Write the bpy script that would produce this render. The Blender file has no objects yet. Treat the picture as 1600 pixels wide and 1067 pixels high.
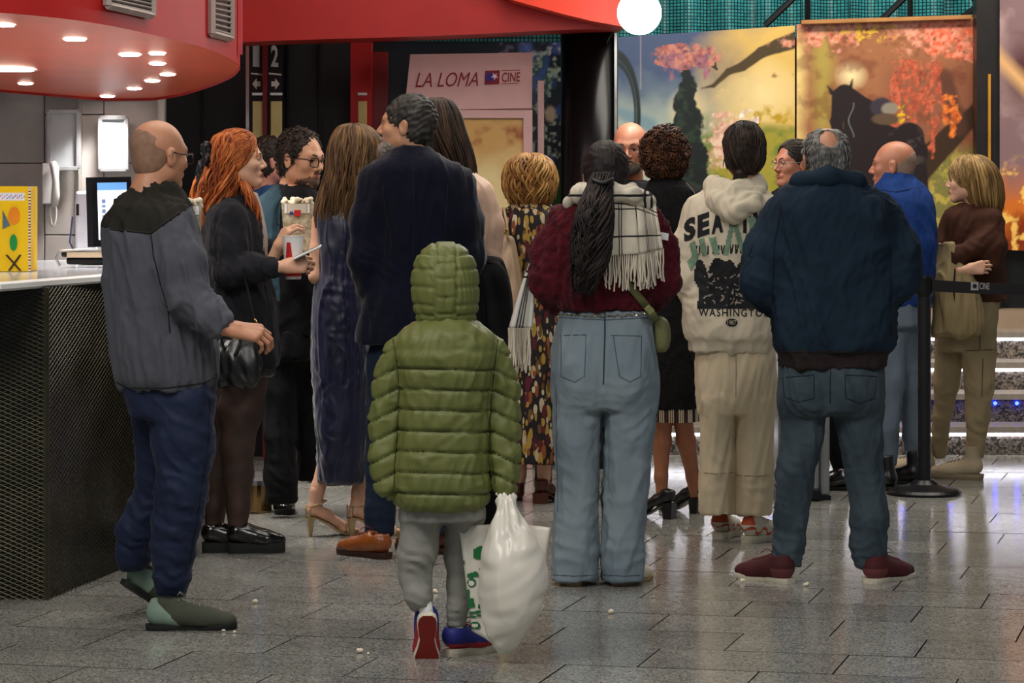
import bpy, bmesh, math, random
import numpy as np
from mathutils import Vector, Matrix, Euler
from mathutils.bvhtree import BVHTree
random.seed(7); RNG = np.random.default_rng(7)
C = bpy.context.scene.collection
sc = bpy.context.scene
F, HC, HY = 5000.0, 1.56, 270.0
PI = math.pi
# ---------------------------------------------------------------- camera, world, light, exposure
cam_d = bpy.data.cameras.new('camera'); cam = bpy.data.objects.new('camera', cam_d); C.objects.link(cam)
cam.location = (0, 0, HC); cam.rotation_euler = (PI/2, 0, 0)
cam_d.sensor_width = 36; cam_d.lens = F/1600*36; cam_d.shift_y = -(533.5-HY)/1600
cam_d.clip_end = 100
sc.camera = cam
sc.view_settings.view_transform = 'Standard'; sc.view_settings.look = 'None'
sc.view_settings.exposure = 0.0; sc.view_settings.gamma = 1.0; sc.view_settings.use_curve_mapping = False
world = bpy.data.worlds.new('world'); sc.world = world; world.use_nodes = True
bg = world.node_tree.nodes['Background']; bg.inputs[0].default_value = (0.80, 0.84, 0.92, 1); bg.inputs[1].default_value = 0.22
def area(name, loc, rot, sx, sy, power, col=(1, 1, 1)):
    d = bpy.data.lights.new(name, 'AREA'); d.shape = 'RECTANGLE'; d.size = sx; d.size_y = sy
    d.energy = power; d.color = col
    o = bpy.data.objects.new(name, d); o.location = loc; o.rotation_euler = rot; C.objects.link(o); return o
# ceiling luminaires of the lobby (above the frame)
area('ceiling_panel_light', (-2.4, 7.5, 4.6), (0.35, -0.25, 0), 2.2, 2.2, 165, (1.0, 0.95, 0.88))
area('ceiling_panel_light', (1.8, 7.0, 4.6), (0.40, 0.15, 0), 2.2, 2.2, 105, (0.98, 0.95, 0.93))
area('ceiling_panel_light', (-0.4, 12.5, 4.6), (0, 0, 0), 3.0, 2.4, 95, (1.0, 0.93, 0.84))
area('ceiling_panel_light', (2.4, 16.4, 4.6), (0, 0, 0), 3.0, 1.6, 150, (1.0, 0.93, 0.82))
area('ceiling_panel_light', (-0.2, 15.6, 4.6), (0, 0, 0), 1.6, 1.0, 30, (1.0, 0.88, 0.76))
area('added_poster_fill', (1.9, 17.6, 3.6), (math.radians(58), 0, 0), 4.0, .3, 58, (1.0, 0.86, 0.68))  # fill light added to brighten the dull posters, no fixture known there

# ---------------------------------------------------------------- mapping helpers
def W(px, py, Y):
    return np.array([(px-800)/F*Y, Y, HC-(py-HY)/F*Y])
def YF(py): return F*HC/(py-HY)
def topx(v):
    return 800+F*v[:, 0]/v[:, 1], HY+(HC-v[:, 2])*F/v[:, 1]
# ---------------------------------------------------------------- mesh helpers
def mk(name, V, Fc, mats, parent=None, midx=None, smooth=True, off=None, uv=None, attr=None):
    V = np.asarray(V, dtype=np.float64)
    if off is not None: V = V-np.asarray(off)
    me = bpy.data.meshes.new(name)
    if isinstance(Fc, np.ndarray):
        n = len(Fc); m = Fc.shape[1]
        me.vertices.add(len(V)); me.vertices.foreach_set('co', V.astype(np.float32).ravel())
        me.loops.add(n*m); me.loops.foreach_set('vertex_index', Fc.astype(np.int32).ravel())
        me.polygons.add(n); me.polygons.foreach_set('loop_start', np.arange(0, n*m, m, dtype=np.int32))
        try: me.polygons.foreach_set('loop_total', np.full(n, m, dtype=np.int32))
        except Exception: pass
        me.update(calc_edges=True)
    else:
        me.from_pydata([tuple(v) for v in V], [], [tuple(int(i) for i in f) for f in Fc])
        n = len(me.polygons)
    if not isinstance(mats, (list, tuple)): mats = [mats]
    for m_ in mats: me.materials.append(m_)
    if midx is not None: me.polygons.foreach_set('material_index', np.asarray(midx, dtype=np.int32))
    if smooth: me.polygons.foreach_set('use_smooth', np.ones(len(me.polygons), dtype=bool))
    if uv is not None:
        l = me.uv_layers.new(name='uv'); li = np.empty(len(me.loops), dtype=np.int32); me.loops.foreach_get('vertex_index', li)
        l.data.foreach_set('uv', np.asarray(uv, dtype=np.float32)[li].ravel())
    if attr is not None:
        a = me.color_attributes.new('paint', 'FLOAT_COLOR', 'POINT')
        a.data.foreach_set('color', np.concatenate([attr, np.ones((len(attr), 1))], 1).astype(np.float32).ravel())
    me.validate(); me.update()
    o = bpy.data.objects.new(name, me); C.objects.link(o)
    if parent is not None: o.parent = parent
    return o
class MB:
    def __init__(s): s.v = []; s.f = []; s.m = []; s.n = 0
    def add(s, V, Fc, m=0):
        V = np.asarray(V, float); s.v.append(V)
        for f in Fc: s.f.append([int(i)+s.n for i in f]); s.m.append(m)
        s.n += len(V); return s
    def box(s, c, d, m=0, R=None):
        x, y, z = [q/2 for q in d]
        V = np.array([(-x, -y, -z), (x, -y, -z), (x, y, -z), (-x, y, -z), (-x, -y, z), (x, -y, z), (x, y, z), (-x, y, z)])
        if R is not None: V = V@np.array(R).T
        return s.add(V+np.array(c), [(0, 3, 2, 1), (4, 5, 6, 7), (0, 1, 5, 4), (1, 2, 6, 5), (2, 3, 7, 6), (3, 0, 4, 7)], m)
    def tube(s, P, r, sides=6, m=0, closed=False, cap=True):
        P = np.asarray(P, float); n = len(P)
        r = np.full(n, r) if np.isscalar(r) else np.asarray(r, float)
        T = np.gradient(P, axis=0) if not closed else np.roll(P, -1, 0)-np.roll(P, 1, 0)
        T /= np.linalg.norm(T, axis=1)[:, None]+1e-12
        up = np.array([0, 0, 1.0]) if abs(T[0][2]) < .9 else np.array([0, 1.0, 0])
        N = np.zeros_like(P); u = up-T[0]*np.dot(up, T[0]); N[0] = u/np.linalg.norm(u)
        for i in range(1, n):
            u = N[i-1]-T[i]*np.dot(N[i-1], T[i]); N[i] = u/(np.linalg.norm(u)+1e-12)
        B = np.cross(T, N); a = np.arange(sides)*2*PI/sides
        V = P[:, None]+r[:, None, None]*(np.cos(a)[None, :, None]*N[:, None]+np.sin(a)[None, :, None]*B[:, None])
        fs = []
        for i in range(n if closed else n-1):
            j = (i+1) % n
            for k in range(sides): fs.append((i*sides+k, i*sides+(k+1) % sides, j*sides+(k+1) % sides, j*sides+k))
        if cap and not closed:
            fs.append(tuple(range(sides))[::-1]); fs.append(tuple((n-1)*sides+k for k in range(sides)))
        return s.add(V.reshape(-1, 3), fs, m)
    def prism(s, poly, z0, z1, m=0):
        n = len(poly); V = [(x, y, z0) for x, y in poly]+[(x, y, z1) for x, y in poly]
        fs = [tuple(range(n))[::-1], tuple(range(n, 2*n))]+[(i, (i+1) % n, n+(i+1) % n, n+i) for i in range(n)]
        return s.add(V, fs, m)
    def lathe(s, prof, c, sides=24, m=0):
        c = np.array(c); a = np.arange(sides)*2*PI/sides
        V = np.array([(r*math.cos(t), r*math.sin(t), z) for r, z in prof for t in a])+c
        fs = []
        for i in range(len(prof)-1):
            for k in range(sides): fs.append((i*sides+k, i*sides+(k+1) % sides, (i+1)*sides+(k+1) % sides, (i+1)*sides+k))
        fs.append(tuple(range(sides))[::-1]); fs.append(tuple((len(prof)-1)*sides+k for k in range(sides)))
        return s.add(V, fs, m)
    def build(s, name, mats, parent=None, off=None, smooth=False, bevel=0):
        V = np.concatenate(s.v)
        o = mk(name, V, s.f, mats, parent, s.m, smooth, off)
        if bevel:
            b = o.modifiers.new('bevel', 'BEVEL'); b.width = bevel; b.segments = 2; b.limit_method = 'ANGLE'
        return o
def tag(o, label=None, cat=None, group=None, kind=None):
    if label: o['label'] = label
    if cat: o['category'] = cat
    if group: o['group'] = group
    if kind: o['kind'] = kind
    return o
def empty(name, loc=(0, 0, 0)):
    o = bpy.data.objects.new(name, None); C.objects.link(o); o.location = tuple(loc); o.empty_display_size = .1; return o
# ---------------------------------------------------------------- signed distance modelling (garments, bodies)
def rc(a, b, ra, rb, k=.03, fy=1.0, flat=False, flat0=False, sq=None):
    a = np.array(a, float); b = np.array(b, float); R = max(ra, rb)*1.1*max(1, fy)
    ab = b-a; L2 = max(ab@ab, 1e-9); L = math.sqrt(L2)
    def fn(X, Y, Z):
        x = X-a[0]; y = Y-a[1]; z = Z-a[2]
        tt = (x*ab[0]+y*ab[1]+z*ab[2])/L2; t = np.clip(tt, 0, 1)
        dx = x-t*ab[0]; dy = (y-t*ab[1])/fy; dz = z-t*ab[2]
        if sq is not None: dx = dx/sq[0]; dy = dy/sq[1]; dz = dz/sq[2]
        d = np.sqrt(dx*dx+dy*dy+dz*dz)-(ra+(rb-ra)*t)
        if flat: d = np.maximum(d, (tt-1)*L)
        if flat0: d = np.maximum(d, -tt*L)
        return d
    return [fn, np.minimum(a, b)-R, np.maximum(a, b)+R, k]
def ell(c, r, k=.03, R=None):
    c = np.array(c, float); r = np.array(r, float); m = r.min()
    Ri = None if R is None else np.array(R, float).T
    def fn(X, Y, Z):
        x = X-c[0]; y = Y-c[1]; z = Z-c[2]
        if Ri is not None:
            x, y, z = (Ri[0, 0]*x+Ri[0, 1]*y+Ri[0, 2]*z, Ri[1, 0]*x+Ri[1, 1]*y+Ri[1, 2]*z, Ri[2, 0]*x+Ri[2, 1]*y+Ri[2, 2]*z)
        q = np.sqrt((x/r[0])**2+(y/r[1])**2+(z/r[2])**2); q2 = np.sqrt((x/r[0]**2)**2+(y/r[1]**2)**2+(z/r[2]**2)**2)+1e-9
        return q*(q-1)/q2
    return [fn, c-r.max(), c+r.max(), k]
def catmull(A, m=6):
    A = np.asarray(A, float); n = len(A)
    if n < 3: return A
    P = np.vstack([2*A[0]-A[1], A, 2*A[-1]-A[-2]]); out = []
    for i in range(n-1):
        p0, p1, p2, p3 = P[i:i+4]
        for t in np.arange(m)/m:
            out.append(.5*((2*p1)+(-p0+p2)*t+(2*p0-5*p1+4*p2-p3)*t*t+(-p0+3*p1-3*p2+p3)*t**3))
    out.append(A[-1]); return np.array(out)
def loft(R, k=.03, n=2.2, yaw=0.0):
    # R rows: cx, cy, z, rx, ry
    R = np.asarray(R, float)
    if R[0, 2] > R[-1, 2]: R = R[::-1]
    R = catmull(R); z = R[:, 2]; o = np.argsort(z); R = R[o]; z = R[:, 2]
    ca, sa = math.cos(yaw), math.sin(yaw)
    def fn(X, Y, Z):
        zz = Z.ravel() if Z.ndim == 1 else Z
        cx = np.interp(zz, z, R[:, 0]); cy = np.interp(zz, z, R[:, 1]); rx = np.interp(zz, z, R[:, 3]); ry = np.interp(zz, z, R[:, 4])
        x = X-cx; y = Y-cy
        if yaw: x, y = ca*x+sa*y, -sa*x+ca*y
        q = (np.abs(x/rx)**n+np.abs(y/ry)**n)**(1/n)
        d = (q-1)*np.minimum(rx, ry)
        return np.maximum(d, np.maximum(z[0]-zz, zz-z[-1]))
    rr = max(R[:, 3].max(), R[:, 4].max())
    return [fn, np.array([R[:, 0].min()-rr, R[:, 1].min()-rr, z[0]]), np.array([R[:, 0].max()+rr, R[:, 1].max()+rr, z[-1]]), k]
ED = [(0, 1), (2, 3), (4, 5), (6, 7), (0, 2), (1, 3), (4, 6), (5, 7), (0, 4), (1, 5), (2, 6), (3, 7)]
CO = [(i, j, k) for i in (0, 1) for j in (0, 1) for k in (0, 1)]
def sdf(prims, h, grow=0.0, subs=(), cuts=(), smooth=1):
    lo = np.min([p[1] for p in prims], 0)-grow-3*h-.004; hi = np.max([p[2] for p in prims], 0)+grow+3*h+.004
    n = np.maximum(((hi-lo)/h).astype(int)+2, 4)
    ax = [(lo[i]+h*np.arange(n[i])).astype(np.float32) for i in range(3)]
    D = np.full(n, .5, np.float32)
    for kind, L in ((1, prims), (-1, subs)):
        for p in L:
            k = p[3]; m = abs(grow)+k+3*h
            i0 = np.clip(np.floor((p[1]-m-lo)/h).astype(int), 0, n-1); i1 = np.clip(np.ceil((p[2]+m-lo)/h).astype(int)+1, 1, n)
            if (i1 <= i0).any(): continue
            sl = tuple(slice(i0[i], i1[i]) for i in range(3))
            X, Y, Z = ax[0][sl[0]][:, None, None], ax[1][sl[1]][None, :, None], ax[2][sl[2]][None, None, :]
            d = np.broadcast_to(p[0](X, Y, Z), D[sl].shape)
            if kind == 1:
                a = D[sl]; e = np.maximum(k-np.abs(a-d), 0)/max(k, 1e-6); D[sl] = np.minimum(a, d)-e*e*k*.25
            else:
                a = D[sl]; d = -d; e = np.maximum(k-np.abs(a-d), 0)/max(k, 1e-6); D[sl] = np.maximum(a, d)+e*e*k*.25
    D -= grow
    for (nx, ny, nz, dd) in cuts:
        D = np.maximum(D, nx*ax[0][:, None, None]+ny*ax[1][None, :, None]+nz*ax[2][None, None, :]-dd)
    D[0] = D[-1] = .5; D[:, 0] = D[:, -1] = .5; D[:, :, 0] = D[:, :, -1] = .5
    S = D < 0; cnt = np.zeros(n-1, np.int8)
    for (i, j, k) in CO: cnt += S[i:n[0]-1+i, j:n[1]-1+j, k:n[2]-1+k]
    act = (cnt > 0) & (cnt < 8); ids = np.argwhere(act); idx = np.full(n-1, -1, np.int64); idx[act] = np.arange(len(ids))
    cv = np.stack([D[ids[:, 0]+i, ids[:, 1]+j, ids[:, 2]+k] for (i, j, k) in CO], 1)
    acc = np.zeros((len(ids), 3)); ct = np.zeros(len(ids))
    co = np.array(CO, float)
    for a, b in ED:
        va, vb = cv[:, a], cv[:, b]; m = (va < 0) != (vb < 0); t = np.where(m, va/np.where(m, va-vb, 1), 0)
        acc += np.where(m[:, None], co[a]+t[:, None]*(co[b]-co[a]), 0); ct += m
    V = lo+h*(ids+acc/ct[:, None])
    fs = []
    for axn in range(3):
        o1, o2 = [(1, 2), (2, 0), (0, 1)][axn]
        s0 = [slice(None)]*3; s1 = [slice(None)]*3; s0[axn] = slice(0, -1); s1[axn] = slice(1, None)
        A = S[tuple(s0)]; e = A != S[tuple(s1)]; q = np.argwhere(e)
        q = q[(q[:, o1] > 0) & (q[:, o2] > 0) & (q[:, o1] < n[o1]-1) & (q[:, o2] < n[o2]-1)]
        ins = A[q[:, 0], q[:, 1], q[:, 2]]
        def g(d1, d2):
            r = q.copy(); r[:, o1] += d1; r[:, o2] += d2; return idx[r[:, 0], r[:, 1], r[:, 2]]
        Q = np.stack([g(-1, -1), g(0, -1), g(0, 0), g(-1, 0)], 1); Q[~ins] = Q[~ins][:, ::-1]; fs.append(Q)
    Fc = np.concatenate(fs)
    for _ in range(smooth): V = lap(V, Fc, .5)
    return V, Fc
def lap(V, Fc, w):
    s = np.zeros_like(V); c = np.zeros(len(V))
    for a in range(4):
        b = (a+1) % 4
        for i in range(3):
            s[:, i] += np.bincount(Fc[:, a], V[Fc[:, b], i], len(V))+np.bincount(Fc[:, b], V[Fc[:, a], i], len(V))
        c += np.bincount(Fc[:, a], minlength=len(V))+np.bincount(Fc[:, b], minlength=len(V))
    return V*(1-w)+w*s/np.maximum(c, 1)[:, None]
def vnorm(V, Fc):
    N = np.cross(V[Fc[:, 2]]-V[Fc[:, 0]], V[Fc[:, 3]]-V[Fc[:, 1]]); out = np.zeros_like(V)
    for a in range(4):
        for i in range(3): out[:, i] += np.bincount(Fc[:, a], N[:, i], len(V))
    return out/(np.linalg.norm(out, axis=1)[:, None]+1e-12)
def wob(P, f, seed=0, n=5, warp=1.2):
    r = np.random.default_rng(seed); f = np.array(f, float)*np.ones(3); out = 0
    w = np.sin(P@(r.normal(size=3)*f*3)+r.uniform(0, 6))*warp
    for i in range(n):
        d = r.normal(size=3); d /= np.linalg.norm(d); out = out+np.sin(P@(d*f*6.28)+r.uniform(0, 6)+w*(1+.3*i))
    return out/n**.5
def ridge(P, f, seed=0):
    return 1-2*np.minimum(np.abs(wob(P, f, seed, 3, 1.6)), 1)
def wrinkle(P, c, r, d, lam, amp, seed=0):
    q = P-np.array(c); g = np.exp(-(q**2).sum(1)/r**2); d = np.array(d, float); d /= np.linalg.norm(d)
    s = np.sin(q@d*6.283/lam+2.2*wob(P, 5, seed, 3)+.8*wob(P, 11, seed+1, 2)); m = .55+.45*np.clip(wob(P, 7, seed+2, 3), -1, 1); return amp*.75*g*m*(1.4*np.exp(-((1-s)*1.1)**2)-.35)
def make_bvh(V, Fc): return BVHTree.FromPolygons([tuple(v) for v in V], [tuple(int(i) for i in f) for f in Fc])
def hit(bvh, px, py, off=.002, Yd=13.0):
    d = Vector(((px-800)/F, 1, -(py-HY)/F)).normalized(); r = bvh.ray_cast(Vector((0, 0, HC)), d)
    if r[0] is None: return None
    n = r[1]
    if n.dot(d) > 0: n = -n
    return np.array(r[0]+n*off)
def densify(P, step):
    P = np.asarray(P, float); out = [P[0]]
    for a, b in zip(P[:-1], P[1:]):
        m = max(1, int(np.linalg.norm(b-a)/step))
        for i in range(1, m+1): out.append(a+(b-a)*i/m)
    return np.array(out)
# ---------------------------------------------------------------- materials
MATS = {}
def lin(c):
    if isinstance(c, str):
        c = [int(c[i:i+2], 16)/255 for i in (0, 2, 4)]
    return tuple(((x+.055)/1.055)**2.4 if x > .04045 else x/12.92 for x in c)
def nd(nt, t, **kw):
    n = nt.nodes.new(t)
    for k, v in kw.items():
        if k.startswith('_'): setattr(n, k[1:], v)
        else: n.inputs[k.replace('0_', '')].default_value = v
    return n
def mat(name, col, rough=.7, metal=0., var=.15, vs=6., bump=.25, bs=120., sheen=0., spec=.4, emis=None, es=0., coat=0., sss=0., trans=0., alpha=1., stretch=None, col2=None, bdist=.002):
    if name in MATS: return MATS[name]
    m = bpy.data.materials.new(name); m.use_nodes = True; nt = m.node_tree; b = nt.nodes['Principled BSDF']; MATS[name] = m
    c = lin(col); c2 = lin(col2) if col2 else tuple(x*(1-var) for x in c); c1 = c if col2 else tuple(min(1, x*(1+var)) for x in c)
    tc = nd(nt, 'ShaderNodeTexCoord'); src = tc.outputs['Object']
    if stretch:
        mp = nd(nt, 'ShaderNodeMapping'); mp.inputs['Scale'].default_value = stretch; nt.links.new(src, mp.inputs[0]); src = mp.outputs[0]
    if var > 0 or col2:
        n1 = nd(nt, 'ShaderNodeTexNoise', Scale=vs, Detail=4.); nt.links.new(src, n1.inputs['Vector'])
        r = nd(nt, 'ShaderNodeValToRGB'); r.color_ramp.elements[0].position = .35; r.color_ramp.elements[1].position = .65
        r.color_ramp.elements[0].color = (*c2, 1); r.color_ramp.elements[1].color = (*c1, 1)
        nt.links.new(n1.outputs['Fac'], r.inputs[0]); nt.links.new(r.outputs[0], b.inputs['Base Color'])
    else: b.inputs['Base Color'].default_value = (*c, 1)
    if bump > 0:
        n2 = nd(nt, 'ShaderNodeTexNoise', Scale=bs, Detail=3.); nt.links.new(src, n2.inputs['Vector'])
        bp = nd(nt, 'ShaderNodeBump', Strength=bump, Distance=bdist); nt.links.new(n2.outputs['Fac'], bp.inputs['Height']); nt.links.new(bp.outputs[0], b.inputs['Normal'])
    b.inputs['Roughness'].default_value = rough; b.inputs['Metallic'].default_value = metal; b.inputs['Specular IOR Level'].default_value = spec
    if sheen: b.inputs['Sheen Weight'].default_value = sheen; b.inputs['Sheen Roughness'].default_value = .4
    if coat: b.inputs['Coat Weight'].default_value = coat; b.inputs['Coat Roughness'].default_value = .08
    if sss: b.inputs['Subsurface Weight'].default_value = sss; b.inputs['Subsurface Scale'].default_value = .01
    if trans: b.inputs['Transmission Weight'].default_value = trans
    if alpha < 1: b.inputs['Alpha'].default_value = alpha
    if emis is not None: b.inputs['Emission Color'].default_value = (*lin(emis), 1); b.inputs['Emission Strength'].default_value = es
    return m
def skin(name, col): return mat(name, col, rough=.48, var=.1, vs=14, bump=.12, bs=220, sss=.08, spec=.45, bdist=.001)
def cloth(name, col, **k):
    k.setdefault('rough', .88); k.setdefault('spec', .2); k.setdefault('sheen', .0); k.setdefault('bump', .35); k.setdefault('bs', 260.)
    return mat(name, col, **k)
def hairm(name, col, col2): return mat(name, col, col2=col2, rough=.55, spec=.32, var=.3, vs=26, bump=.5, bs=160, stretch=(1, 1, .16), bdist=.004)
def paint_mat(name, rough=.4, spec=.4, es=0.):
    m = bpy.data.materials.new(name); m.use_nodes = True; nt = m.node_tree; b = nt.nodes['Principled BSDF']
    a = nd(nt, 'ShaderNodeAttribute', _attribute_name='paint'); nt.links.new(a.outputs['Color'], b.inputs['Base Color'])
    b.inputs['Roughness'].default_value = rough; b.inputs['Specular IOR Level'].default_value = spec
    if es: nt.links.new(a.outputs['Color'], b.inputs['Emission Color']); b.inputs['Emission Strength'].default_value = es
    return m
def granite(name, base, dark, light, rough, scale=170., coat=0.):
    m = bpy.data.materials.new(name); m.use_nodes = True; nt = m.node_tree; b = nt.nodes['Principled BSDF']
    tc = nd(nt, 'ShaderNodeTexCoord'); oi = nd(nt, 'ShaderNodeObjectInfo')
    add = nd(nt, 'ShaderNodeVectorMath', _operation='ADD'); nt.links.new(tc.outputs['Object'], add.inputs[0])
    mul = nd(nt, 'ShaderNodeVectorMath', _operation='SCALE'); mul.inputs['Scale'].default_value = 9.
    cb = nd(nt, 'ShaderNodeCombineXYZ'); nt.links.new(oi.outputs['Random'], cb.inputs[0]); nt.links.new(oi.outputs['Random'], cb.inputs[1])
    nt.links.new(cb.outputs[0], mul.inputs[0]); nt.links.new(mul.outputs[0], add.inputs[1])
    v = nd(nt, 'ShaderNodeTexVoronoi', Scale=scale); nt.links.new(add.outputs[0], v.inputs['Vector'])
    r = nd(nt, 'ShaderNodeValToRGB'); e = r.color_ramp.elements
    e[0].position = 0.; e[0].color = (*lin(dark), 1); e[1].position = 1.; e[1].color = (*lin(light), 1)
    x = e.new(.3); x.color = (*lin(dark), 1); x = e.new(.38); x.color = (*lin(base), 1); x = e.new(.72); x.color = (*lin(base), 1); x = e.new(.8); x.color = (*lin(light), 1)
    sx = nd(nt, 'ShaderNodeSeparateXYZ'); nt.links.new(v.outputs['Color'], sx.inputs[0]); nt.links.new(sx.outputs[0], r.inputs[0])
    n = nd(nt, 'ShaderNodeTexNoise', Scale=3., Detail=5.); nt.links.new(add.outputs[0], n.inputs['Vector'])
    mx = nd(nt, 'ShaderNodeMix', _data_type='RGBA', _blend_type='MULTIPLY'); mx.inputs[0].default_value = .8
    r2 = nd(nt, 'ShaderNodeMapRange'); r2.inputs['To Min'].default_value = .6; r2.inputs['To Max'].default_value = 1.35
    r4 = nd(nt, 'ShaderNodeMapRange'); r4.inputs['To Min'].default_value = .82; r4.inputs['To Max'].default_value = 1.14; nt.links.new(oi.outputs['Random'], r4.inputs[0])
    ml_ = nd(nt, 'ShaderNodeMath', _operation='MULTIPLY'); nt.links.new(r2.outputs[0], ml_.inputs[0]); nt.links.new(r4.outputs[0], ml_.inputs[1])
    nt.links.new(n.outputs['Fac'], r2.inputs[0]); nt.links.new(r.outputs[0], mx.inputs[6]); nt.links.new(ml_.outputs[0], mx.inputs[7])
    nt.links.new(mx.outputs[2], b.inputs['Base Color'])
    n3 = nd(nt, 'ShaderNodeTexNoise', Scale=12., Detail=4.); nt.links.new(add.outputs[0], n3.inputs['Vector'])
    r3 = nd(nt, 'ShaderNodeMapRange'); r3.inputs['To Min'].default_value = rough*.7; r3.inputs['To Max'].default_value = rough*1.4
    nt.links.new(n3.outputs['Fac'], r3.inputs[0]); nt.links.new(r3.outputs[0], b.inputs['Roughness'])
    b.inputs['Specular IOR Level'].default_value = .6
    return m
def floral(name, base, cols):
    m = bpy.data.materials.new(name); m.use_nodes = True; nt = m.node_tree; b = nt.nodes['Principled BSDF']
    tc = nd(nt, 'ShaderNodeTexCoord'); prev = None
    for i, (sc_, st, th, ro) in enumerate([(30, (1, 1, .38), .42, .6), (34, (1, 1, .32), .40, -.7), (44, (1, 1, .5), .36, .1)]):
        mp = nd(nt, 'ShaderNodeMapping'); mp.inputs['Scale'].default_value = st; mp.inputs['Rotation'].default_value = (0, ro, 0); mp.inputs['Location'].default_value = (i*3.1, 0, i)
        nt.links.new(tc.outputs['Object'], mp.inputs[0])
        v = nd(nt, 'ShaderNodeTexVoronoi', Scale=float(sc_)); nt.links.new(mp.outputs[0], v.inputs['Vector'])
        lt = nd(nt, 'ShaderNodeMath', _operation='LESS_THAN'); lt.inputs[1].default_value = th; nt.links.new(v.outputs['Distance'], lt.inputs[0])
        r = nd(nt, 'ShaderNodeValToRGB'); r.color_ramp.interpolation = 'CONSTANT'; e = r.color_ramp.elements
        e[0].color = (*lin(cols[0]), 1); e[1].position = .85; e[1].color = (*lin(cols[-1]), 1)
        for j, c in enumerate(cols[1:-1]): x = e.new((j+1)/len(cols)); x.color = (*lin(c), 1)
        sx = nd(nt, 'ShaderNodeSeparateXYZ'); nt.links.new(v.outputs['Color'], sx.inputs[0]); nt.links.new(sx.outputs[0], r.inputs[0])
        mx = nd(nt, 'ShaderNodeMix', _data_type='RGBA'); nt.links.new(lt.outputs[0], mx.inputs[0]); nt.links.new(r.outputs[0], mx.inputs[7])
        if prev is None: mx.inputs[6].default_value = (*lin(base), 1)
        else: nt.links.new(prev, mx.inputs[6])
        prev = mx.outputs[2]
    nt.links.new(prev, b.inputs['Base Color']); b.inputs['Roughness'].default_value = .8; return m
def plaid(name, base, line, us, vs):
    m = bpy.data.materials.new(name); m.use_nodes = True; nt = m.node_tree; b = nt.nodes['Principled BSDF']
    uv = nd(nt, 'ShaderNodeUVMap'); sx = nd(nt, 'ShaderNodeSeparateXYZ'); nt.links.new(uv.outputs[0], sx.inputs[0]); prev = None
    for o, L in ((0, us), (1, vs)):
        for c, w in L:
            a = nd(nt, 'ShaderNodeMath', _operation='SUBTRACT'); a.inputs[1].default_value = c; nt.links.new(sx.outputs[o], a.inputs[0])
            ab = nd(nt, 'ShaderNodeMath', _operation='ABSOLUTE'); nt.links.new(a.outputs[0], ab.inputs[0])
            l = nd(nt, 'ShaderNodeMath', _operation='LESS_THAN'); l.inputs[1].default_value = w; nt.links.new(ab.outputs[0], l.inputs[0])
            if prev is None: prev = l.outputs[0]
            else:
                q = nd(nt, 'ShaderNodeMath', _operation='MAXIMUM'); nt.links.new(prev, q.inputs[0]); nt.links.new(l.outputs[0], q.inputs[1]); prev = q.outputs[0]
    mx = nd(nt, 'ShaderNodeMix', _data_type='RGBA'); mx.inputs[6].default_value = (*lin(base), 1); mx.inputs[7].default_value = (*lin(line), 1)
    nt.links.new(prev, mx.inputs[0]); nt.links.new(mx.outputs[2], b.inputs['Base Color']); b.inputs['Roughness'].default_value = .95
    tc = nd(nt, 'ShaderNodeTexCoord'); n2 = nd(nt, 'ShaderNodeTexNoise', Scale=300.); nt.links.new(tc.outputs['Object'], n2.inputs['Vector'])
    bp = nd(nt, 'ShaderNodeBump', Strength=.5, Distance=.002); nt.links.new(n2.outputs['Fac'], bp.inputs['Height']); nt.links.new(bp.outputs[0], b.inputs['Normal'])
    return m
BLACK = lambda: mat('black_plain', '0c0c0e', rough=.5, var=0, bump=0)
# ================================================================ SETTING
TH = math.radians(13.3)
gr_floor = granite('floor_granite', '93938d', '646460', 'a9a8a0', .14)
gr_step = granite('step_granite', '655c52', '2c2825', '857a6e', .35, 90.)
grout = mat('grout_dark', '141414', rough=.8, bump=0)
m_black = mat('wall_black', '0b0b0c', rough=.55, var=.3, bump=.1)
m_dark = mat('dark_metal', '17171a', rough=.35, metal=.4, var=.2, bump=0)
m_red = mat('red_paint', 'b01512', rough=.55, var=.08, vs=3, bump=.05)
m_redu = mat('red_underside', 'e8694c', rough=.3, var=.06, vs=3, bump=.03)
m_white = mat('white_paint', 'e8e8e6', rough=.5, var=.03, bump=.05)
m_steel = mat('steel', 'a6a6a6', rough=.3, metal=.9, var=.1, bump=0)
m_led = mat('led_white', 'ffffff', emis='f2f2ff', es=10., var=0, bump=0)
m_blue = mat('led_blue', '2030ff', emis='1c2cff', es=30., var=0, bump=0)
floor = mk('floor', [(-14, 2, -.02), (14, 2, -.02), (14, 24, -.02), (-14, 24, -.02)], [(0, 1, 2, 3)], grout, smooth=False); tag(floor, kind='structure')
cr, sr = math.cos(TH), math.sin(TH)
er = np.array([cr, -sr]); ec = np.array([sr, cr]); TW, TD, GP = .62, .405, .0052
def tile_mesh(name):
    b = MB(); w, d = TW-GP, TD-GP; e = .0
    V = [(-w/2, -d/2, 0), (w/2, -d/2, 0), (w/2, d/2, 0), (-w/2, d/2, 0), (-w/2, -d/2, -.02), (w/2, -d/2, -.02), (w/2, d/2, -.02), (-w/2, d/2, -.02)]
    b.add(V, [(0, 1, 2, 3)]); b.add(V, [(4+i, 4+(i+1) % 4, (i+1) % 4, i) for i in range(4)], 1)
    return b.build(name, [gr_floor, grout], floor)
inview, rest = [], []
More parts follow.
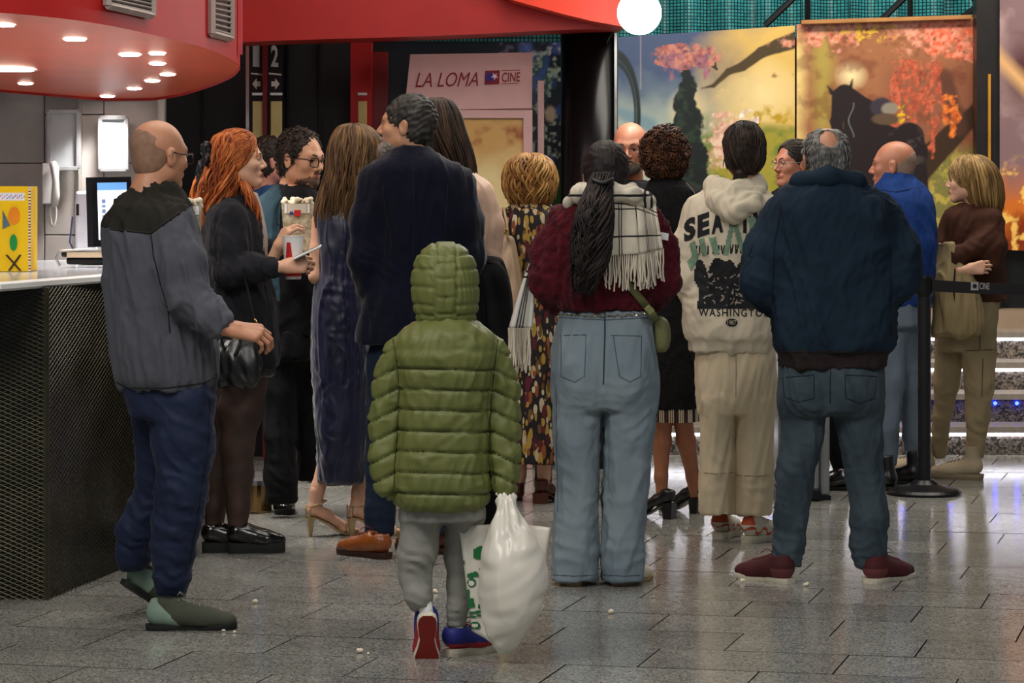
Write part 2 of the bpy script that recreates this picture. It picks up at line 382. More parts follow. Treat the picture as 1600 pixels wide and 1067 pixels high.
for r in range(-5, 60):
    off = [0, .37, .71, .18, .55, .88, .3, .64][r % 8]*TW
    for c in range(-24, 24):
        p = er*(c*TW+off)+ec*(r*TD)
        if not (3 < p[1] < 18.2 and abs(p[0]) < 8): continue
        if abs(p[0])-.55 < .16*p[1] and 9.2 < p[1] < 17.95: inview.append(p)
        else: rest.append(p)
inview.sort(key=lambda p: p[1]); rest += inview[296:]; inview = inview[:296]
t0 = tile_mesh('tile'); tmesh = t0.data
for i, p in enumerate(inview):
    o = t0 if i == 0 else t0.copy()
    if i: C.objects.link(o)
    o.location = (p[0], p[1], random.uniform(-.0006, .0006)); o.rotation_euler = (0, 0, -TH)
b = MB()
for p in rest:
    b.box((p[0], p[1], -.01), (TW-GP, TD-GP, .02), R=[[cr, sr, 0], [-sr, cr, 0], [0, 0, 1]])
tag(b.build('outer_tiles', gr_floor, floor), kind='stuff')
def wallbox(name, x0, x1, y0, y1, z0, z1, m, parent=None, kind='structure', bev=0):
    b = MB().box(((x0+x1)/2, (y0+y1)/2, (z0+z1)/2), (x1-x0, y1-y0, z1-z0)); o = b.build(name, m, parent, bevel=bev)
    if kind and parent is None: tag(o, kind=kind)
    return o
# ceiling far above the frame, black hall walls
wallbox('ceiling', -9, 9, 3, 24, 5.0, 5.1, mat('ceiling_dark', '3a3836', rough=.9, bump=0))
wallbox('wall_back', -9, 9, 23.2, 23.4, 0, 5.0, m_black)
wallbox('wall_black_left', W(250, 0, 17.6)[0], W(880, 0, 17.6)[0], 17.6, 17.75, 0, 2.28, m_black)
# wall panel joints on black wall
for px in (318, 450, 500):
    x = W(px, 0, 17.58)[0]; wallbox('trim_1', x-.006, x+.006, 17.575, 17.61, 0, 2.28, m_dark)
# grey tiled wall behind the counter
m_gt = mat('grey_wall_tile', 'c6c2be', rough=.35, var=.10, vs=3, bump=.05, bs=20, col2='aaa6a4')
wl = wallbox('wall_left', -5.5, W(255, 0, 16.5)[0], 16.5, 16.65, 0, 2.3, mat('tile_grout', '77736f', rough=.9, bump=0))
xr = W(255, 0, 16.5)[0]; tw_, th_ = .305, .62; nt_ = 0; t1 = None
for i in range(12):
    for j in range(4):
        x1 = xr-i*tw_; z0 = .0+j*th_-(0.0 if i % 2 else .25); z1 = z0+th_
        z0c, z1c = max(z0, 0), min(z1, 2.3)
        if z1c-z0c < .05: continue
        bb = MB().box((x1-tw_/2, 16.493, (z0c+z1c)/2), (tw_-.006, .014, z1c-z0c-.006)); bb.build('tile', m_gt, wl, bevel=.002)
wallbox('trim_2', xr-.02, xr+.01, 16.44, 16.5, 0, 2.3, mat('corner_trim', 'b4b0a8', rough=.5, bump=0))
wallbox('trim_3', W(124, 0, 16.44)[0]-.006, W(124, 0, 16.44)[0]+.008, 16.45, 16.48, 1.2, 2.3, mat('corner_trim', '', ))
# ---------------------------------------------------------------- stairs
xs0, xs1 = W(868, 0, 17.7)[0], 5.2
stairs = empty('staircase', ((xs0+xs1)/2, 17.7, 0)); tag(stairs, 'granite stair flight with glowing white strips under its nosings behind the crowd', 'staircase')
m_tread = mat('tread_pale', '978e84', rough=.3, var=.1, vs=30, bump=.05)
for k in range(4):
    y = 17.7+.3*k; z = .16*(k+1)
    MB().box(((xs0+xs1)/2, y+.9, z-.10), (xs1-xs0, 1.8, .12)).build('riser', gr_step, stairs, off=stairs.location)
    MB().box(((xs0+xs1)/2, y+.14, z-.018), (xs1-xs0, .34, .036)).build('tread', m_tread, stairs, off=stairs.location, bevel=.004)
    if k != 1:
        MB().box(((xs0+xs1)/2, y-.012, z-.046), (xs1-xs0, .012, .014)).build('light_strip', m_led, stairs, off=stairs.location)
for px in (1205, 1292, 1318, 1392, 1410, 1447, 1486, 1520, 1555, 1589, 1625, 1660):
    p = W(px, 630, 17.985); MB().lathe([(.001, -.011), (.009, -.006), (.011, 0), (.009, .006), (.001, .011)], p, 8).build('blue_light', m_blue, stairs, off=stairs.location, smooth=True)
wallbox('trim_4', xs0, xs1, 18.9, 22, 0, .745, mat('landing_tan', 'a08c78', rough=.4, var=.1))
wallbox('wall_low', W(960, 0, 19.3)[0], 5.2, 19.3, 19.4, .745, 1.09, mat('plinth_dark', '25292a', rough=.5, bump=.1))
wallbox('wall_poster', W(960, 0, 19.45)[0], 5.2, 19.45, 19.6, 1.09, 2.38, m_black)
# teal mesh glazing above
def grid_mat():
    m = bpy.data.materials.new('teal_mesh'); m.use_nodes = True; nt = m.node_tree; b = nt.nodes['Principled BSDF']
    tc = nd(nt, 'ShaderNodeTexCoord'); br = nd(nt, 'ShaderNodeTexBrick', Scale=1.); br.offset = 0
    br.inputs['Color1'].default_value = (*lin('2c6b6c'), 1); br.inputs['Color2'].default_value = (*lin('3c8080'), 1); br.inputs['Mortar'].default_value = (*lin('0d2a2c'), 1)
    br.inputs['Mortar Size'].default_value = .0035; br.inputs['Brick Width'].default_value = .022; br.inputs['Row Height'].default_value = .022
    mp = nd(nt, 'ShaderNodeMapping'); mp.inputs['Rotation'].default_value = (PI/2, 0, 0); nt.links.new(tc.outputs['Object'], mp.inputs[0]); nt.links.new(mp.outputs[0], br.inputs['Vector'])
    nt.links.new(br.outputs[0], b.inputs['Base Color']); b.inputs['Roughness'].default_value = .25; return m
tm = grid_mat()
gz = empty('window_1', (1.5, 21, 2.3)); tag(gz, kind='structure')
xa, xb = W(960, 0, 21)[0], W(1620, 0, 21)[0]; nP = 9
rr = random.Random(3)
for i in range(nP):
    x0 = xa+(xb-xa)*i/nP; x1 = xa+(xb-xa)*(i+1)/nP; dz = rr.uniform(-.05, .05)
    n = 12; V = []; 
    for q in range(n+1):
        xx = x0+(x1-x0)*q/n
        for z in (2.2, 3.4): V.append((xx, 21.0+.06*math.sin(q/n*6.28+i)+dz, z))
    mk('pane', V, [(2*q, 2*q+2, 2*q+3, 2*q+1) for q in range(n)], tm, gz, off=gz.location)
bb = MB()
for (a, c) in (((1245, -8), (1195, 40)), ((1262, -20), (1262, 45)), ((1422, -20), (1422, 40)), ((1420, -10), (1372, 36)), ((1560, -15), (1500, 30)), ((1500, -30), (1550, 35))):
    bb.tube([W(*a, 20.2), W(*c, 20.2)], .02, 6)
bb.build('strut', m_dark, gz, off=gz.location)
area('glazing_light', (1.9, 20.1, 3.6), (math.radians(62), 0, 0), 3.4, .5, 60, (.75, 1, 1))
# teal glass band under the red beam, left of pillar
b = MB(); z0 = W(0, 66, 17.3)[2]; z1 = W(0, 56, 17.3)[2]
wallbox('trim_5', W(577, 0, 17.3)[0], W(878, 0, 17.3)[0], 17.28, 17.32, z0, z1+.03, tm)
# ---------------------------------------------------------------- pillar, posts
pl = W(921, 0, 17.0); b = MB().lathe([(.152, 0), (.152, 2.35)], (pl[0], 17.0, 0), 40)
o = b.build('pillar', mat('pillar_black', '1b1a1c', rough=.25, metal=.5, var=.2, vs=2, bump=.03), smooth=False); tag(o, kind='structure')
for p in o.data.polygons: p.use_smooth = len(p.vertices) == 4
wallbox('trim_6', W(960, 0, 16.9)[0], W(964, 0, 16.9)[0], 16.9, 16.93, 0, 2.3, m_steel)
wallbox('column_1', W(1524, 0, 19.2)[0], W(1562, 0, 19.2)[0], 19.15, 19.3, .745, 2.9, mat('column_dark', '1a1718', rough=.4, var=.2, bump=.05))
wallbox('trim_7', W(1545, 0, 19.1)[0], W(1549, 0, 19.1)[0], 19.12, 19.16, 1.4, 2.15, mat('amber_edge', 'a87820', rough=.4, bump=0))
wallbox('trim_8', W(548, 0, 17.4)[0], W(581, 0, 17.4)[0], 17.38, 17.5, 0, 2.3, m_red)
wallbox('door_1', W(581, 0, 17.45)[0], W(606, 0, 17.45)[0], 17.44, 17.5, 0, 2.22, mat('red_dark', '6e0f10', rough=.4, bump=0))
# ---------------------------------------------------------------- red canopy over counter (tilted soffit plane)
cb_, ca_ = -.0511, 2.783
def onplane(px, py):
    Y = (ca_-HC)/((HY-py)/F-cb_); return W(px, py, Y)
front = [(-160, 6), (-80, 10), (0, 15), (60, 20), (120, 27), (180, 37), (240, 50), (290, 62), (330, 74), (357, 86), (372, 96)]
back = [(375, 104), (366, 115), (345, 126), (315, 137), (280, 147), (240, 153), (190, 154), (140, 152), (70, 146), (0, 140), (-80, 132), (-160, 124)]
can = empty('canopy', onplane(150, 80)); tag(can, kind='structure')
fp = [onplane(*p) for p in front]; bp_ = [onplane(*p) for p in back]
mk('soffit', fp+bp_, [tuple(range(len(fp)+len(bp_)))], m_redu, can, off=can.location, smooth=False)
cf = catmull(np.array(fp+bp_[:1]), 4); n = len(cf); up = np.array([0, 0, .9])
Vf = np.concatenate([cf-np.array([0, 0, .012]), cf+up]); mk('fascia', Vf, [(i, i+1, n+i+1, n+i) for i in range(n-1)], m_red, can, off=can.location)
cbk = catmull(np.array(bp_), 4); n = len(cbk); Vf = np.concatenate([cbk-np.array([0, 0, .012]), cbk+up]); mk('fascia', Vf, [(i, i+1, n+i+1, n+i) for i in range(n-1)], m_red, can, off=can.location)
mk('upper_lid', np.array(fp+bp_)+np.array([0, 0, .9]), [tuple(range(len(fp)+len(bp_)))], m_red, can, off=can.location, smooth=False)
m_lamp = mat('downlight_glow', 'ffffff', emis='fff4e6', es=22., var=0, bump=0)
lights = [(117, 61), (5, 39), (203, 85), (246, 83), (246, 99), (20, 109), (262, 116), (40, 130), (238, 126), (210, 138), (168, 150), (-60, 60), (-90, 105)]
for i, (px, py) in enumerate(lights):
    p = onplane(px, py)-np.array([0, 0, .004]); d = empty('downlight', p); tag(d, f'round white downlight in red canopy, {["centre left of the wide red area", "at the left picture edge, upper", "left of the pair near canopy middle", "upper of the stacked pair near the right", "brightest, lower of the stacked pair", "long one at the left edge", "first below the brightest one", "low left one near the rear rim", "second of the diagonal row at right rear", "third of the diagonal row at right rear", "last of the diagonal row, on the rear rim", "", ""][i]}' if i < 11 else ['round recessed downlight beyond the left picture edge, nearer the front rim', 'round recessed downlight beyond the left picture edge, nearer the rear rim'][i-11], 'downlight', 'canopy downlights')
    sz = (.05 if i < 3 else .038) if i not in (5,) else .11
    MB().lathe([(sz*1.12, -.0005), (sz*1.12, .003), (sz, .003)], (0, 0, 0), 24).build('trim_ring', mat('lamp_ring', 'ddd0c8', rough=.3, bump=0), d, smooth=False)
    MB().lathe([(sz*.3, -.004), (sz*.8, -.003), (sz, .003)], (0, 0, 0), 20).build('lens', m_lamp, d)
    sp = bpy.data.lights.new('downlight_lamp', 'SPOT'); sp.energy = (36 if i != 4 else 80); sp.spot_size = 1.9; sp.spot_blend = .6; sp.color = (1, .95, .9); sp.shadow_soft_size = .05
    so = bpy.data.objects.new('downlight_lamp', sp); C.objects.link(so); so.parent = d; so.location = (0, 0, -.02)
qa, qb = fp[0], bp_[-1]; mk('end_panel', [qa, qb, qb+up, qa+up], [(0, 1, 2, 3)], m_red, can, off=can.location, smooth=False)
# vents in fascia
def vent(c0, c1, c2, c3, dists, name_label, nsl):
    P = [W(*c, Y) for c, Y in zip((c0, c1, c2, c3), dists)]   # bl, br, tr, tl
    v = empty('air_vent', P[0]); tag(v, name_label, 'vent')
    P = np.array(P); b = MB(); nrm = np.cross(P[1]-P[0], P[3]-P[0]); nrm /= np.linalg.norm(nrm)
    if nrm[1] > 0: nrm = -nrm
    cr_ = [P[0], P[1], P[2], P[3]]
    for a, c in ((0, 1), (1, 2), (2, 3), (3, 0)): b.tube([cr_[a]+nrm*.01, cr_[c]+nrm*.01], .017, 4)
    b.build('frame', mat('vent_frame', 'a89a92', rough=.5, bump=0), v, off=v.location)
    mk('backing', P+nrm*.004, [(0, 1, 2, 3)], m_dark, v, off=v.location, smooth=False)
    for i in range(nsl):
        t = (i+.7)/(nsl+.4); A = P[0]+(P[3]-P[0])*t; B = P[1]+(P[2]-P[1])*t
        MB().tube([A+nrm*.012, B+nrm*.012], .006, 4).build('slat', mat('vent_slat', '8a7e78', rough=.5, bump=0), v, off=v.location)
def fasY(px):
    a = np.array([(topx(np.array([q]))[0][0], q[1]) for q in cf]); return float(np.interp(px, a[:, 0], a[:, 1]))-.02
vent((164, 8), (234, 24), (234, -16), (164, -30), (fasY(164), fasY(234), fasY(234), fasY(164)), 'beige louvred air vent at the top of the red canopy, left one', 6)
vent((327, 52), (357, 60), (357, -22), (327, -26), (fasY(327), fasY(357), fasY(357), fasY(327)), 'narrow upright beige air vent at the right end of red canopy', 9)
wallbox('trim_9', W(373, 0, 14.2)[0], W(378, 0, 14.2)[0], 14.2, 14.23, W(0, 85, 14.2)[2], 3.0, mat('canopy_edge', 'c8505a', rough=.4, bump=0))
# red beam across the hall
Yb = 16.4
prof = [(372, 66), (450, 63), (550, 60), (650, 57), (750, 53), (850, 48), (975, 43)]
pts = []
for i, (px, py) in enumerate(prof):
    pts.append(W(px, py, Yb))
bot = catmull(np.array(pts), 4); n = len(bot)
rb = mk('red_beam', np.concatenate([bot, bot+np.array([0, 0, .75]), bot+np.array([0, .5, 0])]), [(i, i+1, n+i+1, n+i) for i in range(n-1)]+[(2*n+i, 2*n+i+1, i+1, i) for i in range(n-1)], mat('beam_red', 'a01a16', rough=.5, var=.05, bump=.05), smooth=False); tag(rb, kind='structure'); mk('beam_rear', [bot[0]+np.array([0, .5, 0]), bot[-1]+np.array([0, .5, 0]), bot[-1]+np.array([0, .5, .75]), bot[0]+np.array([0, .5, .75]), bot[0]+np.array([0, 0, .75]), bot[-1]+np.array([0, 0, .75]), bot[-1]], [(0, 3, 2, 1), (3, 4, 5, 2), (1, 2, 5, 6)], rb.data.materials[0], rb, smooth=False)
# orange lit curved soffit in front of the beam at right
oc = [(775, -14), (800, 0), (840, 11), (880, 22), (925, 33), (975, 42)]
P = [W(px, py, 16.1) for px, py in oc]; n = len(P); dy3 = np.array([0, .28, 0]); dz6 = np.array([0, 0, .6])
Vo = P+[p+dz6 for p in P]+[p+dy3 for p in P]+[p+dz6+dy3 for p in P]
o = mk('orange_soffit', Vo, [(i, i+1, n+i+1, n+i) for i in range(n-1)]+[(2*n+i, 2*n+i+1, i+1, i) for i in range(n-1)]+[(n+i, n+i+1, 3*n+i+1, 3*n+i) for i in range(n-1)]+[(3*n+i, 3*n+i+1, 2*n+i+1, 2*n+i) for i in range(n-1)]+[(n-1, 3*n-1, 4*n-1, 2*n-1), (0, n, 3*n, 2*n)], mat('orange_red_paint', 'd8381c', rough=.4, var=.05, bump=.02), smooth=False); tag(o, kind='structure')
# globe lamp
g = empty('globe_lamp', W(999, 20, 15.6)); tag(g, 'large glowing white globe lamp at the end of red beam', 'lamp')
gp = [(math.sin(a)*.108, -math.cos(a)*.108) for a in np.linspace(0.02, PI-.02, 18)]
gl = MB().lathe(gp, (0, 0, 0), 28).build('globe', mat('globe_glow', 'ffffff', emis='fff6ea', es=14., var=0, bump=0), g, smooth=True)
MB().lathe([(.012, .1), (.012, .9)], (0, 0, 0), 10).build('stem', m_dark, g)
pt = bpy.data.lights.new('globe_bulb', 'POINT'); pt.energy = 30; pt.shadow_soft_size = .11; po = bpy.data.objects.new('globe_bulb', pt); po.location = (0, -.13, 0); po.parent = g; C.objects.link(po)
# ---------------------------------------------------------------- counter
Ct = 1.17; Xc, Yc = -1.70, 11.7
counter = empty('service_counter', (Xc, Yc, 0)); tag(counter, 'dark service counter clad in expanded metal mesh under the red canopy', 'counter')
m_cf = mat('counter_front', '151512', rough=.25, metal=.3, var=.3, bump=0)
E = (W(235, 870, 13.0)[0], 13.0); E2 = (E[0]-.03, 14.8)
def panel(a, b_, name):
    a = np.array(a); b_ = np.array(b_); d = b_-a; L = np.linalg.norm(d); d /= L; nn = np.array([d[1], -d[0]])
    if nn[1] > 0: nn = -nn
    V = [(*a, 0), (*b_, 0), (*b_, Ct-.03), (*a, Ct-.03)]
    return V, a, d, L, nn
for (a, b_, nm, cw, ch) in (((-4.2, Yc+.05), (Xc, Yc), 'front_panel', .040, .017), ((Xc, Yc), E, 'side_panel', .046, .020), (E, E2, 'side_panel', .046, .020)):
    V, a, d, L, nn = panel(a, b_, nm)
    mk(nm, V, [(0, 1, 2, 3)], m_cf, counter, off=counter.location, smooth=False)
    if nn[0] < 0 and nm == 'side_panel': nn = -nn
    mb = MB(); H2 = Ct-.03; r = ch/cw
    offn = nn*.006
    for sgn in (1, -1):
        u = -H2/r
        while u < L:
            # line z = sgn slope
            u0, u1 = max(u, 0), min(u+H2/r, L)
            if u1 > u0+.005:
                za, zb = (u0-u)*r, (u1-u)*r
                if sgn < 0: za, zb = H2-za, H2-zb
                p0 = np.array([*(a+d*u0+offn), za]); p1 = np.array([*(a+d*u1+offn), zb])
                mb.tube([p0, p1], .0017, 3, cap=False)
            u += cw
    tag(mb.build('expanded_mesh', mat('mesh_bronze', '55523f', rough=.35, metal=.75, var=.25, bump=0), counter, off=counter.location), kind='stuff')
MB().tube([(Xc, Yc-.006, 0), (Xc, Yc-.006, Ct-.03)], .01, 6).build('corner_trim', mat('mesh_bronze', ''), counter, off=counter.location)
top = [(-4.2, Yc-.50), (Xc-.22, Yc-.28), (Xc+.02, Yc+.02), (E[0]+.04, E[1]), (E2[0], E2[1]), (E2[0]-1.2, 14.9), (-4.2, 14.0)]
top = [(-4.2, 11.0), (W(0, 0, 11.35)[0], 11.35), (W(168, 0, 12.3)[0], 12.3), (E[0]+.03, 13.0), (E2[0]+.02, 14.8), (-2.2, 14.2), (-2.6, 13.6), (-4.2, 13.2)]
MB().prism([(x, y) for x, y in top], Ct-.03, Ct).build('countertop', mat('counter_glass', 'a7acb2', rough=.12, var=.1, vs=2, bump=0, spec=.6), counter, off=counter.location, bevel=.004)
t = np.array([(x, y, Ct-.014) for x, y in top[:5]]); MB().tube(t, .017, 6).build('edge_rim', m_white, counter, off=counter.location)
# items behind / on the counter --------------------------------------------------------
def frame_panel(x0, y0, x1, y1, Y, label):
    a, c = W(x0, y1, Y), W(x1, y0, Y); f = empty('wall_panel', a); tag(f, label, 'panel')
    b = MB(); cx, cz = (a[0]+c[0])/2, (a[2]+c[2])/2; w, h = c[0]-a[0], c[2]-a[2]
    MB().box((cx, Y, cz), (w-.02, .015, h-.02)).build('board', mat('board_pale', 'c9d0d6', rough=.25, var=.05, bump=0), f, off=f.location)
    for q in ((cx, cz-h/2, w, .022), (cx, cz+h/2, w, .022), (cx-w/2, cz, .022, h), (cx+w/2, cz, .022, h)): b.box((q[0], Y-.008, q[1]), (q[2], .03, q[3]))
    b.build('frame', mat('frame_alu', 'b9bcc0', rough=.3, metal=.3, bump=0), f, off=f.location, bevel=.003)
frame_panel(77, 174, 123, 263, 16.42, 'bright silver framed board on grey wall above the intercom')
frame_panel(157, 184, 198, 265, 16.42, 'smaller silver framed board on the wall left of the bald man')
p = W(80, 290, 16.40); ph = empty('intercom_phone', p); tag(ph, 'white wall intercom handset with looped cord on the grey wall', 'phone')
MB().box((0-.01, .02, .01), (.075, .05, .21)).build('base', m_white, ph, bevel=.006)
hs = MB(); hs.tube([(.02, -.03, -.1), (.028, -.045, -.05), (.03, -.05, .02), (.024, -.045, .09), (.012, -.03, .115)], [.020, .023, .018, .023, .02], 10); hs.build('handset', m_white, ph, smooth=True)
a = np.linspace(0, 1, 30); lp = np.stack([-.005+.022*np.sin(a*2*PI)*1.0+.012, 0*a-.02, -.1-.105*np.sin(a*PI)], 1); lp[:, 0] = .012+.028*(2*a-1)*np.sin(a*PI)**.3
MB().tube(lp, .0065, 6).build('cord', m_white, ph, smooth=True)
# monitor
p = W(172, 390, 13.6); mo = empty('point_of_sale_monitor', p); tag(mo, 'black framed till monitor showing white and blue screen behind bald man', 'monitor')
sc_m = bpy.data.materials.new('screen_face'); 
c0, c1, c2, c3 = W(146, 386, 13.6), W(208, 384, 13.75), W(205, 276, 13.75), W(143, 277, 13.6)
fr = MB(); n_ = np.cross(c1-c0, c3-c0); n_ /= np.linalg.norm(n_); 
if n_[1] > 0: n_ = -n_
Q = np.array([c0, c1, c2, c3]); ctr = Q.mean(0); B_ = Q-n_*.04
fr.add(np.concatenate([Q, B_]), [(0, 1, 2, 3), (4, 7, 6, 5), (0, 4, 5, 1), (1, 5, 6, 2), (2, 6, 7, 3), (3, 7, 4, 0)]); fr.build('bezel', m_dark, mo, off=p)
nu = 40; G = []; A = []
for j in range(nu+1):
    for i in range(nu+1):
        u, v = i/nu, j/nu; s_ = .13+.74*u; t_ = .1+.82*v
        G.append((Q[0]*(1-s_)+Q[1]*s_)*(1-t_)+(Q[3]*(1-s_)+Q[2]*s_)*t_+n_*.002)
        c = (.78, .84, .9)
        if v > .87: c = (.12, .3, .62)
        if .2 < v < .72 and abs(u-.2) < .06 and (int(v*34) % 3): c = (.1, .16, .3)
        if .35 < v < .72 and abs(u-.6) < .05 and (int(v*34) % 3): c = (.1, .12, .2)
        A.append(c)
FQ = [(j*(nu+1)+i, j*(nu+1)+i+1, (j+1)*(nu+1)+i+1, (j+1)*(nu+1)+i) for j in range(nu) for i in range(nu)]
mk('screen', G, FQ, paint_mat('screen_paint', .2, .4, .75), mo, off=p, attr=np.array(A))
MB().box((0, .03, -.025), (.05, .04, .07)).box((0, .03, -.056), (.26, .2, .012)).build('stand', m_dark, mo, bevel=.004)
# white paper printer & steel scanner left of the monitor
p = W(133, 380, 13.9); pr = empty('receipt_printer', (p[0], p[1], Ct+.07)); tag(pr, 'small white printer stand left of the till monitor', 'printer')
MB().prism([(-.04, -.03), (.05, -.03), (.05, .05), (-.04, .05)], -.07, .24).build('body', mat('printer_white', 'c9ccd6', rough=.4, bump=0), pr, bevel=.012)
MB().box((-.028, -.034, .16), (.012, .004, .05)).build('slot', m_dark, pr)
MB().tube([(-.045, -.02, -.02), (-.06, -.05, .02), (-.05, -.03, .13)], .004, 6).build('cable', mat('cable_navy', '2a3358', bump=0), pr)
p = W(128, 402, 13.2); cs = empty('chrome_tray', (p[0], p[1], Ct+.008)); tag(cs, 'low chrome ended tray on counter left of the bald man', 'tray')
MB().prism([(-.08, -.05), (.11, -.05), (.11, .08), (-.08, .08)], .035, .06).prism([(-.06, -.04), (.1, -.04), (.1, .07), (-.06, .07)], 0.005, .035).build('body', m_dark, cs, bevel=.01)
MB().tube([(-.085, -.055, .0), (-.1, -.055, .03), (-.085, -.055, .06), (.0, -.055, .066), (.11, -.055, .062)], .006, 8).build('chrome_rim', m_steel, cs, smooth=True)
MB().box((.02, -.052, .045), (.15, .006, .022)).build('paper_strip', mat('strip_tan', 'b7a58c', bump=0), cs)
# yellow display box
x0, x1 = W(-40, 0, 12.6)[0], W(48, 0, 12.6)[0]; z0, z1 = Ct, W(0, 291, 12.6)[2]
z0 += .002; yb = empty('yellow_display_box', (x1-.1, 12.6, Ct+.002)); tag(yb, 'yellow cardboard display box with dotted edge standing on the counter', 'box')
nu, nv = 60, 110; G = []; A = []; rs = np.random.default_rng(5)
for j in range(nv+1):
    for i in range(nu+1):
        u, v = i/nu, j/nv; G.append((x0+(x1-x0)*u, 12.6, z0+(z1-z0)*v)); c = lin('f2c305')
        px = -40+88*u; py = 440-149*v
        if 303 < py < 316 and px < 38:
            c = lin('e8e2ea')
            if 305 < py < 314 and (math.sin(px*1.9)+math.sin(px*.83+py*.9)) > .75: c = lin(['b02a5a', '4a3a86', '2d6ab0'][int(px/7) % 3])
        if px > 44.4: c = lin('6a2326') if int(py/2.6) % 2 else lin('f4e8d8')
        A.append(c)
mk('printed_face', G, [(j*(nu+1)+i, j*(nu+1)+i+1, (j+1)*(nu+1)+i+1, (j+1)*(nu+1)+i) for j in range(nv) for i in range(nu)], paint_mat('yellow_box_paint', .35, .4), yb, off=yb.location, attr=np.array(A))
MB().box(((x0+x1)/2, 12.69, (z0+z1)/2), (x1-x0, .17, z1-z0-.002)).build('carton', mat('yellow_card', 'e8bb10', bump=0), yb, off=yb.location)
# plain generic illustration (green oval drink on dark crossed stand), raised print
def disc(px, py, rx, ry, Y, n=20): return [W(px+rx*math.cos(t), py+ry*math.sin(t), Y) for t in np.arange(n)*2*PI/n]
pr_ = MB(); pr_.add(disc(21, 379, 6, 13, 12.594), [tuple(range(20))], 0); pr_.add(disc(22, 337, 9, 14, 12.594), [tuple(range(20))], 1)
pr_.add([W(4, 358, 12.593), W(16, 352, 12.593), W(4, 328, 12.593)], [(0, 1, 2)], 2); pr_.add([W(8, 398, 12.593), W(12, 398, 12.593), W(34, 423, 12.593), W(30, 423, 12.593)], [(0, 3, 2, 1)], 3); pr_.add([W(30, 398, 12.592), W(34, 398, 12.592), W(16, 423, 12.592), W(12, 423, 12.592)], [(0, 3, 2, 1)], 3)
pr_.build('printed_shapes', [mat('p_green', '0c8a3c', bump=0), mat('p_orange', 'ee8a10', bump=0), mat('p_grey', '5a6a70', bump=0), mat('p_dark', '3a2410', bump=0)], yb, off=yb.location)
# ---------------------------------------------------------------- posters (painted generic artwork)
def noise2(u, v, s, seed, oc=4):
    r = np.random.default_rng(seed); out = 0; a = 1; tot = 0
    for o in range(oc):
        g = r.random((64, 64)); x = u*s*2**o; y = v*s*2**o
        xi, yi = np.floor(x).astype(int), np.floor(y).astype(int); fx, fy = x-xi, y-yi; fx = fx*fx*(3-2*fx); fy = fy*fy*(3-2*fy)
        q = lambda i, j: g[(xi+i) % 64, (yi+j) % 64]
        out = out+a*((q(0, 0)*(1-fx)+q(1, 0)*fx)*(1-fy)+(q(0, 1)*(1-fx)+q(1, 1)*fx)*fy); tot += a; a *= .55
    return out/tot
def mix(a, b, t): t = np.clip(t, 0, 1)[..., None]; return a*(1-t)+np.array(b)*t
def seg(X, Y, a, b, ra, rb):
    ax, ay = a; bx, by = b; dx, dy = bx-ax, by-ay; t = np.clip(((X-ax)*dx+(Y-ay)*dy)/(dx*dx+dy*dy+1e-9), 0, 1)
    return np.hypot(X-ax-t*dx, Y-ay-t*dy)-(ra+(rb-ra)*t)
def lc(h): return np.array(lin(h))
def sm(d, w=2.): return np.clip(.5-d/w, 0, 1)
def poster(name, label, c, Y, paint, nu, nv, frame=None, yaw=0, roll=None, mtl=None, cat='poster'):
    # c: px corners bl, br, tr, tl ; Y: per-corner distances
    Q = [W(*q, y) for q, y in zip(c, Y)]
    u, v = np.meshgrid(np.linspace(0, 1, nu), np.linspace(0, 1, nv))
    u, v = u.ravel(), v.ravel()
    V = (Q[0]*(1-u[:, None])+Q[1]*u[:, None])*(1-v[:, None])+(Q[3]*(1-u[:, None])+Q[2]*u[:, None])*v[:, None]
    PX = (c[0][0]*(1-u)+c[1][0]*u)*(1-v)+(c[3][0]*(1-u)+c[2][0]*u)*v; PY = (c[0][1]*(1-u)+c[1][1]*u)*(1-v)+(c[3][1]*(1-u)+c[2][1]*u)*v
    col = paint(PX, PY); i = np.arange(nu-1)[None, :]+np.arange(nv-1)[:, None]*nu; i = i.ravel()
    o = empty(name, (Q[0]+Q[1])/2); tag(o, label, cat)
    mk('print', V, np.stack([i, i+1, i+1+nu, i+nu], 1), mtl or paint_mat(name+'_paint', .3, .45), o, off=o.location, attr=np.clip(col, 0, 1), smooth=False)
    n = np.cross(Q[1]-Q[0], Q[3]-Q[0]); n /= np.linalg.norm(n)
    if n[1] > 0: n = -n
    Q = np.array(Q); B = Q-n*.02
    mk('backing', np.concatenate([Q-n*.001, B]), [(0, 1, 2, 3), (4, 7, 6, 5), (0, 4, 5, 1), (1, 5, 6, 2), (2, 6, 7, 3), (3, 7, 4, 0)], mat('board_edge', 'c9a27c', rough=.7, bump=0), o, off=o.location, smooth=False)
    return o
def stk(X, Y, cx, y0, y1, w): return .3-.5*(np.abs(X-cx)/w)**2-.6*np.clip((Y-y1)/12+.5, 0, 9)-.6*np.clip((y0-Y)/6, 0, 9)
def blossoms(col, X, Y, m, seed, c1, c2, c3):
    n = noise2(X, Y, .10, seed, 4); n2 = noise2(X+.3*Y, Y-.2*X, .16, seed+1, 4); a = np.clip((m+(n-.5)*1.3)*3, 0, 1)
    cc = mix(mix(np.ones((len(X), 3))*lc(c1), lc(c2), (n2-.35)*4), lc(c3), (noise2(X*.9+.3*Y, Y, .15, seed+2, 4)-.55)*4)
    return col*(1-a[:, None])+cc*a[:, None]
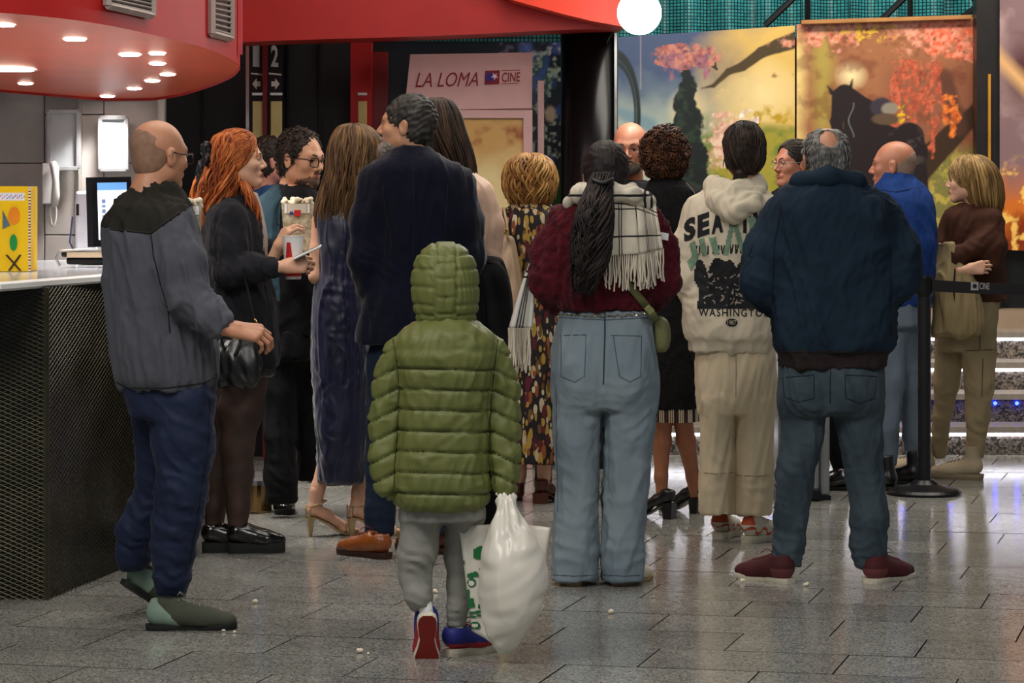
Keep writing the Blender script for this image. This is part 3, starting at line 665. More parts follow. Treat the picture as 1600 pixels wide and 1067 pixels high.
def paint1(X, Y):
    n = noise2(X, Y, .02, 1); t = (X-965)/280
    col = np.ones((len(X), 3))*lc('46587c')
    col = mix(col, lc('8fa3a8'), (Y-110)/60+(n-.5)); col = mix(col, lc('b8c4b4'), (Y-150)/60*(1-t))
    col = mix(col, lc('d9b765'), (t-.35)*2.2+(n-.5)*.8-np.maximum(0, (60-Y))/80); col = mix(col, lc('f0dca0'), 1.1-np.hypot((X-1190)/70, (Y-150)/60)+(n-.5)*.4)
    col = mix(col, lc('efd9a0'), (.9-np.hypot((X-1075)/40, (Y-175)/50))*1.2)
    # meadow
    col = mix(col, lc('a39a38'), sm(-(Y-205-10*np.sin(X/40))+0, 14)*np.clip((X-1080)/40, 0, 1)); col = mix(col, lc('74843a'), np.clip((noise2(X, Y, .05, 9)-.45)*5, 0, 1)*sm(-(Y-200), 20)*np.clip((X-1080)/40, 0, 1))
    col = mix(col, lc('b99a20'), np.clip((noise2(X, Y, .06, 19)-.5)*6, 0, 1)*sm(np.hypot((X-1205)/45, (Y-185)/18)-1, .6))
    col = mix(col, lc('3f7a46'), np.clip((noise2(X, Y, .06, 11)-.3)*6, 0, 1)*sm(-(Y-180-.3*(1100-X)), 14)*np.clip((1120-X)/40, 0, 1)*np.clip((X-1020)/20, 0, 1)); col = mix(col, lc('6f93a8'), sm(seg(X, Y, (968, 175), (1015, 195), 9, 12), 10)*.8)
    # dark garden arch at left
    for r, w in ((1., 3.2), (.86, 1.8)):
        d = np.abs(np.hypot((X-960)/(38*r), (Y-180)/(95*r))-1)*38*r-w; col = mix(col, lc('202d2c'), sm(d, 2))
    # plain dark conifer and a pale pink rose bush as generic masses
    w = np.clip((Y-90)/(200), 0, 1)**.8*40; d = np.abs(X-1072-4*np.sin(Y/9))-w-3*(noise2(X, Y, .12, 4)-.5)*4; d = np.where(Y < 92, 9, d); col = mix(col, lc('18201f'), sm(d, 3)); col = mix(col, lc('2c4030'), sm(d, 3)*np.clip((noise2(X, Y, .1, 23)-.55)*6, 0, .8))
    d = np.hypot((X-1135)/34, (Y-215)/62)-1; col = blossoms(col, X, Y, -.1-d*.9, 31, 'd9a48c', 'f0d2bc', 'b9766a')
    col = blossoms(col, X, Y, np.where(np.hypot((X-1170)/16, (Y-186)/16) < 1, .2, -1.), 35, 'f0dcd0', 'ffffff', 'd0b0b0')
    # branch
    bc = [(1250, 60), (1215, 72), (1190, 82), (1160, 104), (1138, 112), (1115, 134), (1096, 138)]
    for i in range(len(bc)-1): col = mix(col, lc('4a3c22'), sm(seg(X, Y, bc[i], bc[i+1], 13-2*i, 11-2*i)+(n-.5)*3, 2.5))
    col = mix(col, lc('3a2e20'), sm(seg(X, Y, (1115, 80), (1118, 105), 1.2, 2), 1.5)+sm(seg(X, Y, (1095, 92), (1120, 108), 1, 2), 1.5))
    d = np.hypot((X-1072)/46, (Y-88)/16)-1; col = blossoms(col, X, Y, np.where(d < .3, .3-d*.5, -d), 41, 'a8605c', 'c98878', '6e4658')
    for cx, l in ((1050, 40), (1062, 22), (1092, 24), (1104, 30), (1040, 20)): col = blossoms(col, X, Y, stk(X, Y, cx, 85, 92+l, 7), 43, '8d5a72', 'a87080', '5c4460')
    col = blossoms(col, X, Y, .55-np.hypot((X-1245)/62, (Y-66)/20), 45, 'c77a60', 'e0a088', '7d4a30')
    col = blossoms(col, X, Y, .12-np.hypot((X-1215)/30, (Y-118)/5)*.4+.1, 47, 'b98a60', 'd0a070', '8a6040')
    col = mix(col, lc('f4e4cc'), sm(np.abs(X-1001)-.8, 1)*.25*(Y < 140))
    return col
def paint2(X, Y):
    n = noise2(X, Y, .02, 2); col = np.ones((len(X), 3))*lc('a06a48')
    col = mix(col, lc('e8cf86'), (1265-X)/22+(n-.5)); col = mix(col, lc('a9974a'), 1-np.abs(X-1285)/22+(n-.5)); col = mix(col, lc('f2e2ae'), 1.1-np.hypot((X-1330)/26, (Y-118)/24)); col = mix(col, lc('8a5640'), np.clip((Y-80)/40, 0, 1)*np.clip((X-1370)/30, 0, 1)*.8)
    col = mix(col, lc('6b3524'), np.clip((noise2(X, Y, .05, 12)-.5)*5, 0, 1)*.5)
    col = mix(col, lc('7f7a42'), sm(-(Y-235-(1500-X)*.1), 30)*np.clip((X-1440)/20, 0, 1)); col = mix(col, lc('b9a84e'), np.clip((noise2(X, Y, .09, 15)-.5)*6, 0, 1)*sm(-(Y-240), 30)*np.clip((X-1440)/20, 0, 1))
    col = mix(col, lc('3c2a1c'), sm(seg(X, Y, (1530, 170), (1430, 270), 13, 22)+(n-.5)*6, 4)); col = mix(col, lc('54342a'), sm(seg(X, Y, (1475, 120), (1500, 200), 14, 12)+(n-.5)*8, 8)*.8)
    # weeping blossoms
    for i, cx in enumerate(range(1395, 1470, 9)):
        l = 60+50*math.sin(i*2.1)+30; col = blossoms(col, X, Y, stk(X-3*np.sin(Y/14+i), Y, cx, 95, 120+l, 7), 50+i, 'b05038', 'cc6a4c', '7a3528')
    for cx, l in ((1478, 190), (1488, 205), (1496, 180)): col = blossoms(col, X, Y, stk(X, Y, cx, 150, l+10, 8), 71, 'd8622a', 'ee8a3a', 'a04020')
    col = blossoms(col, X, Y, .55-(Y-28-(0.0*X))/75+.18*np.sin(X/28)-.1*np.clip((1300-X)/30, 0, 1), 61, 'd07a5c', 'e6a48c', '9a4a34')
    col = blossoms(col, X, Y, np.clip((X-1440)/30, -1, .35)-np.clip((Y-92+(1525-X)*.2)/18, 0, 2), 65, 'dd6a48', 'f09a80', 'b04a30')
    col = mix(col, lc('dcc020'), np.clip((noise2(X, Y, .12, 17)-.5)*8, 0, 1)*sm(np.hypot((X-1408)/14, (Y-178)/14)-1, .5)); col = mix(col, lc('d9b23a'), np.clip((noise2(X, Y, .12, 18)-.55)*8, 0, 1)*sm(np.hypot((X-1350)/60, (Y-50)/16)-1, .5))
    # plain dark horse under a blanket
    K = lc('241b1c')
    for a, b_, ra, rb in (((1312, 150), (1308, 190), 13, 10), ((1320, 146), (1345, 180), 15, 28), ((1345, 180), (1352, 260), 28, 34), ((1350, 215), (1420, 240), 34, 30), ((1420, 215), (1438, 330), 24, 16), ((1330, 240), (1330, 390), 22, 16), ((1300, 145), (1293, 134), 4, 1), ((1328, 140), (1332, 124), 4, 1), ((1306, 190), (1310, 206), 10, 9)):
        col = mix(col, K, sm(seg(X, Y, a, b_, ra, rb)+(n-.5)*3, 2.5))
    col = mix(col, lc('4a4440'), np.clip((noise2(X, Y, .1, 81)-.55)*5, 0, .8)*sm(np.hypot((X-1415)/30, (Y-235)/42)-1, .4)); col = mix(col, lc('8a8f94'), sm(np.abs(X-1330-4*np.sin(Y/8))-1, 1)*((Y > 160) & (Y < 215))*.5)
    col = mix(col, lc('3a3440'), sm(np.hypot((X-1378)/17, (Y-168)/15)-1+(n-.5)*.5, .3)); col = mix(col, lc('8d8578'), sm(np.hypot((X-1390)/12, (Y-170)/9)-1+(n-.5)*.6, .4)); col = mix(col, lc('5d4a3a'), sm(np.hypot((X-1384)/22, (Y-186)/9)-1, .3))
    return col
poster('landscape_poster', 'left large printed panel of blue to golden landscape with pink tree above stairs', [(965, 392), (1242, 392), (1242, 40), (965, 58)], [19.4]*4, paint1, 230, 280)
poster('horse_poster', 'right large printed panel of dark horse under orange pink blossom', [(1245, 392), (1524, 392), (1524, 27), (1245, 38)], [19.38]*4, paint2, 230, 290)
MB().box((W(1384, 0, 19.35)[0], 19.33, W(0, 31, 19.35)[2]+.0), (1.03, .05, .025), R=Euler((0, math.radians(-1.8), 0)).to_matrix()).build('trim_10', mat('wood_batten', 'a87844', rough=.6, bump=.05), bevel=.003)['kind'] = 'structure'
bpy.data.objects['trim_10']['kind'] = 'structure'
def paint3(X, Y):
    n = noise2(X, Y, .025, 5); col = np.ones((len(X), 3))*lc('8a7076'); col = mix(col, lc('b59a9c'), (n-.45)*4); col = mix(col, lc('5a3a40'), 1.1-np.hypot((X-1600)/40, (Y-110)/80)+(n-.5)); col = mix(col, lc('e8b880'), 1-np.abs(Y-95-(X-1565))/26)
    col = mix(col, lc('d8762c'), (Y-250)/60+(n-.5)); col = mix(col, lc('8a3414'), (Y-320)/50+(n-.5)*2); col = mix(col, lc('ffcf6a'), np.clip((noise2(X, Y, .07, 8)-.58)*8, 0, 1)*np.clip((Y-240)/40, 0, 1)); return col
poster('smoke_poster', 'mauve and orange printed panel of smoke and fire at the right edge', [(1562, 390), (1700, 396), (1700, -60), (1562, -40)], [19.1, 18.6, 18.6, 19.1], paint3, 100, 260)
def paint4(X, Y):
    n = noise2(X, Y, .04, 6); n2 = noise2(X, Y, .12, 7); col = np.ones((len(X), 3))*lc('141b22'); col = mix(col, lc('34508a'), (n-.5)*4*(X > 800)); col = mix(col, lc('6a5a80'), np.clip((n2-.5)*4, 0, 1)*(Y < 95)*(X > 780)); col = mix(col, lc('20402a'), np.clip((n2-.42)*5, 0, 1)*sm(np.hypot((X-848)/18, (Y-122)/34)-1, .4))
    col = mix(col, lc('9aa89a'), np.clip((n2-.6)*7, 0, .8)*(X > 830)); col = mix(col, lc('c0a890'), sm(np.hypot((X-860)/8, (Y-178)/12)-1, .5)*.7); col = mix(col, lc('1c3a1c'), (Y-255)/20*(X > 830)); return col
poster('dark_poster', 'dark blue green printed panel between the lettered stand and the pillar', [(600, 400), (876, 400), (876, 64), (600, 68)], [17.5]*4, paint4, 140, 160)
# ---------------------------------------------------------------- lettered display stand
Ys = 16.9; st = empty('display_stand', W(735, 700, Ys)*np.array([1, 1, 0])); tag(st, 'pink white display stand with tilted cinema header and golden poster below', 'stand')
m_st = mat('stand_pink', 'c8a09c', rough=.45, var=.04, bump=.03)
hq = [W(632, 172, Ys-.02), W(831, 169, Ys-.02), W(832, 82, Ys+.10), W(641, 85, Ys+.10)]; hq = np.array(hq)
hn = np.cross(hq[1]-hq[0], hq[3]-hq[0]); hn /= np.linalg.norm(hn); hn = -hn if hn[1] > 0 else hn
hb = np.concatenate([hq, hq-hn*.05]); MB().add(hb, [(0, 1, 2, 3), (4, 7, 6, 5), (0, 4, 5, 1), (1, 5, 6, 2), (2, 6, 7, 3), (3, 7, 4, 0)]).build('header', m_st, st, off=st.location)
a, c = W(690, 470, Ys), W(832, 172, Ys)
xs = (a[0]+.0, c[0]); zt = c[2]; b = MB()
b.box((c[0]-.025, Ys, zt/2), (.05, .06, zt)).box((W(640, 0, Ys)[0]+.025, Ys, zt/2), (.05, .06, zt)).box((W(735, 0, Ys)[0], Ys, zt-.022), (.6, .057, .045)).box((W(735, 0, Ys)[0], Ys, .6), (.62, .06, .04))
b.build('frame', m_st, st, off=st.location, bevel=.005)
def paint5(X, Y):
    n = noise2(X, Y, .03, 21); col = np.ones((len(X), 3))*lc('c9a060'); col = mix(col, lc('e8d49a'), (Y-230)/50+(n-.5)); col = mix(col, lc('9a5a38'), np.clip((noise2(X, Y, .04, 22)-.5)*5, 0, 1)*sm(np.abs(Y-212)-14, 10)); col = mix(col, lc('8a6038'), np.clip((noise2(X, Y, .05, 24)-.5)*5, 0, 1)*sm(Y-190, 14)*.8); return col
q = poster('golden_poster', 'golden brown poster behind glass inside the display stand frame', [(648, 560), (820, 560), (820, 182), (648, 182)], [Ys-.005]*4, paint5, 70, 150, mtl=paint_mat('gold_paint', .12, .7))
q.parent = st; q.location = q.location-st.location; del q['category']; q['label'] = 'golden brown poster behind glass'
MB().box((W(845, 0, Ys+.1)[0], Ys+.1, 1.05), (.035, .03, 2.0)).build('side_post', m_st, st, off=st.location, bevel=.004)
def text_mesh(s, shear=0., bold=0., spacing=1.):
    cu = bpy.data.curves.new('t', 'FONT'); cu.body = s; cu.shear = shear; cu.offset = bold; cu.space_character = spacing; cu.resolution_u = 3; cu.align_x = 'LEFT'
    o = bpy.data.objects.new('t', cu); C.objects.link(o); bpy.context.view_layer.update()
    me = bpy.data.meshes.new_from_object(o.evaluated_get(bpy.context.evaluated_depsgraph_get()))
    bpy.data.objects.remove(o); bm = bmesh.new(); bm.from_mesh(me); bmesh.ops.triangulate(bm, faces=bm.faces[:])
    V = np.array([v.co[:] for v in bm.verts]); Fs = [[v.index for v in f.verts] for f in bm.faces]; bm.free()
    V[:, 0] -= V[:, 0].min(); w = V[:, 0].max(); y0, y1 = V[:, 1].min(), V[:, 1].max(); V[:, 0] /= w; V[:, 1] = (V[:, 1]-y0)/(y1-y0)
    return V[:, :2], Fs
def flat_text(s, Q, m, name, parent, off, **k):
    V, Fs = text_mesh(s, **k); Q = np.array(Q); u, v = V[:, :1], V[:, 1:2]
    P = (Q[0]*(1-u)+Q[1]*u)*(1-v)+(Q[3]*(1-u)+Q[2]*u)*v
    return mk(name, P, Fs, m, parent, off=off, smooth=False)
def hp(px, py, e=.004):
    # point on header plane
    d = np.array([(px-800)/F, 1, -(py-HY)/F]); o = np.array([0, 0, HC]); t = ((hq[0]-o)@hn)/(d@hn); return o+d*t+hn*e
m_mar = mat('maroon_ink', '7d1d28', bump=0, var=0); m_nav = mat('navy_ink', '2a2a7a', bump=0, var=0)
flat_text('LA LOMA', [hp(649, 137), hp(747, 135), hp(749, 113), hp(651, 114)], m_mar, 'lettering', st, st.location, shear=.22)
flat_text('CINE', [hp(784, 129), hp(813, 128), hp(813, 113), hp(784, 114)], m_mar, 'lettering', st, st.location, shear=.1, bold=.012)
b = MB(); b.add([hp(757, 133, .003), hp(780, 132, .003), hp(781, 110, .003), hp(758, 111, .003)], [(0, 1, 2, 3)], 0)
sp_ = []
for i in range(16):
    r_ = 10 if i % 2 == 0 else 5.; t_ = i*PI/8+.2; sp_.append(hp(766+r_*math.cos(t_), 121+r_*math.sin(t_)*1.0, .006))
b.add(sp_, [tuple(range(16))], 1); sp_ = []
for i in range(10):
    r_ = 6 if i % 2 == 0 else 2.6; t_ = i*PI/5+.4; sp_.append(hp(773+r_*math.cos(t_), 120+r_*math.sin(t_), .007))
b.add(sp_, [tuple(range(10))], 2)
b.add([hp(783, 111.5), hp(813, 110.5), hp(813, 109.2), hp(783, 110.2)], [(0, 1, 2, 3)], 0); b.add([hp(783, 132), hp(811, 131), hp(811, 130), hp(783, 131)], [(0, 1, 2, 3)], 0)
b.build('emblem', [m_mar, m_nav, mat('emblem_pink', 'd8b8c8', bump=0)], st, off=st.location)
# ---------------------------------------------------------------- hall number signs
def sign(x0, x1, num, label):
    Y = 17.4; s_ = empty('hall_sign', W((x0+x1)/2, 300, Y)); tag(s_, label, 'sign'); a, c = W(x0, 210, Y), W(x1, 62, Y)
    MB().box(((a[0]+c[0])/2, Y, (a[2]+c[2])/2-.25), (c[0]-a[0], .02, c[2]-a[2]+.5)).build('board', m_dark, s_, off=s_.location)
    g = mat('sign_grey', 'a7b4b4', bump=0, rough=.4); y = Y-.012; w = x1-x0
    if num:
        flat_text(num, [W(x0+.2*w, 104, y), W(x0+.72*w, 105, y), W(x0+.72*w, 71, y), W(x0+.2*w, 70, y)], g, 'number', s_, s_.location, bold=.03)
    b = MB(); b.add([W(x0+.05*w, 116, y), W(x0+.95*w, 118, y), W(x0+.95*w, 115.5, y), W(x0+.05*w, 113.5, y)], [(0, 1, 2, 3)])
    d = -1 if num == '1' else 1; cx = (x0+x1)/2
    A = [(-6, -4), (0, -4), (0, -9), (7, 0), (0, 9), (0, 4), (-6, 4)]
    if num: b.add([W(cx+d*p_[0], 131+p_[1], y) for p_ in A], [tuple(range(7)) if d > 0 else tuple(range(7))[::-1]])
    b.build('arrow', mat('arrow_grey', 'c9c6bc', bump=0), s_, off=s_.location)
    MB().box((W(cx+2, 0, y)[0], Y-.02, W(0, 190, y)[2]-.1), (w*.8/F*Y, .02, .42)).build('ticket_strip', mat('strip_yellow', 'c9b676', bump=0, rough=.5, var=.1, vs=8), s_, off=s_.location, bevel=.003)
    MB().box((W(cx+2, 0, y)[0], Y-.025, W(0, 147, y)[2]), (w*.84/F*Y, .03, .014)).build('strip_cap', m_white, s_, off=s_.location)
sign(391, 411, '1', 'black hall sign with number one and left arrow on the dark wall')
sign(419, 441, '2', 'black hall sign with number two and right arrow on the dark wall')
sign(556, 573, '', 'narrow black sign with pale strip on the red post')
wallbox('trim_11', W(411, 0, 17.4)[0], W(418, 0, 17.4)[0], 17.36, 17.4, 0, 2.3, mat('red_dark', ''))
wallbox('trim_12', W(385, 0, 17.4)[0], W(390, 0, 17.4)[0], 17.36, 17.4, 0, 2.3, m_steel)
# ---------------------------------------------------------------- stanchion and belt
s = empty('belt_barrier', (W(1444, 770, YF(772))[0], YF(772), 0)); tag(s, 'black belt barrier post on a round base right of the man in jeans', 'barrier')
MB().lathe([(.183, 0), (.183, .012), (.165, .024), (.07, .05), (.045, .07)], (0, 0, 0), 40).build('base', m_dark, s)
MB().lathe([(.033, .05), (.033, .98)], (0, 0, 0), 24).build('post', mat('post_black', '17171a', rough=.4, bump=0), s)
MB().lathe([(.036, .96), (.042, .975), (.042, 1.05), (.036, 1.062)], (0, 0, 0), 24).build('cap', m_dark, s)
Yq = YF(772)-.02; bl = MB(); n = 24; V = []
for i in range(n+1):
    t = i/n; px = 1456+(1660-1456)*t; sag = 6*math.sin(t*PI)*.4
    p0 = W(px, 437+6*t+sag, Yq-.02*t); p1 = W(px, 455+5*t+sag, Yq-.02*t); V += [p0-np.array([0, .002, 0]), p1-np.array([0, .002, 0]), p1+np.array([0, .002, 0]), p0+np.array([0, .002, 0])]
Fs = []
for i in range(n):
    for k in range(4): Fs.append((4*i+k, 4*i+(k+1) % 4, 4*i+4+(k+1) % 4, 4*i+4+k))
bt = MB().add(V, Fs).build('belt', mat('belt_black', '0f0f12', rough=.7, bump=.2, bs=400), s, off=s.location)
Yl = Yq-.012; b = MB(); b.add([W(1517, 453.5, Yl), W(1529, 453.5, Yl), W(1529, 440.5, Yl), W(1517, 440.5, Yl)], [(0, 1, 2, 3)])
b.build('belt_patch', mat('patch_grey', '9a9898', bump=0), s, off=s.location)
flat_text('CINE', [W(1530.5, 452, Yl), W(1546, 452.5, Yl), W(1546, 442, Yl), W(1530.5, 441.5, Yl)], mat('patch_grey', ''), 'lettering', s, s.location, bold=.01)
sp_ = [W(1523+(5 if i % 2 == 0 else 2.4)*math.cos(i*PI/6), 447+(5 if i % 2 == 0 else 2.4)*math.sin(i*PI/6), Yl-.002) for i in range(12)]
MB().add(sp_, [tuple(range(12))]).build('belt_star', m_dark, s, off=s.location)
# far end post of the belt
s2 = empty('belt_barrier', (W(1672, 770, Yq)[0], Yq, 0)); tag(s2, 'second black belt barrier post beyond the right picture edge', 'barrier')
MB().lathe([(.183, 0), (.183, .012), (.165, .024), (.07, .05), (.045, .07)], (0, 0, 0), 40).build('base', m_dark, s2); MB().lathe([(.033, .05), (.033, 1.0)], (0, 0, 0), 24).build('post', m_dark, s2)
# metal ticket kiosk behind the man in jeans
Yk = YF(783); x0, x1 = W(1216, 0, Yk)[0], W(1280, 0, Yk)[0]; k = empty('metal_bin', ((x0+x1)/2, Yk+.15, 0)); tag(k, 'grey metal litter bin standing behind the man in jeans', 'bin')
mbn = mat('bin_metal', '8a8c8c', rough=.38, metal=.6, var=.1, bump=.03); w = x1-x0
MB().box((0, 0, .38), (w, .3, .66)).build('body', mbn, k, bevel=.012); MB().box((0, 0, .03), (w+.02, .32, .05)).build('plinth', m_dark, k, bevel=.005)
MB().box((0, 0, .725), (w+.02, .32, .03)).build('lid', m_steel, k, bevel=.01); MB().box((w/2+.03, .02, .22), (.05, .24, .40)).build('side_pocket', mbn, k, bevel=.01); MB().box((w/2+.03, .02, .012), (.06, .26, .024)).build('foot', m_dark, k)
MB().box((-w/2+.03, -.155, .42), (.05, .006, .07)).build('red_sticker', mat('sticker_red', 'a03038', bump=0), k)
# low bronze drum between the dark trousers
Yd = YF(800); k = empty('floor_drum', (W(398, 0, Yd)[0], Yd, 0)); tag(k, 'low polished bronze drum on the floor beside the black tights', 'drum')
MB().lathe([(.075, .002), (.078, .01), (.078, .13)], (0, 0, 0), 28).build('body', mat('bronze', '9a7c52', rough=.22, metal=.9, bump=0), k, smooth=False); MB().lathe([(.085, .13), (.085, .15)], (0, 0, 0), 28).build('rim', m_steel, k)
# popcorn crumbs
m_pop = mat('popcorn', 'e9dcc0', rough=.7, var=.1, vs=60, bump=.2)
for i, (px, py, l) in enumerate([(398, 943, 'popcorn crumb on the floor right of the olive shoes'), (349, 987, 'tiny popcorn crumb at the toe of the olive shoe, left one'), (366, 989, 'tiny popcorn crumb at the toe of the olive shoe, right one'), (562, 1020, 'popcorn crumb on the floor left of the child, larger one'), (575, 1023, 'popcorn crumb on the floor left of the child, smaller one'), (955, 959, 'popcorn crumb on floor below the pale blue jeans'), (1161, 911, 'popcorn crumb left of the burgundy trainer'), (1259, 916, 'popcorn crumb between the two burgundy trainers'), (680, 927, 'popcorn crumb between the child\'s legs')]):
    p = W(px, py, YF(py)); R = .009 if i not in (1, 2, 4) else .005
    pr2 = [ell(p+np.array([random.uniform(-1, 1)*R*.8, random.uniform(-1, 1)*R*.8, R*random.uniform(.7, 1.2)]), (R*.7,)*3, .002) for _ in range(6)]
    V, Fc = sdf(pr2, .0022); tag(mk('popcorn', V, Fc, m_pop, off=np.array([p[0], p[1], 0])), l, 'popcorn', 'popcorn crumbs on the floor').location = (p[0], p[1], 0)
# ================================================================ PEOPLE LIBRARY
def rot(yaw, pitch=0, roll=0):
    return np.array((Matrix.Rotation(yaw, 3, 'Z')@Matrix.Rotation(pitch, 3, 'X')@Matrix.Rotation(roll, 3, 'Y')))
def D(a): return math.radians(a)
class Person:
    def __init__(s, px, py, label, group=None, skin_=None):
        s.Y = YF(py); s.base = W(px, py, s.Y); s.base[2] = 0
        s.root = empty('person', s.base); tag(s.root, label, 'person', group); s.body = []; s.bodyV = []; s.skin = skin_; s.bv = {}
    def p(s, px, py, dy=0.): return W(px, py, s.Y+dy)
    def r(s, rp, dy=0.): return rp/F*(s.Y+dy)
    def chain(s, pts, k=.03, fy=1., flat=False, body=True):
        out = []
        for i in range(len(pts)-1):
            a, b = pts[i], pts[i+1]; da = a[3] if len(a) > 3 else 0; db = b[3] if len(b) > 3 else 0
            out.append(rc(s.p(a[0], a[1], da), s.p(b[0], b[1], db), s.r(a[2], da), s.r(b[2], db), k, fy, flat and i == len(pts)-2))
        if body:
            s.body += [rc(s.p(a[0], a[1], a[3] if len(a) > 3 else 0), s.p(b[0], b[1], b[3] if len(b) > 3 else 0), s.r(a[2])*.72, s.r(b[2])*.72, .03, fy, flat and i == len(pts)-2) for i, (a, b) in enumerate(zip(pts[:-1], pts[1:]))]
        return out
    def ring(s, R):
        out = []
        for q in R:
            dy = q[4] if len(q) > 4 else 0; c = s.p(q[0], q[1], dy); out.append((c[0], c[1], c[2], s.r(q[2], dy), q[3]))
        return out
    def loft(s, R, k=.03, n=2.3, body=True, yaw=0.):
        rr = s.ring(R)
        if body:
            q = catmull(sorted([(c, a, b, max(d-.03, .02), max(e-.035, .02)) for a, b, c, d, e in rr]), 3); q = q[(q[:, 0] > q[0, 0]+.035)]
            if len(q) > 1: s.body.append(loft([(a, b, c, d, e) for c, a, b, d, e in q], .03, n, yaw))
        return [loft(rr, k, n, yaw)]
    def part(s, name, V, Fc, m, midx=None, label=None, uv=None, parent=None, smooth=True):
        o = mk(name, V, Fc, m, parent or s.root, midx, smooth, s.base, uv)
        if label: o['label'] = label
        return o
    def garment(s, name, m, prims, h=.0105, disp=None, matfn=None, subs=(), cuts=(), label=None, fold=.006, seed=0, bvh=False, wr=(), ff=(5, 5, 2.2), fine=.0):
        V, Fc = sdf(prims, h, subs=subs, cuts=cuts); N = vnorm(V, Fc)
        d = np.zeros(len(V))
        if fold: d += fold*1.35*(.5*wob(V, ff, seed)+.45*ridge(V, np.array(ff)*1.5, seed+5)+.16*ridge(V, np.array(ff)*3.6, seed+9))
        for w in wr:
            c = s.p(w[0], w[1], w[2]); d += wrinkle(V, c, w[3], w[4], w[5], w[6], seed)
        if disp is not None: d += disp(V)
        V = V+N*d[:, None]
        midx = matfn(V[Fc].mean(1)) if matfn else None
        o = s.part(name, V, Fc, m, midx, label)
        if bvh: s.bv[name] = make_bvh(V, Fc)
        return o
    def mb(s, name, b, mats, label=None, parent=None, smooth=True):
        o = b.build(name, mats, parent or s.root, s.base, smooth)
        if label: o['label'] = label
        return o
    def finish(s, h=.014):
        V, Fc = sdf(s.body, h) if s.body else (np.zeros((0, 3)), np.zeros((0, 4), int))
        Vs, Fs, n = [V], [Fc], len(V)
        for v, f in s.bodyV: Vs.append(v); Fs.append(f+n); n += len(v)
        mk('body', np.concatenate(Vs), np.concatenate(Fs), s.skin, s.root, off=s.base)
    # ------------------------------------------------------------ head
    def head(s, px, pyc, yaw, pitch=0, roll=0, sc_=1., dy=0., fine=True, neck=True, nose=1., eyes=True, brow=None, lipc='9a5a4c', chin=1., jaw=1., wide=1., nk=1., neckto=None, ears=True):
        R = rot(D(yaw), D(pitch), D(roll)); c = s.p(px, pyc, dy)-R[:, 2]*.12*sc_; s.H = (c, R, sc_)
        T = lambda x, y, z: (x*sc_, y*sc_, z*sc_)
        E = lambda cc, rr, k=.02: ell(T(*cc), T(*rr), k*sc_)
        Rc = lambda a, b, ra, rb, k=.015: rc(T(*a), T(*b), ra*sc_, rb*sc_, k*sc_)
        w = wide
        P = [E((0, -.014, .034), (.077*w, .098, .087), .03), E((0, .03, -.012), (.064*w, .066, .082), .03), E((0, .02, -.055), (.056*w*jaw, .058, .05), .03)]
        P += [Rc((sx*.046*w*jaw, .008, -.062), (sx*.014, .066, -.098), .020, .018*chin, .03) for sx in (-1, 1)]
        P += [E((0, .076, -.096), (.019*chin, .016, .016), .02)]
        P += [Rc((0, .088, .012), (0, .109*1+.004*nose, -.028), .0075, .0105*nose, .012), E((.012, .098, -.034), (.009, .011, .008), .008), E((-.012, .098, -.034), (.009, .011, .008), .008)]
        P += [Rc((sx*.04, .074, .024), (sx*.012, .087, .02), .011, .009, .02) for sx in (-1, 1)]
        P += [E((sx*.044, .060, -.022), (.022, .022, .02), .02) for sx in (-1, 1)]
        P += [Rc((-.018, .086, -.062), (.018, .086, -.062), .0095, .0095, .012), Rc((0, .092, -.056), (0, .092, -.07), .006, .006, .008)]
        for sx in ((-1, 1) if ears else ()):
            P += [ell(T(sx*.079*w, -.006, -.008), T(.008, .019, .032), .008*sc_), ell(T(sx*.0825*w, -.012, .004), T(.006, .013, .02), .004*sc_)]
        if neck:
            P += [Rc((0, -.022, -.05), (0, -.04, -.155), .052*nk, .056*nk, .03)]
            if neckto is not None: P += [Rc((0, -.04, -.15), neckto, .056*nk, .06*nk, .03)]
        subs = [E((sx*.031, .1, .0), (.019, .017, .0115), .012) for sx in (-1, 1)]+[E((sx*.088*w, .0, -.004), (.006, .009, .016), .006) for sx in (-1, 1)]
        subs += [Rc((-.02, .1, -.0635), (.02, .1, -.0635), .0028, .0028, .003), E((0, .093, -.047), (.005, .006, .006), .006)]
        V, Fc = sdf(P, (.0032 if fine else .005)*sc_, subs=subs); Vw = V@R.T+c; s.bodyV.append((Vw, Fc)); s.headF = (V, Fc)
        L = s.toh
        if eyes:
            for sx in (-1, 1):
                b = MB().lathe([(math.sin(a)*.0118*sc_, -math.cos(a)*.0118*sc_) for a in np.linspace(.05, PI-.05, 10)], (0, 0, 0), 14)
                V0 = np.concatenate(b.v); Vq = np.stack([V0[:, 0], V0[:, 2], V0[:, 1]], 1); ctr = np.array(T(sx*.031, .0775, .0))
                mid = [1 if np.hypot(Vq[f][:, 0].mean(), Vq[f][:, 2].mean()) < .0068*sc_ and Vq[f][:, 1].mean() > 0 else 0 for f in b.f]
                s.part('eye', L(Vq+ctr), [f[::-1] for f in b.f], [mat('eye_white', 'd8d0c8', rough=.2, bump=0, var=0), mat('iris_dark', '2a1a10', rough=.15, bump=0, var=0)], mid)
                lid = [(sx*(.031+.0155*math.cos(t)), .0905-.006*abs(math.cos(t)), .0015+.0075*math.sin(t)) for t in np.linspace(.1, PI-.1, 9)]
                s.mb('eyelid', MB().tube(L(np.array(lid)*sc_), .0022*sc_, 5), s.skin); 
                lash = [(sx*(.031+.0145*math.cos(t)), .0925-.006*abs(math.cos(t)), .0005+.0062*math.sin(t)) for t in np.linspace(.1, PI-.1, 9)]
                s.mb('eyelashes', MB().tube(L(np.array(lash)*sc_), .0015*sc_, 4), mat('lash', '1a1210', bump=0, var=0))
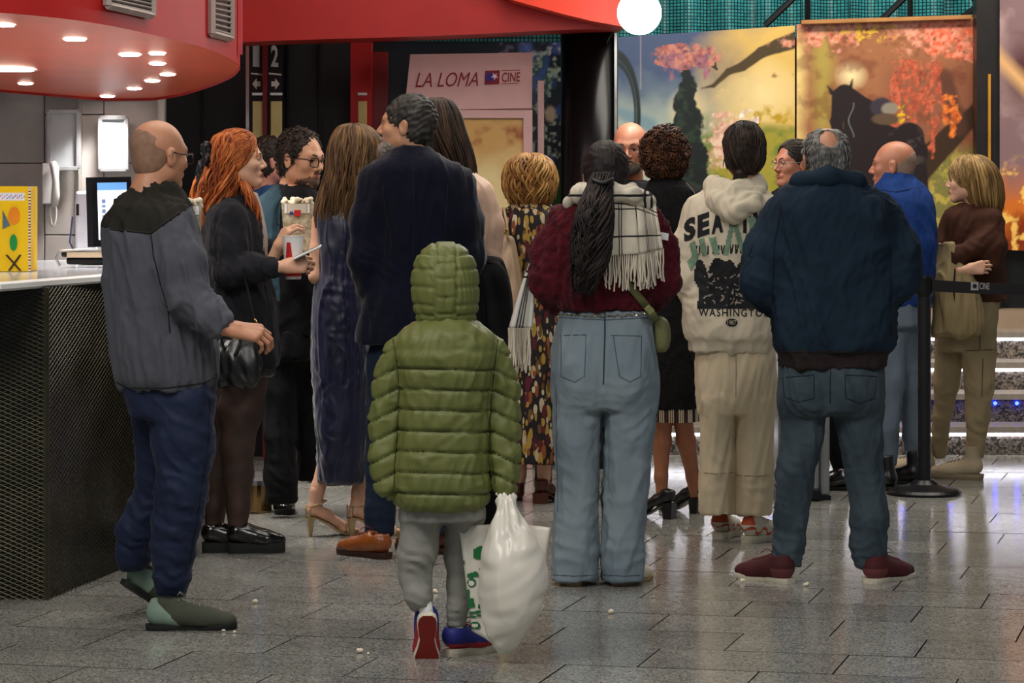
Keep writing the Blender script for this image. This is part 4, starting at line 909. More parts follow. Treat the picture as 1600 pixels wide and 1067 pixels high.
        if brow:
            for sx in (-1, 1):
                q = np.array([(sx*.014, .0965, .021), (sx*.026, .0945, .026), (sx*.038, .0865, .026), (sx*.047, .077, .020)])
                s.mb('eyebrow', MB().tube(L(catmull(q, 3)*sc_), np.linspace(.0048, .0022, 10)*sc_, 5), brow)
        if lipc:
            lm = mat('lips_'+lipc, lipc, rough=.4, bump=.1)
            up = np.array([(-.021, .089, -.0625), (-.01, .0965, -.0595), (0, .0985, -.0608), (.01, .0965, -.0595), (.021, .089, -.0625)]); lo_ = np.array([(-.019, .089, -.0645), (-.008, .0955, -.0685), (0, .0975, -.069), (.008, .0955, -.0685), (.019, .089, -.0645)])
            b = MB().tube(L(catmull(up, 3)*sc_), np.interp(np.linspace(0, 1, 13), [0, .5, 1], [.001, .0052, .001])*sc_, 6); b.tube(L(catmull(lo_, 3)*sc_), np.interp(np.linspace(0, 1, 13), [0, .5, 1], [.001, .0062, .001])*sc_, 6)
            s.mb('lips', b, lm)
    def toh(s, V):
        c, R, _ = s.H; return np.asarray(V)@R.T+c
    def hairshell(s, m, grow=.006, cuts=(), extra=(), subs=(), amp=.002, f=40, h=.0045, name='hair', w=1., label=None, seed=1):
        c, R, sc_ = s.H; T = lambda x, y, z: (x*sc_, y*sc_, z*sc_)
        P = [ell(T(0, -.014, .034), T(.077*w, .098, .087), .02), ell(T(0, -.035, -.03), T(.062*w, .062, .062), .03)]+[ell(T(*a), T(*b), .02) for a, b in extra]
        S_ = [ell(T(*a), T(*b), .006) for a, b in subs]+[ell(T(sx*.085*w, -.004, -.01), T(.02, .017, .026), .008) for sx in (-1, 1)]
        V, Fc = sdf(P, h*sc_, grow=grow, cuts=[(a, b, cc, d*sc_) for a, b, cc, d in cuts], subs=S_)
        N = vnorm(V, Fc); V = V+N*(amp*wob(V, f, seed))[:, None]
        o = s.part(name, s.toh(V), Fc, m, label=label); return V, Fc
    def curls(s, V, Fc, m, n, R_=.010, r=.0028, turns=1.6, region=None, name='curls', seed=3, loc=True, long=.0):
        rg = np.random.default_rng(seed); N = vnorm(V, Fc); b = MB(); ids = np.arange(len(V))
        if region is not None: ids = ids[region(V)]
        for i in rg.choice(ids, n):
            c = V[i]; nn = N[i]; d = rg.normal(size=3); t1 = d-nn*(d@nn); t1 /= np.linalg.norm(t1); t2 = np.cross(nn, t1); q = R_*rg.uniform(.6, 1.3)
            t = np.linspace(0, turns*2*PI, 12); P = c+nn*(.3*q)+(np.cos(t)[:, None]*t1+np.sin(t)[:, None]*(nn*.8+t2*.3))*q+np.outer(t/(turns*6.28)-.5, t2)*(q*2.2)
            if long: P[:, 2] -= long*(t/t.max())
            b.tube(s.toh(P) if loc else P, r, 4, m=int(rg.integers(2)), cap=False)
        s.mb(name, b, m)
    def sweep(s, m, starts, end, n, r=.0024, grow=.06, seed=1, name='swept_hair', spread=.012, droop=0., wav=.0):
        rg = np.random.default_rng(seed); b = MB(); S_ = np.array(starts, float); e0 = np.array(end, float); A = np.array([.077, .098, .087]); c0 = np.array([0, -.014, .034]); t = np.linspace(0, 1, 14)[:, None]
        for i in range(n):
            u = rg.uniform(0, len(S_)-1); j = min(int(u), len(S_)-2); p0 = S_[j]*(1-(u-j))+S_[j+1]*(u-j); e = e0+rg.normal(size=3)*spread
            q = p0*(1-t)+e*t; q[:, 2] -= droop*np.sin(t[:, 0]*PI); q[:, 2] += wav*np.sin(t[:, 0]*9+rg.uniform(0, 6)); d = (q-c0)/A; k = np.linalg.norm(d, axis=1)[:, None]; q = c0+d/k*A*(1+grow+rg.uniform(-.015, .03)) if True else q
            b.tube(s.toh(q*s.H[2]), r*np.interp(t[:, 0], [0, .15, .9, 1], [.4, 1, 1, .6]), 4, m=int(rg.integers(len(m))), cap=False)
        return s.mb(name, b, m)
    def strands(s, V, Fc, m, n, L, region, seed, r=.0022, name='hair_strands'):
        rg = np.random.default_rng(seed); N = vnorm(V, Fc); ok = np.where(region(V))[0]; b = MB(); t = np.linspace(0, 1, 7)
        for i in rg.choice(ok, n):
            c = V[i]; d = np.array([-c[0]*4, -.2, -1.]); d -= N[i]*(d@N[i]); d /= np.linalg.norm(d)+1e-9; q = c+np.outer(t*L, d)-np.outer((t*L)**2*4.5, N[i])+N[i]*.001
            b.tube(s.toh(q), r*np.array([.4, 1, 1, 1, 1, .8, .3]), 4, m=int(rg.integers(2)), cap=False)
        s.mb(name, b, m)
    def locks(s, R, m, n=160, r=.005, amp=.010, fr=9., th=(0, 2*PI), seed=0, name='hair', top=None, out=.0, ends=.6, npt=22, base=True, bh=.009, label=None, nn=2.0, tip=.03):
        # R: pixel rings from top to bottom -> base mass + wavy locks
        rr = np.array(s.ring(R)); rg = np.random.default_rng(seed); rr = catmull(rr, 5)
        b = MB()
        if base:
            V, Fc = sdf([loft(np.array([(a, b_, c, d*.96, e*.96) for a, b_, c, d, e in rr]), .01, 2.1)], bh, smooth=2)
        for i in range(n):
            t0 = rg.uniform(0, .12); t1 = rg.uniform(ends, 1.); t = np.linspace(t0, t1, npt); q = np.stack([np.interp(t, np.linspace(0, 1, len(rr)), rr[:, j]) for j in range(5)], 1)
            a0 = rg.uniform(*th); ph = rg.uniform(0, 6.28); fz = fr*rg.uniform(.8, 1.2)
            wv = amp*np.sin(q[:, 2]*fz+ph+a0*3)*np.clip((t-.05)*3, 0, 1)
            rs = 1+rg.uniform(-.03, .05)+out
            x = q[:, 0]+np.cos(a0)*(q[:, 3]*rs)+wv*abs(math.sin(a0)); y = q[:, 1]+np.sin(a0)*(q[:, 4]*rs)+wv*abs(math.cos(a0))*.8+amp*.5*np.cos(q[:, 2]*fz+ph)
            z = q[:, 2].copy(); z[-1] -= rg.uniform(0, tip)
            rad = r*rg.uniform(.7, 1.3)*np.interp(np.linspace(0, 1, npt), [0, .1, .8, 1], [.5, 1, .9, .15])
            b.tube(np.stack([x, y, z], 1), rad, 5, m=int(rg.integers(len(m))) if isinstance(m, list) else 0, cap=False)
        ms = m if isinstance(m, list) else [m]
        if base: b.add(V, Fc, 0)
        o = s.mb(name, b, ms, label); return o
    def glasses(s, m, w=.030, h=.019, rect=True, r=.0017):
        L = s.toh; sc_ = s.H[2]; b = MB()
        for sx in (-1, 1):
            t = np.linspace(0, 2*PI, 25)[:-1]; e = .55 if rect else 1.
            x = np.sign(np.cos(t))*np.abs(np.cos(t))**e*w*.85; z = np.sign(np.sin(t))*np.abs(np.sin(t))**e*h
            b.tube(L(np.stack([sx*.034+x, .108-.35*np.abs(x+sx*.008)*.5, z-.004], 1)*sc_), r*sc_, 6, closed=True)
            b.tube(L(np.array([(sx*(.034+w*.85), .101, .004), (sx*.075, .085, .008), (sx*.083, .03, .006), (sx*.086, -.01, .012), (sx*.086, -.022, -.006)])*sc_), r*1.1*sc_, 6)
        b.tube(L(np.array([(-.009, .107, .002), (0, .111, .006), (.009, .107, .002)])*sc_), r*sc_, 6)
        s.mb('glasses', b, m)
    # ------------------------------------------------------------ hand
    def hand(s, px, py, dy, f, n, side=1, curl=(20, 30, 20), sc_=1., thumb=(.55, .75, .35), spread=.06, wrist=.05, res=.0028):
        f = np.array(f, float); f /= np.linalg.norm(f); n = np.array(n, float); n -= f*(n@f); n /= np.linalg.norm(n); r = np.cross(f, n)*side
        o = s.p(px, py, dy); M = lambda a, b, c: o+(r*a+f*b+n*c)*sc_   # a toward thumb side, b toward fingers, c toward palm
        P = []; kn = [(.031, .090), (.010, .096), (-.011, .092), (-.030, .082)]; ln = [(.040, .024, .019), (.045, .028, .020), (.041, .026, .019), (.031, .019, .017)]; rd = [.0092, .0095, .009, .008]
        P.append(rc(M(0, -wrist, 0), M(0, .012, 0), .026*sc_, .027*sc_, .02))
        for (a, b), l in zip(kn, rd): P.append(rc(M(a*.55, .012, 0), M(a, b, 0), .0165*sc_, .0125*sc_, .014))
        for (a, b), l, rr_ in zip(kn, ln, rd):
            p0 = M(a, b, 0); ang = 0; sp_ = a*spread/.03
            for j in range(3):
                ang += D(curl[j]); d = (f*math.cos(ang)+n*math.sin(ang)+r*sp_*math.cos(ang)); d /= np.linalg.norm(d); p1 = p0+d*l[j]*sc_
                P.append(rc(p0, p1, rr_*sc_*(1-.08*j), rr_*sc_*(.92-.1*j), .003)); p0 = p1
        t = r*thumb[1]+f*thumb[0]+n*thumb[2]; t /= np.linalg.norm(t); p0 = M(.018, .022, .006); p1 = p0+t*.042*sc_; t2 = f*.8+r*.25+n*.5; t2 /= np.linalg.norm(t2); p2 = p1+t2*.03*sc_; p3 = p2+(t2*.85+n*.4)*.022*sc_
        P += [rc(p0, p1, .016*sc_, .0115*sc_, .010), rc(p1, p2, .0115*sc_, .010*sc_, .004), rc(p2, p3, .010*sc_, .008*sc_, .004)]
        V, Fc = sdf(P, res); s.bodyV.append((V, Fc))
    # ------------------------------------------------------------ footwear
    def shoe(s, px, py, yaw, L=.29, w=.102, kind='sneaker', m=None, ms=None, ml=None, pitch=0, roll=0, dy=None, label=None, col=.035, ts=.019, mats=None, matf=None, name='shoe'):
        Y = YF(py) if dy is None else s.Y+dy; o = W(px, py, Y); R = rot(D(yaw), D(pitch), D(roll)); 
        if dy is None: o[2] = 0
        T = lambda V: np.asarray(V)@R.T+o; h2 = w/2
        t = np.array([0, .04, .12, .25, .42, .56, .68, .8, .9, .96, 1.]); hw = np.array([.36, .62, .76, .72, .58, .74, .95, 1., .84, .58, .22])*h2*.95
        tt = np.linspace(0, 1, 30); tt = .5-.5*np.cos(tt*PI); hh = np.interp(tt, t, hw); up = .03*np.clip((tt-.75)/.25, 0, 1)**2*L*.35
        outl = [(h, a*L, u) for h, a, u in zip(hh, tt, up)]+[(-h, a*L, u) for h, a, u in zip(hh[::-1], tt[::-1], up[::-1])]
        n = len(outl); e = .0015 if kind != 'boot' else .004
        bot = np.array([(x*.95, y, z) for x, y, z in outl]); top = np.array([((abs(x)+e)*np.sign(x), y+(-e if y < L*.5 else e*.6), z+ts) for x, y, z in outl]); mid = (bot+top)/2; mid[:, 0] += np.sign(mid[:, 0])*e*.8
        A = np.concatenate([bot, mid, top]); fs = [tuple(range(n)), tuple(range(2*n, 3*n))[::-1]]+[(k*n+i, (k+1)*n+i, (k+1)*n+(i+1) % n, k*n+(i+1) % n) for k in (0, 1) for i in range(n)]
        P = [rc((0, L*.15, ts+.036), (0, L*.32, ts+.032), h2*.80, h2*.80, .02, sq=(1, 1, 1.0)), rc((0, L*.32, ts+.030), (0, L*.66, ts+.014), h2*.80, h2*.94, .02, sq=(1, 1, .8)), rc((0, L*.66, ts+.012), (0, L*.86, ts+.009), h2*.92, h2*.74, .02, sq=(1, 1, .74))]
        P += [rc((0, L*.17, ts+.05), (0, L*.19, ts+.05+col), h2*.74, h2*.70, .02, flat=True), rc((0, L*.24, ts+.045), (0, L*.58, ts+.022), h2*.62, h2*.66, .02)]
        cuts = [(0, 0, -1, -(ts-.004))]
        subs = [ell((0, L*.18, ts+.06+col), (h2*.55, h2*.62, .03), .006)] if kind != 'boot' else []
        if kind == 'sneaker': P += [rc((0, L*.33, ts+.055), (0, L*.52, ts+.034), h2*.5, h2*.5, .012)]
        V, Fc = sdf(P, .0048, cuts=cuts, subs=subs); cen = V[Fc].mean(1); mi = matf(cen/L) if matf else None
        up_ = s.part(name, T(V), Fc, mats or m, mi, label)
        so = s.part('sole', T(A), fs, ms, [len(ms)-1 if isinstance(ms, list) else 0]+[0]*(len(fs)-1), parent=up_, smooth=False)
        bv_ = make_bvh(V, Fc)
        def zt(x, y):
            r_ = bv_.ray_cast(Vector((x, y, .4)), Vector((0, 0, -1))); return r_[0].z if r_[0] else ts+.04
        if ml is not None:
            b = MB()
            for i in range(5):
                y = L*(.36+.075*i); pts = [(x, y+.004*math.sin(i), zt(x, y)+.002) for x in np.linspace(-h2*.42, h2*.42, 7)]; b.tube(T(pts), .0026, 5)
            y0 = L*.34; b.tube(T([(0, y0, zt(0, y0)+.006), (.02, y0+.01, zt(0, y0)+.022), (.034, y0+.03, zt(0, y0)+.008), (.01, y0+.006, zt(0, y0)+.004)]), .002, 5); b.tube(T([(0, y0, zt(0, y0)+.006), (-.02, y0+.01, zt(0, y0)+.02), (-.034, y0+.03, zt(0, y0)+.004)]), .002, 5)
            s.mb('laces', b, ml, parent=up_)
        return up_
    def heel(s, px, py, yaw, L=.245, hh=.07, m=None, block=False, strappy=False, label=None, sk=None):
        # px,py: floor contact of the heel tip
        Y = YF(py); o = W(px, py, Y); o[2] = 0; R = rot(D(yaw)); T = lambda V: np.asarray(V)@R.T+o; Lp = math.sqrt(L*L-hh*hh)
        y = np.array([-.01, .02, .06, .11, .15, .19, .23])*Lp/.235; z = np.array([hh, hh*.98, hh*.78, hh*.36, .012, .007, .010]); w_ = np.array([.022, .029, .027, .03, .042, .038, .014])
        nseg = len(y); ys = np.linspace(y[0], y[-1], 20); zs = np.interp(ys, y, z); ws = np.interp(ys, y, w_)
        b = MB(); A = [(-a, q, c) for a, q, c in zip(ws, ys, zs)]+[(a, q, c) for a, q, c in zip(ws, ys, zs)]; Bt = [(x, q, max(c-.008, 0)) for x, q, c in A]; n = 20
        fs = [(i, n+i, n+i+1, i+1) for i in range(n-1)]+[(2*n+i, 2*n+i+1, 3*n+i+1, 3*n+i) for i in range(n-1)]+[(i, i+1, 2*n+i+1, 2*n+i) for i in range(n-1)]+[(n+i, 3*n+i, 3*n+i+1, n+i+1) for i in range(n-1)]
        b.add(T(np.array(A+Bt)), fs)
        if block: hp_ = [[(-.028, -.012), (.028, -.012), (.028, .04), (-.028, .04)], [(-.03, -.008), (.03, -.008), (.03, .032), (-.03, .032)]]
        else: hp_ = [[(-.02, -.012), (.02, -.012), (.02, .02), (-.02, .02)], [(-.006, 0), (.006, 0), (.006, .012), (-.006, .012)]]
        V = [(x, q, hh-.004) for x, q in hp_[0]]+[(x, q, 0) for x, q in hp_[1]]; b.add(T(V), [(0, 1, 2, 3), (7, 6, 5, 4)]+[(i, 4+i, 4+(i+1) % 4, (i+1) % 4) for i in range(4)])
        P = []
        if not strappy:
            P = [rc((0, .022, hh+.03), (0, .07, hh*.7+.03), .031, .030, .02), rc((0, .07, hh*.7+.028), (0, .15, .036), .030, .034, .02, sq=(1, 1, .8)), rc((0, .15, .03), (0, .2, .018), .034, .026, .015, sq=(1, 1, .62))]
            if block: P.append(rc((0, .02, hh+.03), (0, .018, hh+.055), .031, .032, .015, flat=True))
            Vv, Fv = sdf(P, .005, cuts=[(0, math.sin(.32)*-1, -math.cos(.32), -(hh*.75)*math.cos(.32)-.018)] if False else [(0, 0, -1, -.004)], subs=[rc((0, .03, -.06+hh), (0, .12, -.062), .055, .055, .004)] if not block else [rc((0, .075, hh-.055), (0, .12, -.03), .04, .03, .006)])
            o1 = s.part('shoe', T(Vv), Fv, m, label=label); s.mb('sole', b, m, parent=o1, smooth=False)
        else:
            o1 = s.mb('shoe', b, m, label, smooth=False); st = MB()
            for (yy, zz, rr_, hz) in ((.165, .008, .041, .045), (.19, .006, .038, .036)):
                a = np.linspace(0, PI, 12); s.mb('toe_strap', MB().tube(T(np.stack([np.cos(a)*rr_, yy+0*a, zz+np.sin(a)*hz], 1)), .009, 6), m, parent=o1)
            a = np.linspace(0, 2*PI, 20); st.tube(T(np.stack([np.cos(a)*.034, .035+np.sin(a)*.038, hh+.055+.012*np.sin(a)], 1)), .0045, 6)
            st.tube(T([(.027, -.005, hh), (.03, -.004, hh+.05)]), .004, 5); st.tube(T([(-.027, -.005, hh), (-.03, -.004, hh+.05)]), .004, 5)
            s.mb('strap', st, m, parent=o1)
            P = [rc((0, .02, hh+.028), (0, .075, hh*.72+.03), .026, .027, .02), rc((0, .075, hh*.72+.028), (0, .16, .032), .028, .03, .02, sq=(1, 1, .75)), rc((0, .16, .024), (0, .205, .018), .03, .022, .015, sq=(1.15, 1, .6)), rc((0, .025, hh+.03), (0, .03, hh+.11), .026, .027, .02)]
            Vv, Fv = sdf(P, .005); s.bodyV.append((T(Vv), Fv))
        return o1
    def seam(s, g, pts, r=.0018, m=None, name='seam', off=.0015, parent=None, step=6.):
        q = densify(pts, step); P = [hit(s.bv[g], x, y, off) for x, y in q]; runs = []; cur = []
        for p in P:
            if p is None or (cur and np.linalg.norm(p-cur[-1]) > .06):
                if len(cur) > 1: runs.append(cur)
                cur = [] if p is None else [p]
            else: cur.append(p)
        if len(cur) > 1: runs.append(cur)
        b = MB()
        for c in runs: b.tube(c, r, 4)
        return b if b.v else None
    def seams(s, g, lists, r, m, name='seams', off=.0012):
        b = MB()
        for L in lists:
            q = s.seam(g, L, r, off=off)
            if q: b.add(np.concatenate(q.v), q.f)
        if b.v: return tag(s.mb(name, b, m), kind='stuff')
    def patch(s, g, c, nu, nv, m, name, off=.01, th=.004, disp=None, label=None, fallback=None, back=False, edge=None, parent=None):
        # c: px corners tl,tr,br,bl ; draped on garment g ; uv (0..1)
        c = np.array(c, float); V = []; UV = []
        for j in range(nv+1):
            for i in range(nu+1):
                u, v = i/nu, j/nv; q = (c[0]*(1-u)+c[1]*u)*(1-v)+(c[3]*(1-u)+c[2]*u)*v
                if edge is not None: q = q+np.array(edge(u, v))
                h_ = hit(s.bv[g], q[0], q[1], 0)
                V.append(W(q[0], q[1], h_[1]-off) if h_ is not None else None); UV.append((u, v))
        for _ in range(200):
            bad = [k for k in range(len(V)) if V[k] is None]
            if not bad: break
            new = {}
            for k in bad:
                i, j = k % (nu+1), k//(nu+1); nb = [V[jj*(nu+1)+ii][1] for ii, jj in ((i-1, j), (i+1, j), (i, j-1), (i, j+1)) if 0 <= ii <= nu and 0 <= jj <= nv and V[jj*(nu+1)+ii] is not None]
                if nb:
                    u, v = i/nu, j/nv; q = (c[0]*(1-u)+c[1]*u)*(1-v)+(c[3]*(1-u)+c[2]*u)*v
                    if edge is not None: q = q+np.array(edge(u, v))
                    new[k] = W(q[0], q[1], np.mean(nb)+.004)
            for k, v_ in new.items(): V[k] = v_
        V = np.array(V); UV = np.array(UV); g2 = V[:, 1].reshape(nv+1, nu+1).copy()
        for _ in range(4):
            gp = np.pad(g2, 1, mode='edge'); g3 = (gp[:-2, 1:-1]+gp[2:, 1:-1]+gp[1:-1, :-2]+gp[1:-1, 2:]+4*g2)/8; g2 = np.minimum(g3, g2+.002) if off > .006 else g2
        V[:, 1] = g2.ravel()
        if disp is not None: V[:, 1] -= disp(UV[:, 0], UV[:, 1])
        i = (np.arange(nu)[None, :]+np.arange(nv)[:, None]*(nu+1)).ravel(); Fq = np.stack([i, i+nu+1, i+nu+2, i+1], 1)
        o = s.part(name, V, Fq, m, uv=UV, label=label, parent=parent)
        if th: md = o.modifiers.new('solid', 'SOLIDIFY'); md.thickness = th; md.offset = 0
        return V.reshape(nv+1, nu+1, 3)
    def print_text(s, g, text, quad, m, arc=0., name='lettering', off=.002, sub=2, **k):
        V, Fs = text_mesh(text, **k); bm = bmesh.new(); vs = [bm.verts.new((a, b, 0)) for a, b in V]
        for f in Fs:
            try: bm.faces.new([vs[i] for i in f])
            except Exception: pass
        for _ in range(sub):
            ed = [e for e in bm.edges if e.calc_length() > .02]
            if ed: bmesh.ops.subdivide_edges(bm, edges=ed, cuts=1); bmesh.ops.triangulate(bm, faces=bm.faces[:])
        P = []; Q = np.array(quad, float)
        for v in bm.verts:
            u, w = v.co.x, v.co.y; q = (Q[0]*(1-u)+Q[1]*u)*(1-w)+(Q[3]*(1-u)+Q[2]*u)*w; q = q+np.array([0, arc*(2*u-1)**2]); h_ = hit(s.bv[g], q[0], q[1], off); P.append(h_)
        fs = [[v.index for v in f.verts] for f in bm.faces]; bm.verts.index_update(); fs = [[v.index for v in f.verts] for f in bm.faces]
        fs = [f for f in fs if all(P[i] is not None for i in f) and max(P[i][1] for i in f)-min(P[i][1] for i in f) < .05]
        P = [p if p is not None else s.base for p in P]; bm.free()
        return s.part(name, P, fs, m, smooth=False)
    def blob(s, g, polys, m, name='print', off=.002, step=3.):
        # polygons (px) filled by a fine grid on the garment
        V = []; Fs = []; idx = {}
        for poly in polys:
            poly = np.array(poly, float); x0, y0 = poly.min(0); x1, y1 = poly.max(0)
            def inside(x, y):
                c_ = False; j = len(poly)-1
                for i in range(len(poly)):
                    if (poly[i][1] > y) != (poly[j][1] > y) and x < (poly[j][0]-poly[i][0])*(y-poly[i][1])/(poly[j][1]-poly[i][1]+1e-9)+poly[i][0]: c_ = not c_
                    j = i
                return c_
            for X in np.arange(math.floor(x0/step)*step, x1, step):
                for Yy in np.arange(math.floor(y0/step)*step, y1, step):
                    if inside(X+step/2, Yy+step/2):
                        q = []
                        for dx, dy_ in ((0, 0), (0, step), (step, step), (step, 0)):
                            key = (round(X+dx, 3), round(Yy+dy_, 3))
                            if key not in idx:
                                h_ = hit(s.bv[g], key[0], key[1], off)
                                if h_ is None: idx[key] = -1
                                else: idx[key] = len(V); V.append(h_)
                            q.append(idx[key])
                        if -1 not in q: Fs.append(q)
        if Fs: return tag(s.part(name, V, Fs, m, smooth=False), kind='stuff')
def fringe(s, pts, dirs, L, m, name='fringe', r=.0016, seed=0, parent=None):
    rg = np.random.default_rng(seed); b = MB()
    for p in pts:
        d = np.array(dirs, float)+rg.normal(size=3)*.06; d /= np.linalg.norm(d); l = L*rg.uniform(.8, 1.1); t = np.linspace(0, 1, 6)
        P = p+np.outer(t*l, d)+np.stack([.003*np.sin(t*9+rg.uniform(0, 6)), .002*np.cos(t*7), 0*t], 1)*t[:, None]; b.tube(P, r, 4, cap=False)
    return s.mb(name, b, m, parent=parent)
# ================================================================ THE CAST
sk_tan = skin('skin_tan', 'bd8566'); sk_fair = skin('skin_fair', 'd3a286'); sk_mid = skin('skin_mid', 'c4906f'); sk_ruddy = skin('skin_ruddy', 'b97a5e'); sk_olive = skin('skin_olive', 'a87252')
m_lace = mat('lace_grey', '6c6e66', bump=0, rough=.9); m_blk_leather = mat('black_leather', '101012', rough=.3, spec=.6, bump=.15, bs=180)
m_rub_dk = mat('rubber_dark', '1c1e1c', rough=.8, bump=.2, bs=200); m_rub_wh = mat('rubber_cream', 'd5cdb8', rough=.6, var=.1, bump=.1)
m_frame = mat('glasses_frame', '2a1614', rough=.25, bump=0, var=0)
m_gold = mat('gold_clasp', 'c09a50', rough=.25, metal=.9, bump=0, var=0)
m_stitch = lambda n, c: mat(n, c, bump=0, var=0, rough=.9)

# ---------------- 1. bald man in grey softshell, far left
P = Person(262, 972, 'bald man with glasses in grey and black softshell jacket beside the counter', skin_=sk_tan)
g1 = cloth('softshell_grey', '50525a', var=.10, vs=5, bump=.15, sheen=.05); g2 = cloth('softshell_yoke', '26241f', bump=.2)
def yoke(c):
    x, y = topx(c); return ((y < 357+.10*(x-165)+(x > 236)*(-(x-236)*.75)) | ((y < 300) & (x > 200))).astype(int)*1
P.garment('jacket', [g1, g2], P.loft([(241, 288, 35, .085), (239, 300, 44, .12), (236, 316, 57, .17), (235, 335, 66, .20), (237, 365, 73, .215), (241, 420, 77, .21), (247, 480, 80, .20), (256, 540, 83, .20), (261, 585, 80, .19), (262, 608, 73, .17)])
    +P.chain([(268, 352, 39, -.14), (282, 410, 38, -.17), (296, 466, 34, -.20)], .04)+P.chain([(296, 466, 34, -.20), (322, 490, 29, -.22), (352, 513, 21, -.23)], .02, flat=True)
    +P.chain([(238, 352, 34, .16), (262, 460, 34, .2), (320, 520, 22, .1)], .03), h=.0085, matfn=yoke, bvh=True, fold=.010, seed=3, ff=(5, 5, 1.4),
    wr=[(292, 462, -.32, .13, (.5, 0, .9), .05, .007), (320, 495, -.3, .12, (1, 0, .4), .045, .006), (240, 480, -.2, .22, (1, 0, .12), .09, .006), (262, 598, -.2, .15, (1, 0, .2), .04, .003)])
P.seams('jacket', [[(164, 357), (186, 359), (212, 362), (236, 364), (252, 352), (262, 345), (280, 332)]], .0045, m_stitch('st_yoke', '222018'))
P.seams('jacket', [[(236, 366), (240, 400), (250, 440), (262, 480), (266, 520)], [(170, 590), (200, 606), (260, 606), (320, 598), (338, 588)]], .0022, m_stitch('st_black', '17171a'))
g3 = cloth('track_navy', '1e2740', rough=.65, var=.12, vs=6, bump=.2, sheen=.05)
P.garment('trousers', g3, P.loft([(260, 596, 74, .15), (264, 620, 72, .15), (268, 650, 66, .14)], .04)+P.chain([(284, 625, 54, -.05), (286, 690, 48, -.06), (284, 771, 39, -.06), (277, 813, 37, -.05), (271, 860, 34, -.04), (268, 900, 28, -.04), (266, 928, 21, -.04)], .03, flat=True)
    +P.chain([(246, 628, 46, .1), (256, 690, 44, .12), (250, 745, 35, .14), (233, 790, 32, .15), (216, 830, 32, .16), (210, 862, 28, .17), (212, 888, 22, .17)], .025, flat=True), h=.0085, seed=4, fold=.005, ff=(5, 5, 3), bvh=True,
    wr=[(284, 790, -.15, .2, (.35, 0, 1), .06, .009), (268, 880, -.15, .14, (.1, 0, 1), .045, .008), (215, 840, .05, .18, (.5, 0, 1), .055, .009), (290, 640, -.2, .16, (.8, 0, .7), .08, .006)])
P.seams('trousers', [[(328, 620), (326, 690), (316, 760), (305, 830), (296, 880)]], .002, m_stitch('st_navy', '10162a'))
sg = mat('shoe_olive', '3b3f33', rough=.85, var=.2, bump=.4, bs=200); sg2 = mat('shoe_sage', '7d9484', rough=.8, bump=.3)
P.shoe(228, 984, -84, L=.31, w=.115, mats=[sg, sg2], matf=lambda c: (c[:, 1] < .42-c[:, 2]*.9).astype(int), ms=m_rub_dk, ml=m_lace, label='olive trainer flat on the floor with sage heel')
P.shoe(190, 912, -62, L=.30, w=.115, dy=.18, pitch=-34, mats=[sg, sg2], matf=lambda c: ((c[:, 1] < .30) & (c[:, 2] < .30)).astype(int), ms=m_rub_dk, ml=m_lace, label='olive trainer with its heel lifted')
P.head(252, 189, -47, pitch=-4, sc_=1.0, jaw=1.05, wide=1.02, nk=1.1, brow=mat('brow_grey', '4a3c34', bump=0), neckto=(0, -.06, -.22))
P.hairshell(mat('stubble_hair', '8c6a55', rough=.75, var=.15, vs=40, bump=.3, bs=400), grow=.0012, cuts=[(0, .6, .8, .012), (0, 1, .0, .028)], amp=0, label='closely shaved grey brown hair')
P.glasses(m_frame, rect=True, r=.0022)
P.hand(362, 514, -.23, (1, 0, -.16), (-.1, .6, -.8), side=1, curl=(38, 42, 30), thumb=(.7, .3, .5), sc_=1.03, wrist=.06)
P.finish()

P1_ = P
# ---------------- 2. red-haired woman in black blazer
P = Person(366, 862, 'red-haired woman in black blazer and sheer tights holding a phone', skin_=sk_fair)
bz = cloth('blazer_black', '1d1d22', var=.12, bump=.25, sheen=.05)
P.garment('blazer', bz, P.loft([(364, 306, 24, .07), (362, 318, 36, .12), (362, 335, 46, .16), (364, 370, 50, .175), (368, 420, 50, .165), (374, 470, 56, .17), (379, 520, 56, .17), (384, 560, 52, .17), (384, 574, 49, .165)])
    +P.chain([(356, 342, 29, -.14), (354, 385, 28, -.17), (358, 425, 25, -.2)], .03)+P.chain([(358, 425, 24, -.2), (395, 420, 22, -.2), (436, 417, 15, -.2)], .02, flat=True)
    +P.chain([(368, 345, 24, .15), (385, 400, 23, .18), (428, 388, 14, .02)], .02), h=.0085, bvh=True, seed=8, wr=[(360, 425, -.3, .12, (.7, 0, .7), .045, .006), (345, 370, -.3, .14, (.3, 0, 1), .06, .004), (400, 420, -.3, .1, (1, 0, .2), .04, .004)])
P.seams('blazer', [[(392, 328), (404, 370), (408, 420), (420, 470), (428, 530)], [(334, 350), (337, 400), (340, 440)]], .0025, m_stitch('st_black', ''))
P.garment('blouse', cloth('blouse_grey', 'a79c94'), P.loft([(388, 300, 15, .05), (394, 330, 18, .07), (398, 370, 20, .08), (402, 420, 16, .07)]), h=.011, fold=.003)
P.garment('skirt', mat('skirt_leather', '131315', rough=.35, spec=.5, bump=.2), P.loft([(384, 548, 47, .15), (386, 576, 44, .15), (386, 588, 42, .14)]), h=.012, fold=.003)
tights = mat('sheer_tights', '2b201d', col2='46322a', rough=.6, var=.2, vs=10, bump=.1)
P.garment('tights', tights, P.chain([(386, 580, 35, -.04), (376, 640, 34, -.04), (370, 695, 26, -.03), (372, 740, 23, -.02), (372, 792, 17, -.02), (371, 846, 15, -.02)], .03)+P.chain([(366, 580, 33, .1), (352, 640, 30, .1), (345, 695, 24, .1), (340, 745, 20, .1), (336, 792, 16, .1), (334, 842, 14, .1)], .03), h=.009, fold=0)
lo_m = mat('patent_black', '0e0d0e', rough=.18, spec=.7, bump=.05)
